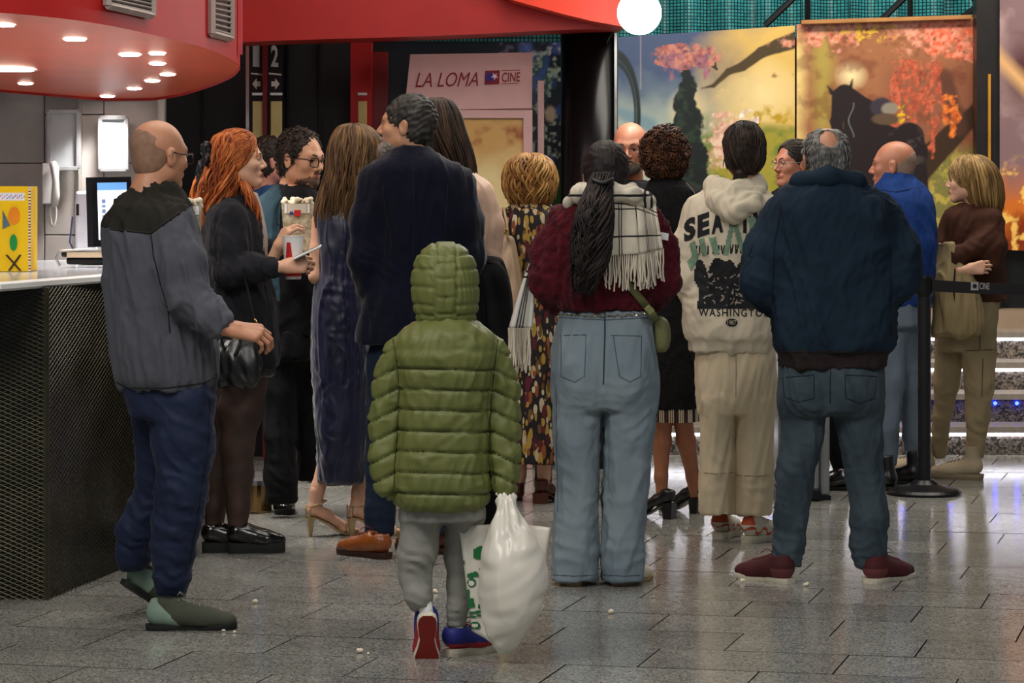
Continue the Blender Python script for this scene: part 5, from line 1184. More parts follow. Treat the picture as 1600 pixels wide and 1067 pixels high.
for (x, y, dl) in ((356, 864, 'chunky black loafer, near one'), (316, 863, 'chunky black loafer, far one')):
    P.shoe(x, y, -82, L=.235, w=.1, m=lo_m, ms=m_rub_dk, ts=.042, col=.01, label=dl)
P.head(371, 208, -88, pitch=3, ears=False, sc_=.95, nose=.85, jaw=.92, brow=mat('brow_auburn', '5a2f1c', bump=0), lipc='a04c46', nk=.85)
rh = [hairm('hair_red', 'a8521f', '6c2e12'), hairm('hair_red_light', 'd07c3a', '8c4218')]
P.hairshell(rh[0], grow=.014, cuts=[(0, .8, .6, .098), (0, 1, -.25, .036), (0, .8, -.6, .03)], amp=.001, f=30, name='hair')
P.sweep(rh, [(.01, .062, .10), (.035, .055, .088), (.058, .038, .06), (.066, .03, .025), (.07, .02, -.01)], (.05, -.10, -.03), 200, r=.0036, grow=.20, droop=.0, wav=.004, spread=.03)
P.sweep(rh, [(-.01, .06, .10), (0, .04, .115), (.02, -.02, .12)], (.02, -.11, .02), 110, r=.0036, grow=.20, seed=2, spread=.02)
P.sweep(rh, [(.07, .03, .03), (.076, .02, .0), (.074, .01, -.03)], (.055, -.07, -.09), 90, r=.0036, grow=.2, seed=6, spread=.02, wav=.004)
P.locks([(358, 206, 6, .02), (356, 214, 20, .06), (354, 232, 25, .085), (350, 256, 28, .09), (342, 285, 36, .10), (332, 318, 34, .10), (323, 350, 25, .09), (318, 388, 12, .05)], rh, n=240, r=.0058, amp=.020, fr=30, seed=5, name='hair_length', ends=.5)
P.locks([(380, 282, 5, .04, -.04), (386, 300, 8, .05, -.05), (394, 320, 9, .05, -.05), (398, 340, 9, .04, -.05), (402, 362, 5, .03, -.05)], rh, n=40, r=.005, amp=.012, fr=30, seed=6, name='front_lock', ends=.5)
P.locks([(364, 222, 8, .06, -.03), (360, 240, 14, .06, -.04), (348, 258, 16, .06, -.05)], rh, n=36, r=.005, amp=.006, fr=20, seed=9, name='side_lock', ends=.7)
b = MB(); V, Fc = sdf([ell(P.p(322, 232, -.06), (.022, .04, .028), .01), ell(P.p(324, 248, -.07), (.020, .035, .035), .01), ell(P.p(315, 266, -.05), (.022, .03, .045), .01), ell(P.p(309, 286, -.04), (.014, .02, .05), .01)], .006)
P.part('hair_bow', V+vnorm(V, Fc)*(.004*wob(V, 25, 3))[:, None], Fc, mat('satin_black', '0e0e12', rough=.35, bump=.1))
P.hand(444, 416, -.21, (1, 0, .12), (-.1, .85, -.3), side=1, curl=(45, 50, 30), thumb=(.7, .2, .6), sc_=.92)
P.hand(434, 388, -.02, (.45, 0, .9), (.8, .5, -.3), side=-1, curl=(40, 40, 30), thumb=(.6, .5, .5), sc_=.9)
P.finish()
A0 = P
# phone
def thing_box(name, label, cat, c, d, m, R, off_mats=None, bev=.004):
    o = empty(name, c); tag(o, label, cat); MB().box((0, 0, 0), d, R=R).build('case', m, o, bevel=bev); return o
c = P.p(480, 394, -.24); o = thing_box('smartphone', 'white smartphone held out by the red-haired woman', 'phone', c, (.125, .072, .009), m_white, rot(0, D(3), D(-25)))
MB().box((0, 0, 0), (.117, .064, .0104), R=rot(0, D(3), D(-25))).build('screen', mat('phone_screen', '3a4048', rough=.1, bump=0), o)
# cup
c = P.p(458, 436, -.14); cup = empty('paper_cup', c); tag(cup, 'white and red paper drink cup above the phone of the red-haired woman', 'cup')
MB().lathe([(.031, 0), (.032, .003), (.043, .172), (.045, .176)], (0, 0, 0), 32).build('body', m_white, cup, smooth=False)
a = np.linspace(-PI*.80, -PI*.45, 12); V = []
for z, k_ in ((.045, 1), (.15, .35)):
    for q in a: r_ = .0335+.011*z/.172+.0006; V.append((r_*math.cos(-PI*.62+(q+PI*.62)*k_), r_*math.sin(-PI*.62+(q+PI*.62)*k_), z))
mk('red_print', V, [(i, i+1, 13+i, 12+i) for i in range(11)], mat('cup_red', 'c01c20', bump=0), cup)
a2 = np.linspace(-PI*.9, -PI*.1, 14); V = [((.0335+.011*z/.172+.0008)*math.cos(q), (.0335+.011*z/.172+.0008)*math.sin(q), z) for z in (.012, .04) for q in a2]
mk('red_band', V, [(i, i+1, 15+i, 14+i) for i in range(13)], mat('cup_red', ''), cup)
# shoulder bag of the red-haired woman
hb_ = empty('handbag', P.p(373, 600, -.25)); tag(hb_, 'black leather shoulder bag hanging at the red-haired woman\'s hip', 'bag')
pp = lambda x, y, d=0.: P.p(x, y, d)
def lf(R): return loft(P.ring(R), .02, 2.8)
V, Fc = sdf([lf([(370, 604, 28, .03, -.25), (371, 596, 34, .045, -.25), (372, 570, 36, .05, -.25), (371, 545, 34, .04, -.25), (370, 528, 30, .02, -.25)])], .007); N = vnorm(V, Fc)
mk('body', V+N*(.006*wob(V, 9, 3))[:, None], Fc, m_blk_leather, hb_, off=hb_.location)
MB().tube(catmull([pp(350, 545, -.29), pp(346, 525, -.3), pp(352, 510, -.3), pp(366, 512, -.3), pp(376, 530, -.3), pp(366, 556, -.31)], 5), .006, 6).build('handle', m_blk_leather, hb_, off=hb_.location, smooth=True)
MB().tube([pp(402, 540, -.25), pp(397, 500, -.25), pp(388, 460, -.25), pp(380, 420, -.26)], .006, 5).build('strap', m_blk_leather, hb_, off=hb_.location)
MB().tube(catmull([pp(397, 498, -.26), pp(402, 506, -.26), pp(398, 516, -.26), pp(393, 506, -.26)], 4), .004, 6).build('clasp', m_gold, hb_, off=hb_.location, smooth=True)

# ---------------- 3. bearded man in teal blazer
P = Person(440, 808, 'bearded man with glasses in teal blazer holding popcorn', skin_=sk_mid)
tl = cloth('blazer_teal', '20363f', bump=.3); bk = cloth('shirt_black', '0f0f12')
def tm_(c):
    x, y = topx(c); return ((x > 437) | (y > 470)).astype(int)
P.garment('blazer', [tl, bk], P.loft([(458, 288, 30, .09), (456, 302, 42, .14), (454, 325, 50, .17), (454, 360, 50, .18), (456, 420, 48, .17), (458, 480, 44, .16), (458, 525, 44, .15)])
    +P.chain([(424, 325, 24, 0), (420, 380, 23, -.02), (426, 430, 20, -.05)], .03)+P.chain([(426, 430, 20, -.05), (452, 400, 14, -.1)], .02), h=.011, matfn=tm_, bvh=True, seed=12, wr=[(425, 400, -.1, .15, (0, 0, 1), .07, .004)])
P.seams('blazer', [[(440, 306), (437, 340), (436, 380), (432, 420)], [(440, 305), (428, 330), (434, 352)]], .003, m_stitch('st_teal', '1c3038'))
P.garment('trousers', cloth('trousers_black', '0e0e11', rough=.8), P.loft([(456, 515, 43, .15), (456, 560, 42, .14)], .03)+P.chain([(440, 545, 30), (438, 610, 28), (437, 680, 25), (439, 740, 25), (441, 786, 23)], .02, flat=True)+P.chain([(472, 545, 30, .05), (480, 620, 26, .1), (482, 690, 23, .15), (484, 745, 20, .2)], .02, flat=True), h=.011, wr=[(440, 765, -.1, .14, (.2, 0, 1), .05, .008)], ff=(6, 6, 3))
P.shoe(440, 795, -172, L=.27, w=.1, m=lo_m, ms=m_rub_dk, ml=BLACK(), col=.02)
P.shoe(486, 752, -150, L=.27, w=.1, m=lo_m, ms=m_rub_dk, col=.02)
P.head(474, 205, -126, pitch=-6, roll=0, sc_=1.06, jaw=1.0, wide=1.0, nk=1.0, brow=mat('brow_dark', '2b1d16', bump=0), neckto=(0, -.09, -.2))
hd = [hairm('hair_dark', '2c2019', '17100c'), hairm('hair_dark2', '4a3a2e', '241812')]
V, Fc = P.hairshell(hd[0], grow=.008, cuts=[(0, .8, .6, .100), (0, 1, -.5, .024)], amp=.003, f=45)
P.curls(V, Fc, hd, 330, R_=.008, r=.0026, region=lambda V: V[:, 1] < .06)
c_, R_, k_ = P.H
Vb, Fb = sdf([ell((0, .03, -.078), (.059, .057, .044), .02), ell((0, .074, -.09), (.030, .027, .028), .02)], .005, cuts=[(0, .45, 1, -.022)], subs=[ell((0, .1, -.064), (.02, .02, .006), .004), ell((0, .0, -.2), (.05, .06, .06), .02)])
P.part('beard', P.toh(Vb*k_+vnorm(Vb, Fb)*(.002*wob(Vb, 60, 3))[:, None]), Fb, mat('beard_brown', '5c4638', rough=.8, var=.3, vs=60, bump=.6, bs=300))
P.mb('moustache', MB().tube(P.toh(catmull([(-.026, .085, -.060), (-.012, .097, -.051), (0, .0995, -.050), (.012, .097, -.051), (.026, .085, -.060)], 3)*k_), .0038, 6), mat('beard_brown', ''))
P.glasses(mat('glasses_black', '0c0c0e', rough=.2, bump=0), rect=True, r=.0024)
P.hand(444, 386, -.26, (.8, -.2, .5), (.5, .8, 0), side=-1, curl=(45, 45, 30), sc_=1.)
P.finish()
# popcorn box
def popbox(px0, px1, pt, pb, Y, label, tilt=0., corner=True):
    a, b_ = W(px0, pb, Y), W(px1, pt, Y); o = empty('popcorn_box', ((a[0]+b_[0])/2, Y, a[2])); tag(o, label, 'box', 'popcorn boxes in hands'); w = (b_[0]-a[0]); h = b_[2]-a[2]; t_, d = w/2, w*.36; wb = t_*.8
    V = [(-wb, -d*.8, 0), (wb, -d*.8, 0), (wb, d*.8, 0), (-wb, d*.8, 0), (-t_, -d, h), (t_, -d, h), (t_, d, h), (-t_, d, h)]
    MB().add(V, [(0, 3, 2, 1), (0, 1, 5, 4), (1, 2, 6, 5), (2, 3, 7, 6), (3, 0, 4, 7)]).build('carton', mat('carton_print', 'cfc2a4', col2='8d7a5c', vs=38, rough=.7, bump=.1), o)
    for x in (-t_*.72, t_*.72): MB().box((x, -d-.001, h*.9), (.011, .003, h*.2)).build('corner_stripe', m_white, o)
    MB().box((0, -d-.0008, h*.90), (t_*1.2, .002, h*.2)).build('label_band', mat('band_cream', 'd8cdb8', bump=0), o)
    MB().box((t_*.02, -d-.003, h*.80), (t_*.42, .002, h*.13)).build('red_square', mat('cup_red', ''), o)
    sp_ = [(-t_*.35+(.013 if i % 2 == 0 else .006)*math.cos(i*PI/6), -d-.005, h*.80+(.013 if i % 2 == 0 else .006)*math.sin(i*PI/6)) for i in range(12)]
    MB().add(sp_, [tuple(range(12))]).build('blue_star', m_nav, o)
    rg = np.random.default_rng(4); b = MB()
    pr = [ell((rg.uniform(-t_, t_)*.9, rg.uniform(-d, d)*.9, h+rg.uniform(-.005, .02)), (rg.uniform(.008, .013),)*3, .003) for _ in range(60)]
    V, Fc = sdf(pr, .0035); tag(mk('popcorn_heap', V, Fc, m_pop, o), kind='stuff')
    return o
popbox(441, 490, 318, 392, P.Y-.30, 'full popcorn box held by the bearded man')

popbox(277, 315, 322, 390, P1_.Y+.06, 'popcorn box peeping out between the grey jacket and the red hair')
# ---------------- 4. man mostly hidden behind the bearded man
P = Person(478, 745, 'dark-haired man with rosy face mostly hidden behind the bearded man', skin_=skin('skin_rosy', 'cf8f7c'))
P.garment('jumper', cloth('jumper_blue', '2a4c78'), P.loft([(428, 290, 22, .08), (428, 310, 46, .14), (432, 360, 48, .16), (442, 450, 46, .15), (452, 560, 44, .15), (462, 610, 36, .13)])+P.chain([(462, 350, 20), (478, 480, 20), (484, 600, 15)], .03), h=.014)
P.garment('trousers', cloth('trousers_black', ''), P.chain([(450, 580, 30), (462, 640, 24, -.1), (470, 690, 20), (474, 735, 17)], .03)+P.chain([(472, 580, 28), (490, 650, 24, -.05), (492, 700, 19), (494, 740, 17)], .03), h=.014)
P.shoe(478, 744, -150, m=lo_m, ms=m_rub_dk, L=.27); P.shoe(496, 744, -150, m=lo_m, ms=m_rub_dk, L=.27)
P.head(424, 215, -75, pitch=0, sc_=1., eyes=True, brow=mat('brow_dark', ''))
P.hairshell(hd[0], grow=.012, cuts=[(0, .7, .6, .088), (0, 1, -.3, .05)], amp=.003)
P.finish()

# ---------------- 5. woman with long brown hair, navy dress, gold heels
P = Person(528, 838, 'woman with very long brown hair in navy satin dress and gold heels', skin_=sk_fair)
nv = mat('navy_satin', '171a36', rough=.38, var=.15, bump=.12, bs=80, sheen=.3, spec=.5)
P.garment('dress', nv, P.loft([(540, 318, 22, .07), (538, 330, 40, .11), (536, 370, 40, .13), (534, 420, 37, .125), (532, 450, 40, .14), (534, 500, 45, .165), (535, 560, 47, .18), (536, 620, 46, .18), (537, 690, 43, .17), (536, 740, 39, .16), (537, 752, 38, .155)]), h=.0095, bvh=True, seed=21, fold=.007, ff=(5, 5, 1.),
    wr=[(535, 470, -.2, .16, (.2, 0, 1), .06, .005), (520, 620, -.2, .3, (1, 0, .1), .09, .008)])
P.bodyV.append(sdf(P.chain([(502, 345, 15, 0), (497, 390, 12.5, -.02), (494, 432, 10.5, -.04)], .02, body=False)+P.chain([(494, 432, 11, -.04), (508, 415, 9, .12), (530, 385, 8, .25)], .02, body=False)+P.chain([(574, 345, 15, 0), (582, 390, 12.5), (584, 432, 10.5, .04)], .02, body=False), .006))
for (x, y, ax) in ((483, 838, 507), (548, 839, 563)):
    P.heel(x, y, -68, L=.25, hh=.085, m=mat('gold_leather', 'b39a72', rough=.3, metal=.45, bump=.1), strappy=True, label='gold high heel sandal')
    dz = YF(y)-P.Y+.03; P.bodyV.append(sdf(P.chain([(x+24, 730, 13, dz), (x+14, 762, 10.5, dz-.01), (x+11, 790, 10, dz-.02)], .02, body=False), .006))
P.head(549, 199, 8, sc_=.97, fine=False, eyes=False, lipc=None, nk=.85)
bh = [hairm('hair_brown', '664a2e', '362416'), hairm('hair_brown_l', '8a6a44', '523a22')]
P.locks([(552, 193, 4, .012), (552, 195, 13, .04), (553, 200, 25, .075), (555, 215, 36, .105), (554, 240, 41, .12), (552, 270, 42, .125), (547, 302, 47, .12), (541, 339, 49, .11), (534, 371, 37, .09), (529, 403, 20, .05)], bh, n=360, r=.0046, amp=.009, fr=24, seed=11, name='hair', ends=.72)
P.finish()
# popcorn box edge at her right hand
popbox(545, 568, 345, 385, P.Y-.02, 'popcorn box partly hidden behind the velvet blazer')

# ---------------- 6. man in navy velvet blazer
P = Person(612, 868, 'grey-bearded man in dark navy velvet blazer, jeans and tan leather shoes', skin_=sk_mid)
vel = mat('velvet_navy', '0a0d1f', rough=.9, sheen=.22, var=.2, bump=.3, bs=300, spec=.15)
P.garment('blazer', vel, P.loft([(642, 228, 30, .085), (643, 240, 42, .12), (646, 256, 68, .15), (649, 275, 84, .16), (652, 320, 86, .165), (650, 380, 80, .16), (645, 440, 75, .155), (640, 490, 78, .165), (636, 520, 80, .17), (635, 536, 80, .17)])
    +P.chain([(590, 288, 29, -.02), (581, 345, 32, -.03), (576, 405, 31, -.03), (584, 440, 27, .0), (612, 440, 22, .15)], .035)+P.chain([(712, 288, 30, -.02), (722, 345, 33, -.02), (726, 400, 31, -.02), (712, 440, 27, .03), (690, 450, 22, .15)], .035), h=.009, bvh=True, seed=31,
    wr=[(580, 430, -.15, .12, (.5, 0, .9), .05, .007), (722, 425, -.15, .12, (-.5, 0, .9), .05, .007), (600, 500, -.2, .2, (1, 0, -.2), .07, .006)])
P.seams('blazer', [[(646, 262), (647, 350), (645, 430), (642, 535)], [(598, 290), (604, 350), (600, 420), (590, 520)], [(700, 290), (696, 350), (700, 430)]], .0016, m_stitch('st_black', ''))
dn = cloth('denim_dark', '1c2638', bump=.3)
P.garment('jeans', dn, P.loft([(642, 515, 62, .14), (642, 570, 60, .14)], .03)+P.chain([(606, 560, 33), (600, 640, 28), (597, 740, 24), (594, 800, 23), (593, 838, 23)], .02, flat=True)+P.chain([(674, 560, 35), (680, 640, 29), (690, 740, 24), (692, 800, 22), (694, 832, 21)], .02, flat=True), h=.011, seed=33, ff=(6, 6, 3), wr=[(596, 800, -.1, .15, (.1, 0, 1), .06, .006)])
P.shoe(607, 874, 44, L=.30, w=.105, m=mat('tan_leather', '8c4a1c', rough=.3, spec=.6, var=.2, bump=.1), ms=mat('sole_brown', '35170c', rough=.6, bump=.1), ml=mat('lace_brown', '6a3212', bump=0), col=.012, ts=.026, label='tan leather derby shoe, left one')
P.shoe(703, 866, 50, L=.29, w=.105, m=mat('tan_dark', '5e2c16', rough=.35, bump=.1), ms=mat('sole_brown', ''), col=.012, ts=.026)
P.head(638, 149, 78, pitch=3, sc_=1.03, jaw=1.08, wide=1., nk=1.12, brow=mat('brow_grey', ''), neckto=(0, -.05, -.21))
gh = hairm('hair_dark_grey', '3c3934', '191715')
P.hairshell(gh, grow=.009, cuts=[(0, .75, .62, .098), (0, 1, -.45, .052)], amp=.003, f=35)
P.hairshell(mat('hair_temple_grey', '8a8278', rough=.6, bump=.5, bs=300), grow=.004, cuts=[(0, 1, -.1, .045), (0, 0, 1, .035), (0, -1, .0, .01)], amp=.001, name='grey_temples')
k_ = P.H[2]; Vb, Fb = sdf([ell((0, .028, -.076), (.064, .062, .048), .02), ell((0, .082, -.098), (.034, .032, .036), .02)], .005, cuts=[(0, .3, 1, -.034)], subs=[ell((0, .106, -.064), (.024, .02, .007), .004), ell((0, .0, -.2), (.05, .06, .06), .02)])
P.part('beard', P.toh(Vb*k_+vnorm(Vb, Fb)*(.002*wob(Vb, 60, 3))[:, None]), Fb, mat('beard_grey', '8f867c', rough=.85, var=.3, vs=70, bump=.7, bs=300))
P.mb('moustache', MB().tube(P.toh(catmull([(-.026, .088, -.062), (-.012, .104, -.05), (0, .107, -.049), (.012, .104, -.05), (.026, .088, -.062)], 3)*k_), .0055, 6), mat('beard_grey', ''))
P.finish()

# ---------------- 7. woman behind him in cream top, dark coat over her arm
P = Person(735, 838, 'brown-haired woman in cream top behind the man in velvet blazer', skin_=sk_fair)
P.garment('top', cloth('top_cream', 'cfae98', rough=.6), P.loft([(705, 262, 24, .08), (712, 278, 42, .13), (722, 300, 48, .16), (726, 350, 48, .16), (726, 420, 42, .14), (724, 470, 42, .15)])+P.chain([(752, 305, 21, -.02), (766, 355, 20, -.03), (766, 408, 18, -.04)], .03)+P.chain([(766, 408, 18, -.04), (748, 425, 14, -.1), (725, 430, 10, -.15)], .02), h=.010, fold=.005, seed=41, wr=[(766, 400, -.1, .1, (.3, 0, 1), .04, .004)])
P.garment('trousers', cloth('trousers_black', ''), P.loft([(726, 465, 42, .15), (728, 530, 44, .16)])+P.chain([(722, 530, 28), (742, 640, 25), (748, 740, 21), (750, 815, 17)], .02)+P.chain([(748, 530, 28), (756, 640, 24), (762, 740, 20), (764, 815, 17)], .02), h=.014)
P.shoe(748, 838, 10, m=lo_m, ms=m_rub_dk, L=.25); P.shoe(768, 838, -10, m=lo_m, ms=m_rub_dk, L=.25)
P.head(684, 157, 20, sc_=.98, fine=False, eyes=False, lipc=None, nk=.85)
dh = [hairm('hair_umber', '33231a', '1a110b'), hairm('hair_umber_l', '4c382a', '271a12')]
P.locks([(682, 153, 4, .015), (682, 155, 12, .04), (683, 160, 24, .08), (686, 178, 32, .105), (692, 205, 34, .11), (706, 240, 32, .10), (718, 275, 26, .085), (724, 310, 18, .06), (728, 340, 10, .04)], dh, n=260, r=.005, amp=.006, fr=16, seed=14, name='hair', ends=.65)
P.finish()
Pc = P; cl = empty('folded_coat', P.p(768, 540, -.1)); tag(cl, 'dark coat draped over the arm of the woman in cream top', 'coat')
V, Fc = sdf([loft(P.ring([(762, 405, 22, .07, -.1), (766, 430, 26, .08, -.1), (768, 470, 30, .07, -.1), (770, 505, 29, .07, -.1), (774, 540, 22, .06, -.1)]), .03, 2.6)], .010); N = vnorm(V, Fc)
mk('cloth', V+N*(.012*wob(V, (9, 9, 2), 3))[:, None], Fc, cloth('coat_black', '141517'), cl, off=cl.location)
# ---------------- 8. woman with blonde bob in floral dress
P = Person(842, 785, 'woman with blonde curly bob in dark floral dress and brown ankle boots', skin_=sk_fair)
fl = floral('floral_print', '120c0e', ['a8893a', '8a4a24', 'b8a88c', '5a1420', 'a8893a', '6a4a1c', 'c8bca0', '3a1018'])
P.garment('dress', fl, P.loft([(828, 316, 22, .07), (828, 328, 42, .12), (829, 345, 49, .14), (830, 390, 48, .14), (833, 440, 43, .13), (835, 480, 42, .14), (836, 540, 43, .16), (837, 620, 43, .18), (838, 690, 41, .19), (838, 722, 40, .19)])
    +P.chain([(786, 350, 20), (786, 400, 19), (800, 440, 17, .1)], .03)+P.chain([(870, 350, 20), (874, 400, 19), (862, 440, 17, .1)], .03), h=.011, fold=.007, seed=51, ff=(6, 6, .9))
bm_ = mat('boot_brown', '4a2216', rough=.35, bump=.15, var=.25)
P.bodyV.append(sdf(P.chain([(850, 700, 13, 0), (850, 745, 11, 0)], .02, body=False)+P.chain([(812, 700, 13, .05), (812, 745, 11, .05)], .02, body=False), .009))
for (x, y, ya, l) in ((842, 787, -38, 'brown leather ankle boot with block heel'), (806, 782, 20, None)):
    P.heel(x, y, ya, L=.225, hh=.055, m=bm_, block=True, label=l)
P.garment('boot_shaft', bm_, P.chain([(850, 722, 16, .03), (849, 750, 13, .03), (848, 772, 13, .03)], .02), h=.01, fold=.003); P.garment('boot_shaft', bm_, P.chain([(808, 722, 16, .08), (808, 750, 13, .08), (808, 768, 13, .08)], .02), h=.01, fold=.003)
P.head(828, 248, 5, sc_=.98, fine=False, eyes=False, lipc=None, nk=.85)
bl = [hairm('hair_blonde', '9a6c36', '6a4420'), hairm('hair_blonde_l', 'c29654', '8a6230')]
P.locks([(828, 240, 4, .012), (828, 241.5, 13, .04), (828, 246, 24, .08), (828, 256, 34, .11), (828, 275, 41, .13), (828, 295, 40, .125), (828, 312, 33, .105), (829, 326, 20, .07)], bl, n=260, r=.0060, amp=.022, fr=42, seed=17, name='hair', ends=.6, tip=.04)
P.finish()
# cream shoulder tote hanging between the two women
tb = empty('tote_bag', P.p(795, 512, -.24)); tag(tb, 'long cream leather tote hanging from shoulder of the woman in floral dress', 'bag')
tm = mat('tote_cream', 'b79c80', rough=.5, bump=.15, var=.1)
V, Fc = sdf([loft(P.ring([(795, 515, 15, .06, -.2), (795, 500, 18, .08, -.2), (794, 450, 18, .08, -.2), (791, 400, 14, .06, -.2), (789, 372, 10, .03, -.2)]), .02, 2.8)], .009); mk('body', V+vnorm(V, Fc)*(.009*wob(V, (9, 9, 1.5), 3))[:, None], Fc, tm, tb, off=tb.location)
for dx in (-5, 5):
    MB().tube(catmull([P.p(789+dx, 375, -.24), P.p(787+dx, 350, -.24), P.p(786+dx*.6, 335, -.2), P.p(786+dx*.4, 326, -.1)], 4), .0065, 6).build('strap', tm, tb, off=tb.location, smooth=True)
MB().tube(catmull([P.p(784, 362, -.25), P.p(789, 357, -.25), P.p(794, 362, -.25), P.p(789, 367, -.25), P.p(784, 362, -.25)], 4), .003, 6).build('buckle', m_gold, tb, off=tb.location, smooth=True)

# ---------------- 9. woman in burgundy sweater and pale jeans
P = Person(938, 912, 'woman with long dark ponytail in fuzzy burgundy sweater and pale wide jeans', skin_=sk_tan)
jn = mat('denim_pale', '73828c', rough=.9, var=.10, vs=4, bump=.3, bs=300, spec=.15, col2='87949b')
P.garment('jeans', jn, P.loft([(946, 484, 72, .125), (946, 500, 74, .13), (945, 530, 79, .15), (945, 568, 83, .175), (945, 600, 84, .175), (945, 622, 83, .16), (945, 640, 81, .14)], .025, n=2.4)
    +P.loft([(904, 600, 40, .14), (902, 656, 38, .125), (902, 700, 35, .115), (903, 744, 33, .11), (901, 790, 33, .11), (899, 832, 35, .115), (898, 870, 36, .12), (897, 905, 36, .12)], .015)+P.loft([(985, 600, 42, .14), (984, 656, 41, .125), (981, 700, 38, .115), (978, 744, 36, .11), (976, 790, 35, .11), (975, 832, 34, .115), (974, 870, 33, .12), (974, 905, 33, .12)], .015), h=.0085, bvh=True, seed=61, fold=.006, ff=(5, 5, 2.4),
    subs=[rc(P.p(944, 560, -.21), P.p(944, 640, -.20), .03, .045, .07)], wr=[(905, 640, -.1, .14, (.4, 0, 1), .06, .006), (985, 645, -.1, .14, (-.4, 0, 1), .06, .006), (900, 870, -.1, .2, (.2, 0, 1), .07, .006), (975, 870, -.1, .2, (-.2, 0, 1), .07, .006), (905, 745, -.1, .2, (.3, 0, 1), .09, .004), (980, 745, -.1, .2, (-.3, 0, 1), .09, .004)])
st = m_stitch('stitch_denim', '4a5866')
P.seams('jeans', [[(945, 488), (945, 520), (944, 560), (943, 600)]], .0028, m_stitch('st_denim_dk', '34414e'))
P.seams('jeans', [[(876, 524), (916, 523)], [(877, 524), (877, 588), (898, 597), (913, 588), (916, 523)], [(955, 524), (1002, 525), (1001, 588), (984, 597), (968, 588), (958, 524)], [(873, 496), (945, 500), (1018, 496)]], .0014, st)
P.seams('jeans', [[(864, 898), (898, 900), (932, 898)], [(943, 898), (975, 900), (1006, 898)], [(869, 600), (870, 700), (872, 800)]], .0014, st)
sw = cloth('sweater_burgundy', '4c0e1a', var=.3, vs=30, bump=1., bs=150, sheen=.08, bdist=.006)
P.garment('sweater', sw, P.loft([(945, 308, 30, .09), (945, 320, 48, .12), (944, 334, 66, .145), (944, 360, 80, .165), (943, 400, 83, .165), (943, 440, 80, .16), (943, 465, 78, .155), (943, 484, 74, .14)])
    +P.chain([(882, 348, 32), (864, 395, 33), (859, 440, 30, -.02), (872, 462, 25, .06), (900, 462, 18, .18)], .04)+P.chain([(1008, 348, 32), (1027, 395, 33), (1032, 440, 30, -.02), (1018, 462, 25, .06), (990, 462, 18, .18)], .04), h=.009, bvh=True, seed=62, fold=.008, disp=lambda V: .0025*wob(V, 34, 5)+.0018*wob(V, 60, 6),
    wr=[(868, 445, -.1, .13, (.5, 0, 1), .06, .008), (1022, 445, -.1, .13, (-.5, 0, 1), .06, .008), (880, 380, -.1, .2, (1, 0, .1), .07, .006), (1010, 400, -.1, .15, (1, 0, -.2), .07, .005)])
q = densify([(872, 486), (908, 489), (945, 490), (985, 488), (1018, 485)], 3.); b = MB(); rg = np.random.default_rng(2)
for x, y in q:
    h_ = hit(P.bv['jeans'], x, y+4, .004)
    if h_ is not None: b.box(h_+np.array([0, 0, rg.uniform(-.004, .004)]), (.006, .004, .006), R=rot(rg.uniform(0, 3), rg.uniform(0, 3), 0))
P.mb('belt', b, mat('belt_glitter', 'b5a88c', rough=.2, metal=.8, bump=0), label='glittering thin belt', smooth=False)
cs_ = mat('canvas_cream', 'cfc4ae', rough=.85, bump=.2)
P.shoe(897, 916, 4, L=.26, w=.1, m=cs_, ms=mat('sole_tan', 'a88c64', rough=.7, bump=.1)); P.shoe(962, 915, -30, L=.26, w=.1, m=cs_, ms=mat('sole_tan', ''))
P.head(945, 223, 6, sc_=.99, fine=True, eyes=False, lipc=None, nk=.9)
kh = [hairm('hair_black', '1d1514', '0c0808'), hairm('hair_black_l', '33261f', '181010')]
P.hairshell(kh[0], grow=.010, cuts=[(0, 1, 0, .062), (0, .8, -.6, .052)], extra=[((0, -.03, .0), (.074, .08, .07)), ((0, -.06, -.045), (.045, .05, .05))], amp=.002, f=25)
b = MB(); rg = np.random.default_rng(8)   # combed-back strands over the crown
for i in range(150):
    a0 = rg.uniform(-1.5, 1.5); t = np.linspace(.05, 1, 10); r0 = (.0895+.003*rg.uniform(-1, 1))
    z = .034+.095*np.cos(t*2.35); rr_ = np.sin(t*2.35); x = .088*rr_*np.sin(a0)*(1-.75*t**3); y = -.014-.109*rr_*np.cos(a0)*1.0; P3 = np.stack([x, y, z-.02*t**3], 1)*.99; b.tube(P.toh(P3), .0030, 4, m=int(rg.integers(2)), cap=False)
P.mb('hair_strands', b, kh)
P.locks([(944, 268, 16, .045, -.13), (938, 290, 19, .05, -.16), (932, 315, 24, .05, -.20), (928, 345, 29, .055, -.22), (924, 380, 30, .055, -.225), (920, 415, 27, .05, -.22), (914, 440, 19, .04, -.22), (908, 458, 10, .02, -.22)], kh, n=300, r=.0046, amp=.022, fr=44, seed=19, name='ponytail', ends=.7, tip=.04)
tie = P.mb('hair_tie', MB().tube(catmull([P.p(926, 282, -.2), P.p(942, 286, -.225), P.p(958, 280, -.2)], 4), .008, 6), BLACK())
pm = plaid('scarf_plaid', 'c9c0ae', '17161a', [(.30, .012), (.36, .012), (.74, .014), (.82, .014)], [(.22, .014), (.30, .010), (.72, .014)])
Vp = P.patch('sweater', [(948, 296), (1004, 300), (1022, 395), (944, 400)], 22, 26, pm, 'scarf', off=.035, th=.012, disp=lambda u, v: .010*np.sin(u*9+v*2)+.006*np.sin(v*8), label='cream plaid scarf end over the right shoulder blade')
fringe(P, [Vp[-1, i]+np.array([0, -.0, 0]) for i in np.linspace(0, 22, 38).astype(int)], (.02, -.02, -1), .125, mat('scarf_fringe', 'cdc4b2', rough=.95, bump=0), r=.0030)
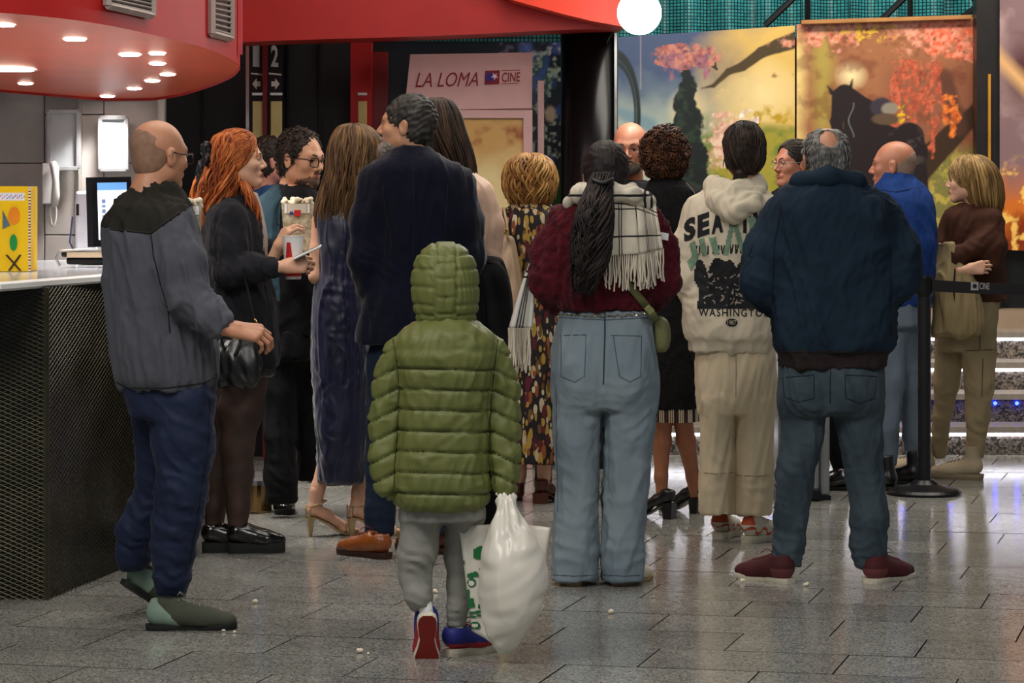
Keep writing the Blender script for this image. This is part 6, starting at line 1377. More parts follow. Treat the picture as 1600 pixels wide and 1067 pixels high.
Vp = P.patch('sweater', [(992, 298), (1024, 318), (1036, 388), (1000, 396)], 14, 22, pm, 'scarf_fold', off=.055, th=.010, disp=lambda u, v: .012*np.sin(u*6+1), label='second fold of the plaid scarf')
fringe(P, [Vp[-1, i] for i in np.linspace(0, 14, 24).astype(int)], (.01, -.02, -1), .13, mat('scarf_fringe', ''), r=.0030, seed=4)
V, Fc = sdf(P.chain([(888, 318, 9, -.05), (905, 304, 13, -.10), (925, 300, 14, -.14)], .02, body=False)+P.chain([(925, 300, 14, -.14), (955, 300, 14, -.15), (985, 304, 14, -.13), (1010, 316, 13, -.07)], .03, body=False)+P.chain([(912, 296, 12, -.05), (945, 300, 12, .02), (985, 296, 12, -.05)], .03, body=False), .008)
uvn = np.stack([(V[:, 0]*2.6) % 1, (V[:, 2]*3.2) % 1], 1); P.part('scarf_wrap', V+vnorm(V, Fc)*(.007*wob(V, 9, 3))[:, None], Fc, pm, uv=uvn)
b = MB().add([P.p(1030, 362, -.12), P.p(1045, 365, -.10), P.p(1044, 376, -.10), P.p(1029, 373, -.12)], [(0, 3, 2, 1)]); P.mb('scarf_label', b, m_white, smooth=False)
# scarf tail hanging at left
nu_, nv_ = 12, 26; V = []; UV = []
for j in range(nv_+1):
    for i in range(nu_+1):
        u, v = i/nu_, j/nv_; cx = 836-28*v**.8+ (3*v); w = 6+20*v**.8; c = P.p(cx+(u-.5)*2*w*.62, 402+110*v, -.02-.03*math.sin(u*7)*v); V.append(c); UV.append((u, .15+v*.75))
i = (np.arange(nu_)[None, :]+np.arange(nv_)[:, None]*(nu_+1)).ravel(); o = P.part('scarf_tail', np.array(V), np.stack([i, i+nu_+1, i+nu_+2, i+1], 1), plaid('scarf_plaid_tail', 'cfccc4', '17161a', [(.36, .03), (.52, .03), (.66, .03)], [(.3, .012), (.36, .01)]), uv=UV, label='plaid scarf tail with long fringe')
md = o.modifiers.new('solid', 'SOLIDIFY'); md.thickness = .012
fringe(P, [V[-1-k] for k in np.linspace(0, nu_, 26).astype(int)], (.0, 0, -1), .165, mat('scarf_fringe', ''), r=.0034, seed=7)
P.finish()
sb = empty('crossbody_bag', P.p(1032, 545, -.02)); tag(sb, 'small olive green crossbody bag at hip of the woman in burgundy', 'bag')
V, Fc = sdf([loft(P.ring([(1031, 550, 9, .03, 0), (1033, 540, 13, .05, 0), (1034, 520, 14, .06, 0), (1032, 502, 12, .05, 0), (1028, 494, 7, .03, 0)]), .02, 2.6)], .006); olv = mat('bag_olive', '6f7048', rough=.55, bump=.2)
mk('body', V, Fc, olv, sb, off=sb.location)
q = [hit(P.bv['sweater'], x, y, .012) for x, y in ((978, 440), (990, 455), (1002, 470), (1012, 482))]; q = [z for z in q if z is not None]+[P.p(1020, 492, -.12), P.p(1026, 502, -.08)]; q = catmull(q, 4); wd = np.array([.012, 0, .008])
V = np.concatenate([q-wd, q+wd]); n = len(q); mk('strap', V, [(i, i+1, n+i+1, n+i) for i in range(n-1)], olv, sb, off=sb.location).modifiers.new('solid', 'SOLIDIFY').thickness = .006
MB().box(P.p(1015, 484, -.15), (.034, .008, .026), R=rot(0, 0, .8)).build('strap_slider', mat('slider_olive', '848452', rough=.4, bump=0), sb, off=sb.location, bevel=.004)

# ---------------- 10. bald bearded man facing camera
P = Person(984, 770, 'bald bearded man facing the camera behind the ponytail woman', skin_=sk_ruddy)
P.garment('shirt', cloth('shirt_dark', '15161c'), P.loft([(990, 282, 24, .08), (990, 296, 46, .13), (988, 330, 56, .15), (986, 450, 48, .14), (984, 510, 46, .13)]), h=.014)
P.garment('trousers', cloth('trousers_black', ''), P.loft([(984, 505, 45, .13), (984, 560, 44, .13)])+P.chain([(972, 560, 24), (972, 660, 19), (972, 745, 15)], .02)+P.chain([(995, 560, 24), (995, 660, 19), (994, 745, 15)], .02), h=.014)
P.shoe(972, 768, 180, m=lo_m, ms=m_rub_dk); P.shoe(995, 768, 180, m=lo_m, ms=m_rub_dk)
P.head(984, 192, 170, pitch=-4, sc_=1.04, brow=mat('brow_grey', ''), lipc='8a4c40')
k_ = P.H[2]; Vb, Fb = sdf([ell((0, .03, -.078), (.062, .060, .046), .02), ell((0, .076, -.09), (.034, .03, .032), .02)], .006, cuts=[(0, .3, 1, -.03)], subs=[ell((0, .1, -.064), (.02, .02, .006), .004)])
P.part('beard', P.toh(Vb*k_), Fb, mat('beard_salt', '5c5048', rough=.85, var=.3, vs=70, bump=.7, bs=300))
P.mb('moustache', MB().tube(P.toh(catmull([(-.026, .088, -.062), (-.012, .104, -.05), (0, .107, -.049), (.012, .104, -.05), (.026, .088, -.062)], 3)*k_), .0055, 6), mat('beard_salt', ''))
P.finish()

# ---------------- 11. auburn curly hair, black fringed dress
P = Person(1048, 806, 'woman with auburn curly hair in black fringed dress and block heels', skin_=skin('skin_tights', '9a6244'))
kb = cloth('boucle_black', '0e0e10', var=.5, vs=60, bump=.8, bs=200)
P.garment('dress', kb, P.loft([(1043, 278, 20, .07), (1044, 288, 36, .11), (1046, 304, 50, .14), (1048, 350, 53, .15), (1047, 410, 49, .14), (1045, 470, 43, .14), (1047, 520, 45, .16), (1049, 580, 45, .18), (1051, 620, 43, .18), (1052, 638, 42, .18)])
    +P.chain([(1002, 315, 20), (996, 365, 19), (1002, 410, 17, .1)], .03)+P.chain([(1090, 315, 20), (1097, 365, 19), (1090, 410, 17, .1)], .03), h=.010, seed=71, fold=.005, bvh=True)
rr_ = P.ring([(1052, 637, 42, .18)])[0]; b = MB(); fr_m = [mat('fringe_white', 'b8ac98', bump=0), BLACK()]
for i in range(84):
    a = i/84*2*PI; x, y, z = rr_[0]+rr_[3]*.99*math.cos(a), rr_[1]+rr_[4]*.99*math.sin(a), rr_[2]+.004; b.tube([(x, y, z), (x+.001, y, z-.06)], .0030, 4, m=0 if i % 5 < 3 else 1, cap=False)
tag(P.mb('hem_fringe', b, fr_m), kind='stuff')
P.bodyV.append(sdf(P.chain([(1036, 630, 16, 0), (1034, 690, 14.5, .01), (1033, 745, 10, 0), (1035, 775, 9.5, 0)], .02, body=False)+P.chain([(1064, 630, 16, 0), (1072, 690, 14.5, .03), (1083, 745, 10.5, .1), (1086, 772, 9.5, .12)], .02, body=False), .0065))
P.heel(1050, 811, 62, L=.24, hh=.075, m=m_blk_leather, block=True, label='black block heeled shoe, front one'); P.heel(1092, 802, 50, L=.24, hh=.075, m=m_blk_leather, block=True, label='black block heeled shoe, rear one')
P.head(1038, 206, 2, sc_=.94, fine=False, eyes=False, lipc=None, nk=.85)
ah = [hairm('hair_auburn', '43240f', '24110a'), hairm('hair_auburn_l', '6e4426', '3a2012')]
V, Fc = P.hairshell(ah[0], grow=.020, cuts=[(0, 1, 0, .075)], extra=[((0, -.02, .01), (.088, .095, .09))], amp=.005, f=25)
P.curls(V, Fc, ah, 1000, R_=.011, r=.0026, turns=1.8, region=lambda V: V[:, 1] < .07, seed=31)
P.seams('dress', [[(1072, 286), (1084, 300), (1092, 320)]], .003, m_stitch('strap_grey', '7c7668'))
P.finish()

# ---------------- 12. woman in lettered hoodie
P = Person(1150, 845, 'woman in cream hoodie with city lettering and dark picture print', skin_=sk_olive)
P.garment('trousers', cloth('trousers_cream', 'd6c6a8', var=.06, bump=.2), P.loft([(1150, 540, 62, .14), (1150, 580, 63, .155), (1150, 620, 62, .15), (1150, 645, 59, .13)], .02)+P.loft([(1121, 620, 29, .13), (1121, 680, 27, .11), (1121, 740, 27, .11), (1121, 802, 28, .12)], .012)+P.loft([(1179, 620, 31, .13), (1178, 680, 30, .11), (1177, 740, 29, .11), (1178, 803, 28.5, .12)], .012), h=.0095, seed=81, fold=.006, bvh=True, ff=(6, 6, 2),
    wr=[(1121, 740, -.1, .1, (.1, 0, 1), .07, .005), (1178, 740, -.1, .1, (.1, 0, 1), .07, .005), (1150, 620, -.1, .15, (1, 0, .6), .08, .005)])
P.seams('trousers', [[(1094, 738), (1120, 740), (1146, 738)], [(1150, 742), (1178, 744), (1206, 742)], [(1150, 552), (1150, 620)]], .0014, m_stitch('st_cream', '988a72'))
hc = cloth('hoodie_cream', 'cabfa9', var=.05, bump=.3)
P.garment('hoodie', hc, P.loft([(1148, 280, 34, .10), (1148, 296, 50, .13), (1147, 315, 66, .15), (1146, 345, 76, .165), (1145, 400, 78, .165), (1143, 460, 76, .165), (1143, 505, 75, .17), (1144, 526, 74, .17), (1144, 532, 69, .16), (1144, 549, 68, .155)])
    +P.chain([(1094, 335, 27), (1078, 385, 27), (1077, 430, 25, -.02), (1084, 455, 21, .04), (1110, 462, 16, .15)], .035)+P.chain([(1197, 335, 27), (1210, 385, 27), (1208, 430, 25), (1195, 460, 19, .08)], .035), h=.0085, bvh=True, seed=82, fold=.007, wr=[(1080, 435, -.1, .12, (.4, 0, 1), .055, .007), (1143, 515, -.15, .25, (1, 0, .3), .08, .003)])
V, Fc = sdf(P.chain([(1112, 296, 13, -.04), (1122, 316, 17, -.12), (1146, 330, 18, -.17), (1172, 318, 17, -.13), (1186, 296, 13, -.04)], .03, body=False)+P.chain([(1114, 286, 13, -.02), (1146, 300, 14, -.12), (1182, 284, 14, -.02)], .03, body=False), .0075); V = V+vnorm(V, Fc)*(.004*wob(V, 12, 3))[:, None]
P.part('hood', V, Fc, hc); P.bv['hood'] = make_bvh(V, Fc)
ink = m_stitch('ink_black', '1a1a1e')
xs = [1077, 1098, 1119, 1144, 1164, 1182, 1204]
for i, ch in enumerate('SEATTLE'):
    cx = 1078+i*21.5; t = (cx-1143)/66; dy_ = 13*t*t; cy = 341+dy_; w = 9.2; sl = 8*t
    P.print_text('hoodie', ch, [(cx-w, cy+22-sl*.6), (cx+w, cy+22+sl*.6), (cx+w, cy-13+sl*.6), (cx-w, cy-13-sl*.6)], ink, bold=.055, sub=2)
P.print_text('hoodie', 'WASHINGTON', [(1092, 494), (1203, 495), (1203, 483), (1092, 482)], ink, bold=.012, spacing=1.25, sub=1)
P.blob('hoodie', [[(1088+i*4.3, 384-i*.15), (1088+i*4.3+2.2, 384-i*.15), (1088+i*4.3+(i*7 % 5)-.6, 398-i*.15), (1087.4+i*4.3+(i*7 % 5)-2, 398-i*.15)] for i in range(23) if i % 6 != 5], ink, 'worn_lettering', step=1.1)
rg = np.random.default_rng(12); poly = [(1088, 405)]+[(1088+i*9, 405+rg.uniform(-6, 22)) for i in range(1, 12)]+[(1190, 400), (1204, 482), (1090, 482), (1092, 450), (1084, 436)]
P.blob('hoodie', [poly], ink, 'picture_print', step=2.4)
spk = []
for i in range(52):
    x, y = rg.uniform(1096, 1165), rg.uniform(428, 478); a = rg.uniform(0, 3); l = rg.uniform(2, 5); dx, dy_ = math.cos(a)*l, math.sin(a)*l; spk.append([(x-dx, y-dy_), (x+dy_*.35, y-dx*.35), (x+dx, y+dy_), (x-dy_*.35, y+dx*.35)])
P.blob('hoodie', spk, m_stitch('ink_pale', '948a80'), 'picture_marks', off=.0035, step=1.2)
gi = m_stitch('ink_green', '6d8a72')
P.blob('hoodie', [[(1078, 380), (1086, 376), (1092, 402), (1080, 424), (1074, 408), (1082, 400)], [(1092, 374), (1100, 372), (1106, 398), (1098, 400)], [(1108, 372), (1118, 370), (1124, 396), (1116, 398)], [(1130, 398), (1142, 344), (1150, 344), (1164, 390), (1156, 392), (1146, 356), (1138, 398)], [(1170, 340), (1180, 340), (1182, 384), (1172, 380)]], gi, 'green_brush_print', off=.0028, step=1.6)
a = np.linspace(0, 2*PI, 17)[:-1]; P.blob('hoodie', [[(1143+9.5*math.cos(t), 504+6*math.sin(t)) for t in a]], ink, 'round_mark', step=1.2)
P.print_text('hoodie', '1987', [(1136, 507.5), (1150, 507.5), (1150, 500.5), (1136, 500.5)], m_stitch('ink_pale2', 'b5aa98'), off=.004, bold=.01, sub=0)
wsn = mat('sneaker_white', 'c9c2b4', rough=.6, bump=.15); orn = mat('sneaker_orange', 'b04a22', rough=.5, bump=.1)
def of_(c): return ((np.abs(c[:, 2]-.22-.045*np.sign(np.sin(c[:, 1]*26))*np.abs(np.sin(c[:, 1]*26))**.6+.10*c[:, 1]) < .024) | ((c[:, 1] < .10) & (c[:, 2] > .30))).astype(int)
P.shoe(1122, 843, -22, L=.25, w=.1, mats=[wsn, orn], matf=of_, ms=m_rub_wh, ts=.03, label='white trainer with orange flashes, left one'); P.shoe(1163, 849, -48, L=.26, w=.1, mats=[wsn, orn], matf=of_, ms=m_rub_wh, ts=.03, label='white trainer with orange flashes, right one')
P.head(1162, 194, 8, sc_=.97, fine=False, eyes=False, lipc=None, nk=.8)
V, Fc = P.hairshell(hd[0], grow=.013, cuts=[(0, 1, 0, .065)], extra=[((0, -.035, -.01), (.074, .075, .075))], amp=.0006, f=30); P.strands(V, Fc, hd, 900, .05, lambda V: V[:, 1] < .06, 33)
V, Fc = sdf([ell(P.p(1156, 272, -.07), (.03, .03, .035), .01)], .006); P.part('hair_knot', V+vnorm(V, Fc)*(.005*wob(V, 30, 2))[:, None], Fc, hd[0])
P.finish()

# ---------------- 13. woman with round glasses
P = Person(1268, 762, 'woman with round clear glasses facing left beyond the hoodie', skin_=sk_ruddy)
P.garment('coat', cloth('coat_dark', '15161c'), P.loft([(1244, 292, 22, .08), (1246, 306, 44, .13), (1250, 340, 50, .15), (1256, 450, 46, .14), (1262, 560, 44, .14)]), h=.014)
P.garment('trousers', cloth('trousers_black', ''), P.chain([(1250, 560, 24), (1246, 660, 17), (1240, 740, 14)], .02)+P.chain([(1275, 560, 24), (1300, 660, 17, .0), (1316, 742, 13)], .02), h=.014)
P.shoe(1330, 766, 80, L=.24, m=lo_m, ms=m_rub_dk, label='black shoe showing between the jeans'); P.shoe(1242, 766, 80, L=.24, m=lo_m, ms=m_rub_dk)
P.head(1242, 220, 118, pitch=2, sc_=.97, nose=.95, jaw=1.0, brow=mat('brow_dark', ''), lipc='a05048', nk=.95)
P.hairshell(hd[0], grow=.006, cuts=[(0, .8, .25, .068), (0, 1, -.5, .05)], amp=.0005)
P.sweep(hd, [(-.05, .06, .06), (-.02, .082, .088), (.0, .085, .095), (.02, .082, .088), (.05, .06, .06), (.066, .04, .02)], (0, -.11, .01), 120, r=.0028, grow=.10)
P.glasses(mat('glasses_steel', '9a9aa0', rough=.2, metal=.8, bump=0), rect=False, r=.0014, h=.021, w=.028)
P.finish()

# ---------------- 14. man in blue bomber jacket
P = Person(1292, 908, 'grey-haired man in dark blue bomber jacket, jeans and burgundy trainers', skin_=sk_tan)
jb = cloth('bomber_blue', '182736', var=.08, bump=.35); rb_ = cloth('rib_brown', '2a2322', bump=.3)
def mf14(c):
    x, y = topx(c); return (y > 548).astype(int)
P.garment('jacket', [jb, rb_], P.loft([(1293, 272, 34, .10), (1293, 282, 50, .13), (1294, 296, 70, .155), (1297, 315, 90, .17), (1301, 345, 99, .18), (1303, 400, 100, .18), (1303, 470, 99, .185), (1302, 525, 97, .19), (1301, 545, 93, .18), (1300, 552, 87, .17), (1300, 574, 86, .165)])
    +P.chain([(1222, 342, 34), (1201, 395, 36), (1194, 438, 32, -.02), (1207, 460, 27, .06), (1240, 462, 22, .18)], .04)+P.chain([(1378, 342, 34), (1399, 395, 36), (1405, 432, 32, -.02), (1392, 452, 27, .06), (1360, 458, 22, .18)], .04), h=.009, matfn=mf14, bvh=True, seed=91, fold=.012, ff=(4, 4, 1.8),
    wr=[(1200, 440, -.1, .13, (.4, 0, 1), .06, .007), (1400, 435, -.1, .13, (-.4, 0, 1), .06, .007), (1300, 535, -.2, .3, (1, 0, .1), .06, .004)])
V, Fc = sdf(P.chain([(1234, 297, 9, -.02), (1250, 283, 13, -.08), (1294, 276, 15, -.13), (1338, 282, 13, -.08), (1354, 296, 9, -.02)], .03, body=False), .008); P.part('collar', V, Fc, jb)
P.seams('jacket', [[(1222, 320), (1210, 380), (1207, 440), (1208, 520)], [(1376, 320), (1390, 380), (1392, 440), (1392, 520)], [(1212, 549), (1300, 551), (1387, 549)], [(1176, 384), (1170, 400), (1176, 402)]], .0022, m_stitch('st_bomber', '0a121c'))
jd = mat('denim_mid', '333e47', rough=.9, var=.12, vs=5, bump=.3, bs=300, spec=.15, col2='4c5961')
P.garment('jeans', jd, P.loft([(1298, 560, 82, .145), (1297, 600, 83, .165), (1297, 630, 82, .155), (1298, 648, 78, .12)], .02)+P.chain([(1256, 625, 39), (1253, 685, 32), (1242, 747, 29), (1235, 809, 26), (1232, 850, 25), (1228, 882, 24)], .02, flat=True)+P.chain([(1338, 625, 40), (1346, 685, 33), (1352, 747, 30), (1358, 809, 29), (1358, 850, 28), (1362, 882, 26)], .02, flat=True), h=.0085, bvh=True, seed=92, fold=.005, ff=(6, 6, 3),
    subs=[rc(P.p(1297, 600, -.2), P.p(1297, 650, -.17), .03, .04, .06)], wr=[(1232, 860, -.1, .16, (.2, 0, 1), .05, .008), (1360, 860, -.1, .16, (-.2, 0, 1), .05, .008), (1248, 740, -.1, .13, (.3, 0, 1), .055, .006), (1350, 740, -.1, .13, (-.3, 0, 1), .055, .006), (1260, 640, -.2, .12, (.5, 0, 1), .06, .005), (1335, 640, -.2, .12, (-.5, 0, 1), .06, .005)])
P.seams('jeans', [[(1298, 576), (1297, 600), (1297, 630)], [(1223, 590), (1272, 586), (1272, 622), (1248, 628), (1226, 620), (1223, 590)], [(1320, 586), (1370, 588), (1366, 622), (1344, 630), (1322, 622), (1320, 586)]], .0018, m_stitch('st_jean', '18242f'))
bg_ = mat('trainer_burgundy', '461418', rough=.8, var=.2, bump=.4, bs=200); bgl = mat('trainer_burg_trim', '6a3638', rough=.7, bump=.2)
def bf(c): return ((c[:, 1] < .22) & (c[:, 2] < .2)).astype(int)
P.shoe(1236, 912, 40, L=.29, w=.112, mats=[bg_, bgl], matf=bf, ms=m_rub_wh, ml=bgl, label='burgundy trainer pointing left'); P.shoe(1356, 912, -40, L=.29, w=.112, mats=[bg_, bgl], matf=bf, ms=m_rub_wh, ml=bgl, label='burgundy trainer pointing right')
P.head(1290, 201, 8, sc_=1.02, fine=True, eyes=False, lipc=None, nk=1.15, wide=1.03)
gg = hairm('hair_grey', '7c7a76', '3c3a38')
c_ = []
V, Fc = P.hairshell(gg, grow=.007, cuts=[(0, .7, .72, .095), (0, 1, 0, .045)], subs=[((-.012, -.095, .085), (.040, .05, .046)), ((0, -.03, .13), (.05, .06, .024))], amp=.002, f=40)
b = MB(); rg = np.random.default_rng(3); N = vnorm(V, Fc); ok = np.where((V[:, 1] < .03) & (np.hypot(V[:, 0]/.052, (V[:, 1]+.045)/.06) > (V[:, 2] < .1)*0+1))[0]
ok = np.array([i for i in ok if not (V[i, 2] > .04 and abs(V[i, 0]+.012) < .040)])
for i in rg.choice(ok, 420):
    c = V[i]; t = np.linspace(0, 1, 5); d = np.array([rg.uniform(-.25, .25), 0, -1.]); d -= N[i]*(d@N[i]); b.tube(P.toh(c+np.outer(t*.026, d)+np.outer(.003*np.sin(t*3), N[i])), np.array([.001, .0024, .0024, .002, .0006]), 4, cap=False, m=int(rg.integers(2)))
for i in rg.choice(np.where((V[:, 1] < -.02) & (V[:, 2] > .06))[0], 90):
    c = V[i]*np.array([.8, 1, 1]); t = np.linspace(0, 1, 5); b.tube(P.toh(c+np.outer(t*.03, [rg.uniform(-.4, .4), -.15, -.9])+np.outer(.004*np.sin(t*3), N[i])), .0009, 3, cap=False)
P.mb('hair_strands', b, [gg, hairm('hair_grey_l', 'a5a29c', '64625e')])
P.finish()

# ---------------- 15. bald man in blue sweater
P = Person(1408, 757, 'bald man in bright blue half-zip sweater beyond the barrier post', skin_=sk_ruddy)
P.garment('sweater', cloth('sweater_blue', '1b3a78', var=.08, bump=.4), P.loft([(1400, 270, 25, .085), (1402, 280, 30, .10), (1406, 292, 40, .125), (1411, 315, 47, .16), (1414, 360, 49, .17), (1414, 410, 48, .165), (1412, 455, 46, .15), (1412, 478, 43, .145)])
    +P.chain([(1428, 325, 24, -.08), (1436, 380, 22, -.1), (1424, 425, 19, -.12), (1400, 440, 15, -.15)], .03), h=.010, bvh=True, seed=101, wr=[(1430, 420, -.2, .12, (-.4, 0, 1), .05, .005)])
P.seams('sweater', [[(1376, 296), (1400, 300), (1428, 294)]], .002, m_stitch('st_blue', '0e2148'))
P.garment('jeans', mat('denim_light', '6a7886', rough=.9, var=.15, bump=.3, bs=300, spec=.15), P.loft([(1408, 468, 42, .14), (1407, 510, 42, .14)], .02)+P.chain([(1402, 520, 25), (1394, 600, 20), (1389, 670, 15), (1388, 728, 13)], .02, flat=True)+P.chain([(1418, 520, 25, .05), (1422, 600, 20, .08), (1428, 680, 15, .1), (1432, 730, 13, .1)], .02, flat=True), h=.011, seed=102, wr=[(1390, 690, -.1, .2, (.2, 0, 1), .05, .005), (1428, 690, -.1, .2, (.2, 0, 1), .05, .005)])
P.shoe(1402, 766, 70, L=.27, m=m_blk_leather, ms=m_rub_dk, kind='boot', col=.1, label='black lace boot'); P.shoe(1442, 758, 60, L=.27, m=m_blk_leather, ms=m_rub_dk, kind='boot', col=.1)
P.head(1396, 221, 76, pitch=0, sc_=1.02, jaw=1.05, wide=1.02, nk=1.1, brow=mat('brow_grey', ''), neckto=(0, -.05, -.2))
P.hairshell(mat('stubble_grey', '9a8070', rough=.7, var=.15, vs=40, bump=.3, bs=400), grow=.0012, cuts=[(0, .6, .8, -.006), (0, 1, .0, .02)], amp=0)
P.finish()

# ---------------- 16. blonde woman with crossed arms
P = Person(1510, 748, 'blonde woman in brown top with crossed arms and beige cargo trousers', skin_=sk_fair)
bt_ = cloth('top_brown', '3f2419', var=.12, bump=.3)
P.garment('top', bt_, P.loft([(1516, 318, 20, .07), (1516, 326, 34, .11), (1518, 340, 44, .14), (1521, 370, 48, .16), (1523, 410, 48, .16), (1524, 445, 47, .155), (1526, 470, 48, .15)])
    +P.chain([(1548, 345, 21, -.1), (1550, 385, 20, -.14), (1544, 415, 17, -.16)], .03)+P.chain([(1544, 372, 16, -.16), (1520, 390, 16, -.2), (1490, 405, 15, -.22), (1470, 425, 13, -.2)], .03)+P.chain([(1490, 345, 19, .05), (1478, 385, 18, .0), (1474, 418, 16, -.08)], .03), h=.009, bvh=True, seed=111, fold=.007, wr=[(1510, 395, -.3, .14, (.6, 0, 1), .05, .006), (1535, 440, -.2, .15, (.4, 0, 1), .05, .005)])
tr = cloth('cargo_beige', '9c8c6c', var=.08, bump=.25)
P.garment('trousers', tr, P.loft([(1514, 462, 46, .14), (1511, 490, 48, .15), (1508, 530, 48, .15), (1508, 548, 46, .13)], .02)+P.chain([(1528, 545, 28, -.05), (1530, 600, 24, -.05), (1528, 650, 19, -.04), (1522, 712, 14, -.02)], .02, flat=True)+P.chain([(1486, 545, 26, .1), (1478, 600, 20, .12), (1472, 650, 15, .15), (1466, 712, 12.5, .2)], .02, flat=True), h=.0105, seed=112, bvh=True, wr=[(1525, 680, -.1, .2, (.3, 0, 1), .055, .006), (1470, 680, .1, .2, (.3, 0, 1), .055, .006)])
P.seams('trousers', [[(1508, 548), (1556, 546)], [(1531, 500), (1531, 545)], [(1536, 560), (1534, 620)]], .002, m_stitch('st_beige', '4e4430'))
bb_ = mat('boot_beige', 'b0a084', rough=.7, bump=.3)
P.shoe(1535, 750, 68, L=.27, w=.105, kind='boot', m=bb_, ms=mat('boot_sole', '8a7c62', rough=.7, bump=.1), ml=mat('lace_tan', '6a5c48', bump=0), col=.09, ts=.03, label='beige lace-up boot, right one'); P.shoe(1460, 744, 66, L=.27, w=.105, kind='boot', m=bb_, ms=mat('boot_sole', ''), ml=mat('lace_tan', ''), col=.09, ts=.03, label='beige lace-up boot, left one')
P.head(1512, 247, 74, pitch=0, ears=False, sc_=.95, nose=.9, jaw=.95, brow=mat('brow_brown', '5c4330', bump=0), lipc='a2504a', nk=.85)
bl2 = [hairm('hair_blond2', '8a6a3c', '5c4426'), hairm('hair_blond2_l', 'b8965c', '80643a')]
P.hairshell(bl2[0], grow=.012, cuts=[(0, .8, .6, .110), (0, 1, -.2, .05), (0, .8, -.6, .03)], amp=.001, f=25)
P.sweep(bl2, [(0, .06, .10), (0, .03, .12), (0, -.02, .12), (0, -.06, .10)], (-.088, -.012, -.07), 160, r=.0034, grow=.21, spread=.02)
P.locks([(1520, 242, 5, .015), (1522, 247, 18, .06), (1528, 262, 28, .098), (1534, 282, 31, .105), (1537, 302, 31, .105), (1540, 318, 28, .095), (1542, 330, 22, .08)], bl2, n=230, r=.0055, amp=.004, fr=16, seed=23, name='hair_length', ends=.85, tip=.03)
P.hand(1512, 421, -.27, (1, -.1, .15), (0, 1, -.2), side=1, curl=(32, 40, 30), thumb=(.7, .2, .5), sc_=.84)
P.finish()
co = empty('carried_coat', P.p(1490, 525, -.2)); tag(co, 'beige coat hung over crossed arms of the blonde woman', 'coat')
V, Fc = sdf([loft(P.ring([(1478, 378, 14, .04, -.2), (1478, 400, 18, .06, -.2), (1484, 430, 30, .07, -.22), (1490, 460, 34, .08, -.22), (1494, 495, 37, .08, -.22), (1494, 518, 38, .075, -.22), (1493, 526, 34, .05, -.22)]), .03, 2.8)], .009, cuts=[]); N = vnorm(V, Fc)
mk('cloth', V+N*(.010*wob(V, (8, 8, 1.5), 9)+.007*ridge(V, (12, 12, 2), 5))[:, None], Fc, cloth('coat_beige', '9a8864', bump=.2), co, off=co.location)
P.bv['c'] = make_bvh(V, Fc); q = P.seam('c', [(1492, 420), (1490, 450), (1496, 520)], .004, off=.002)
if q: q.build('zip', BLACK(), co, off=co.location)
# ---------------- 17. child in green puffer jacket
P = Person(700, 1028, 'child seen from behind in quilted green puffer jacket with the hood up', skin_=sk_fair)
pg = mat('puffer_green', '646a36', rough=.52, var=.06, vs=5, bump=.18, bs=60, spec=.4, bdist=.004)
SP = .0660; zq = P.p(0, 543)[2]
def quilt(V):
    x, y = topx(V); z = V[:, 2]; zz = z+.006*np.sin(V[:, 0]*9+1); 
    arm = (x < 620) | (x > 772-(0*y)); sag = np.where(arm, (np.abs(x-697)-75)*.0009*np.where(x < 697, 1, 1), 0)
    ph = (zq-zz-sag*1.0)/SP; f = ph-np.floor(ph); prof = np.sqrt(np.clip(1-(2*f-1)**2, 0, 1))
    k = np.clip((zq+.0-z)/.02, 0, 1)*(y > 543); pucker = .0022*wob(V, (30, 30, 6), 7)*np.clip(1-np.abs(f-.5)*1.2, 0, 1)
    cr_ = np.exp(-((np.minimum(f, 1-f))/.055)**2); return k*(.007*prof-.010*cr_)+pucker*1.2+.0025*ridge(V, (12, 12, 5), 4)
tor = P.loft([(697, 494, 34, .09), (697, 505, 52, .12), (697, 520, 70, .145), (696, 545, 80, .155), (696, 580, 75, .15), (695, 620, 71, .14), (694, 665, 71, .14), (691, 710, 73, .145), (690, 750, 76, .15), (690, 780, 72, .145), (690, 792, 62, .13)], .012, n=2.5)
slv = P.chain([(644, 530, 20, .0), (625, 552, 24, .0), (609, 600, 26, .0), (604, 660, 25, -.01), (601, 715, 22, -.03), (604, 757, 16, -.05), (606, 768, 11, -.05)], .015)+P.chain([(750, 530, 21, .0), (768, 552, 25, .0), (782, 600, 27, .0), (785, 660, 26, -.01), (788, 715, 23, -.03), (790, 757, 18, -.05), (790, 768, 14, -.05)], .015)
P.garment('jacket', pg, tor+slv, h=.0062, bvh=True, fold=.0015, disp=quilt, seed=121)
hood = [loft(P.ring([(697, 512, 44, .085, 0), (697, 500, 46, .10, 0), (697, 485, 50, .115, -.0), (696, 460, 53, .125, 0), (695, 430, 52, .125, 0), (695, 404, 45, .11, 0), (695, 387, 31, .08, 0), (695, 378, 16, .045, 0)]), .02, 2.2)]
def quilt2(V):
    x, y = topx(V); d = np.zeros(len(V))
    lines = [400, 424, 452, 480, 496]; yy = y+5*np.abs(x-695)/50
    for l in lines: d -= .0065*np.exp(-((yy-l)/2.4)**2)*(np.abs(x-695) > 17)
    for l in (398, 412, 436, 466, 492): d -= .005*np.exp(-((yy-l)/2.2)**2)*(np.abs(x-697) < 17)
    for l in (679, 713): d -= .0065*np.exp(-((x-l-2*np.sin(y/30))/2.2)**2)*(y < 492)
    d -= .007*np.exp(-((x-697)/1.8)**2)*(y < 492)*(y > 392)
    return d+.002*wob(V, (30, 30, 8), 8)
P.garment('hood', pg, hood, h=.0062, fold=0, disp=quilt2, seed=122)
P.body.append(loft(P.ring([(697, 500, 36, .08), (696, 450, 38, .09), (695, 400, 28, .07)])))
gs = m_stitch('st_green', '2c3414')
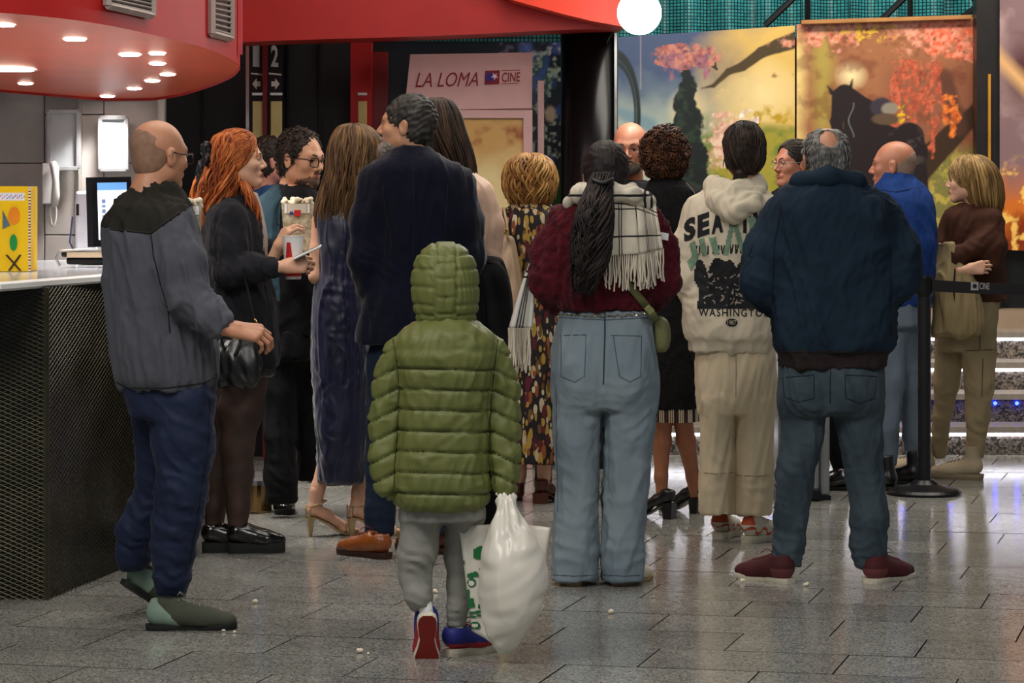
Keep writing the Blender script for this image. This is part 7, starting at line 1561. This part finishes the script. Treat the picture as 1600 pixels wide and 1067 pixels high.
L = [[(622, y+2), (650, y+1), (697, y), (740, y), (770, y+2)] for y in (543, 576, 609, 641, 673, 705, 737, 768)]
sl = [[(x0, 530), (620, 560), (624, 610), (622, 660), (617, 720), (616, 760)] for x0 in (614,)]+[[(778, 530), (774, 560), (769, 610), (766, 660), (768, 710), (774, 755)]]
P.seams('jacket', sl, .0016, gs)
gt = cloth('jogger_grey', '8b8b84', var=.06, bump=.2)
P.garment('joggers', gt, P.loft([(692, 765, 64, .11), (692, 790, 66, .115), (692, 812, 66, .11)], .05)+P.chain([(661, 805, 34, .0), (652, 865, 30, .0), (648, 900, 26, .01), (654, 930, 21, -.01), (660, 948, 17, -.02)], .02, flat=True)+P.chain([(727, 805, 31, .03), (720, 870, 25, .06), (716, 915, 19, .06), (714, 950, 16, .05), (713, 978, 14, .05)], .02, flat=True), h=.0085, seed=123, fold=.004, wr=[(655, 870, -.1, .14, (.6, 0, 1), .05, .007), (652, 935, -.05, .08, (.2, 0, 1), .03, .006), (716, 960, 0, .08, (.2, 0, 1), .03, .005), (700, 810, -.1, .1, (1, 0, .5), .05, .004)])
P.mb('sock', MB().tube([P.p(663, 940, -.02), P.p(668, 966, -.02)], P.r(11), 14), m_white); P.mb('sock', MB().tube([P.p(713, 970, .05), P.p(714, 992, .05)], P.r(11), 14), m_white)
bl_ = mat('shoe_blue', '20287a', rough=.6, bump=.2); rd_ = mat('shoe_red', 'a02430', rough=.6, bump=.1); rs_ = mat('sole_red', '7c1c14', rough=.6, var=.1, bump=.2)
def cf_(c): return ((c[:, 2] < .21)).astype(int)
P.shoe(668, 962, 4, L=.205, w=.088, dy=-.06, pitch=-72, mats=[bl_, rd_], matf=cf_, ms=[m_rub_wh, rs_], ts=.026, col=.012, label='blue trainer with red sole turned to the camera')
P.shoe(697, 1026, -48, L=.20, w=.088, mats=[bl_, rd_], matf=cf_, ms=m_rub_wh, ml=rd_, ts=.024, col=.012, label='blue and red trainer flat on the floor')
P.finish()
# plastic bag
bag = empty('plastic_bag', P.p(795, 1024, -.08)); tag(bag, 'white plastic carrier bag with green print hanging from the child\'s hand', 'bag')
wp = mat('plastic_white', 'e6e1d4', rough=.28, var=.04, bump=.12, bs=20, spec=.5, trans=.0, alpha=.93, sss=.15)
def rg_(R): return P.ring(R)
V, Fc = sdf([loft(rg_([(790, 770, 13, .02, -.07), (792, 785, 15, .025, -.08), (794, 805, 23, .04, -.09), (797, 830, 36, .07, -.10), (800, 860, 47, .095, -.11), (802, 890, 52, .11, -.11), (801, 920, 52, .115, -.11), (798, 950, 46, .105, -.11), (793, 980, 35, .085, -.11), (787, 1005, 21, .05, -.11), (783, 1024, 6, .015, -.11)]), .02, 2.0)], .006); N = vnorm(V, Fc)
x_, y_ = topx(V); fan = np.sin(np.arctan2(x_-791, y_-760)*20+1.5*wob(V, 4, 3)); V = V+N*(.006*fan*np.clip((890-y_)/110, 0, 1)+.004*ridge(V, (4, 4, 2), 2)*np.clip((y_-840)/60, 0, 1)+.0025*wob(V, 8, 4))[:, None]
bo = mk('body', V, Fc, wp, bag, off=bag.location); P.bv['bag'] = make_bvh(V, Fc)
def sheet(name, C4, nu, nv, amp, m=wp, seed=0):
    V = []; 
    for j in range(nv+1):
        for i in range(nu+1):
            u, v = i/nu, j/nv; q = (np.array(C4[0])*(1-u)+np.array(C4[1])*u)*(1-v)+(np.array(C4[3])*(1-u)+np.array(C4[2])*u)*v; p = P.p(q[0], q[1], q[2]); p[1] += amp*math.sin(u*9+v*4+seed); V.append(p)
    i = (np.arange(nu)[None, :]+np.arange(nv)[:, None]*(nu+1)).ravel(); o = mk(name, V, np.stack([i, i+nu+1, i+nu+2, i+1], 1), m, bag, off=bag.location); o.modifiers.new('solid', 'SOLIDIFY').thickness = .003; return o, V, np.stack([i, i+nu+1, i+nu+2, i+1], 1)
o, V, Fc = sheet('left_gusset', [(717, 822, -.02), (785, 818, -.05), (780, 1012, -.12), (737, 985, -.05)], 16, 24, .006); P.bv['gus'] = make_bvh(V, Fc)
sheet('right_gusset', [(800, 818, -.03), (860, 824, .0), (845, 935, -.02), (795, 1000, -.1)], 14, 20, .005, seed=2)
sheet('fin', [(842, 935, -.06), (852, 948, -.04), (800, 1024, -.1), (790, 1020, -.12)], 8, 16, .003, seed=4)
for dx, e in ((-6, 0), (6, .03)):
    MB().tube(catmull([P.p(782+dx*.4, 800, -.10), P.p(785+dx*.6, 780, -.09), P.p(789+dx*.7, 764, -.07), P.p(793+dx*.6, 780, -.07), P.p(796+dx, 800, -.08)], 4), .007, 6).build('handle', wp, bag, off=bag.location, smooth=True)
gp_ = m_stitch('bag_green_ink', '1f6e3c')
P.root, root_, b0 = bag, P.root, P.base; P.base = np.array(bag.location)
sh = []
def el(cx, cy, rx, ry, n=14): return [(cx+rx*math.cos(t), cy+ry*math.sin(t)) for t in np.arange(n)*2*PI/n]
sh = [[(741, 858), (752, 852), (757, 858), (752, 874), (740, 872)], el(722, 878, 4, 8), [(730, 897), (746, 892), (748, 900), (732, 903)], el(738, 910, 6.5, 7), [(729, 922), (734, 920), (734, 935), (729, 936)], [(731, 936), (741, 934), (742, 949), (732, 950)], [(748, 944), (754, 943), (754, 949), (748, 950)], [(729, 957), (757, 952), (757, 956), (729, 961)], [(730, 963), (757, 959), (757, 962), (731, 966)], el(743, 977, 8, 6), [(748, 888), (753, 886), (753, 893)], [(744, 1000), (758, 1001), (757, 1003), (744, 1002)]]
P.blob('gus', sh, gp_, 'green_print', off=.004, step=1.6)
P.blob('gus', [el(738, 911, 4, 4.5), el(743, 977, 4.5, 3.2)], wp, 'print_centres', off=.006, step=1.6)
P.root, P.base = root_, b0
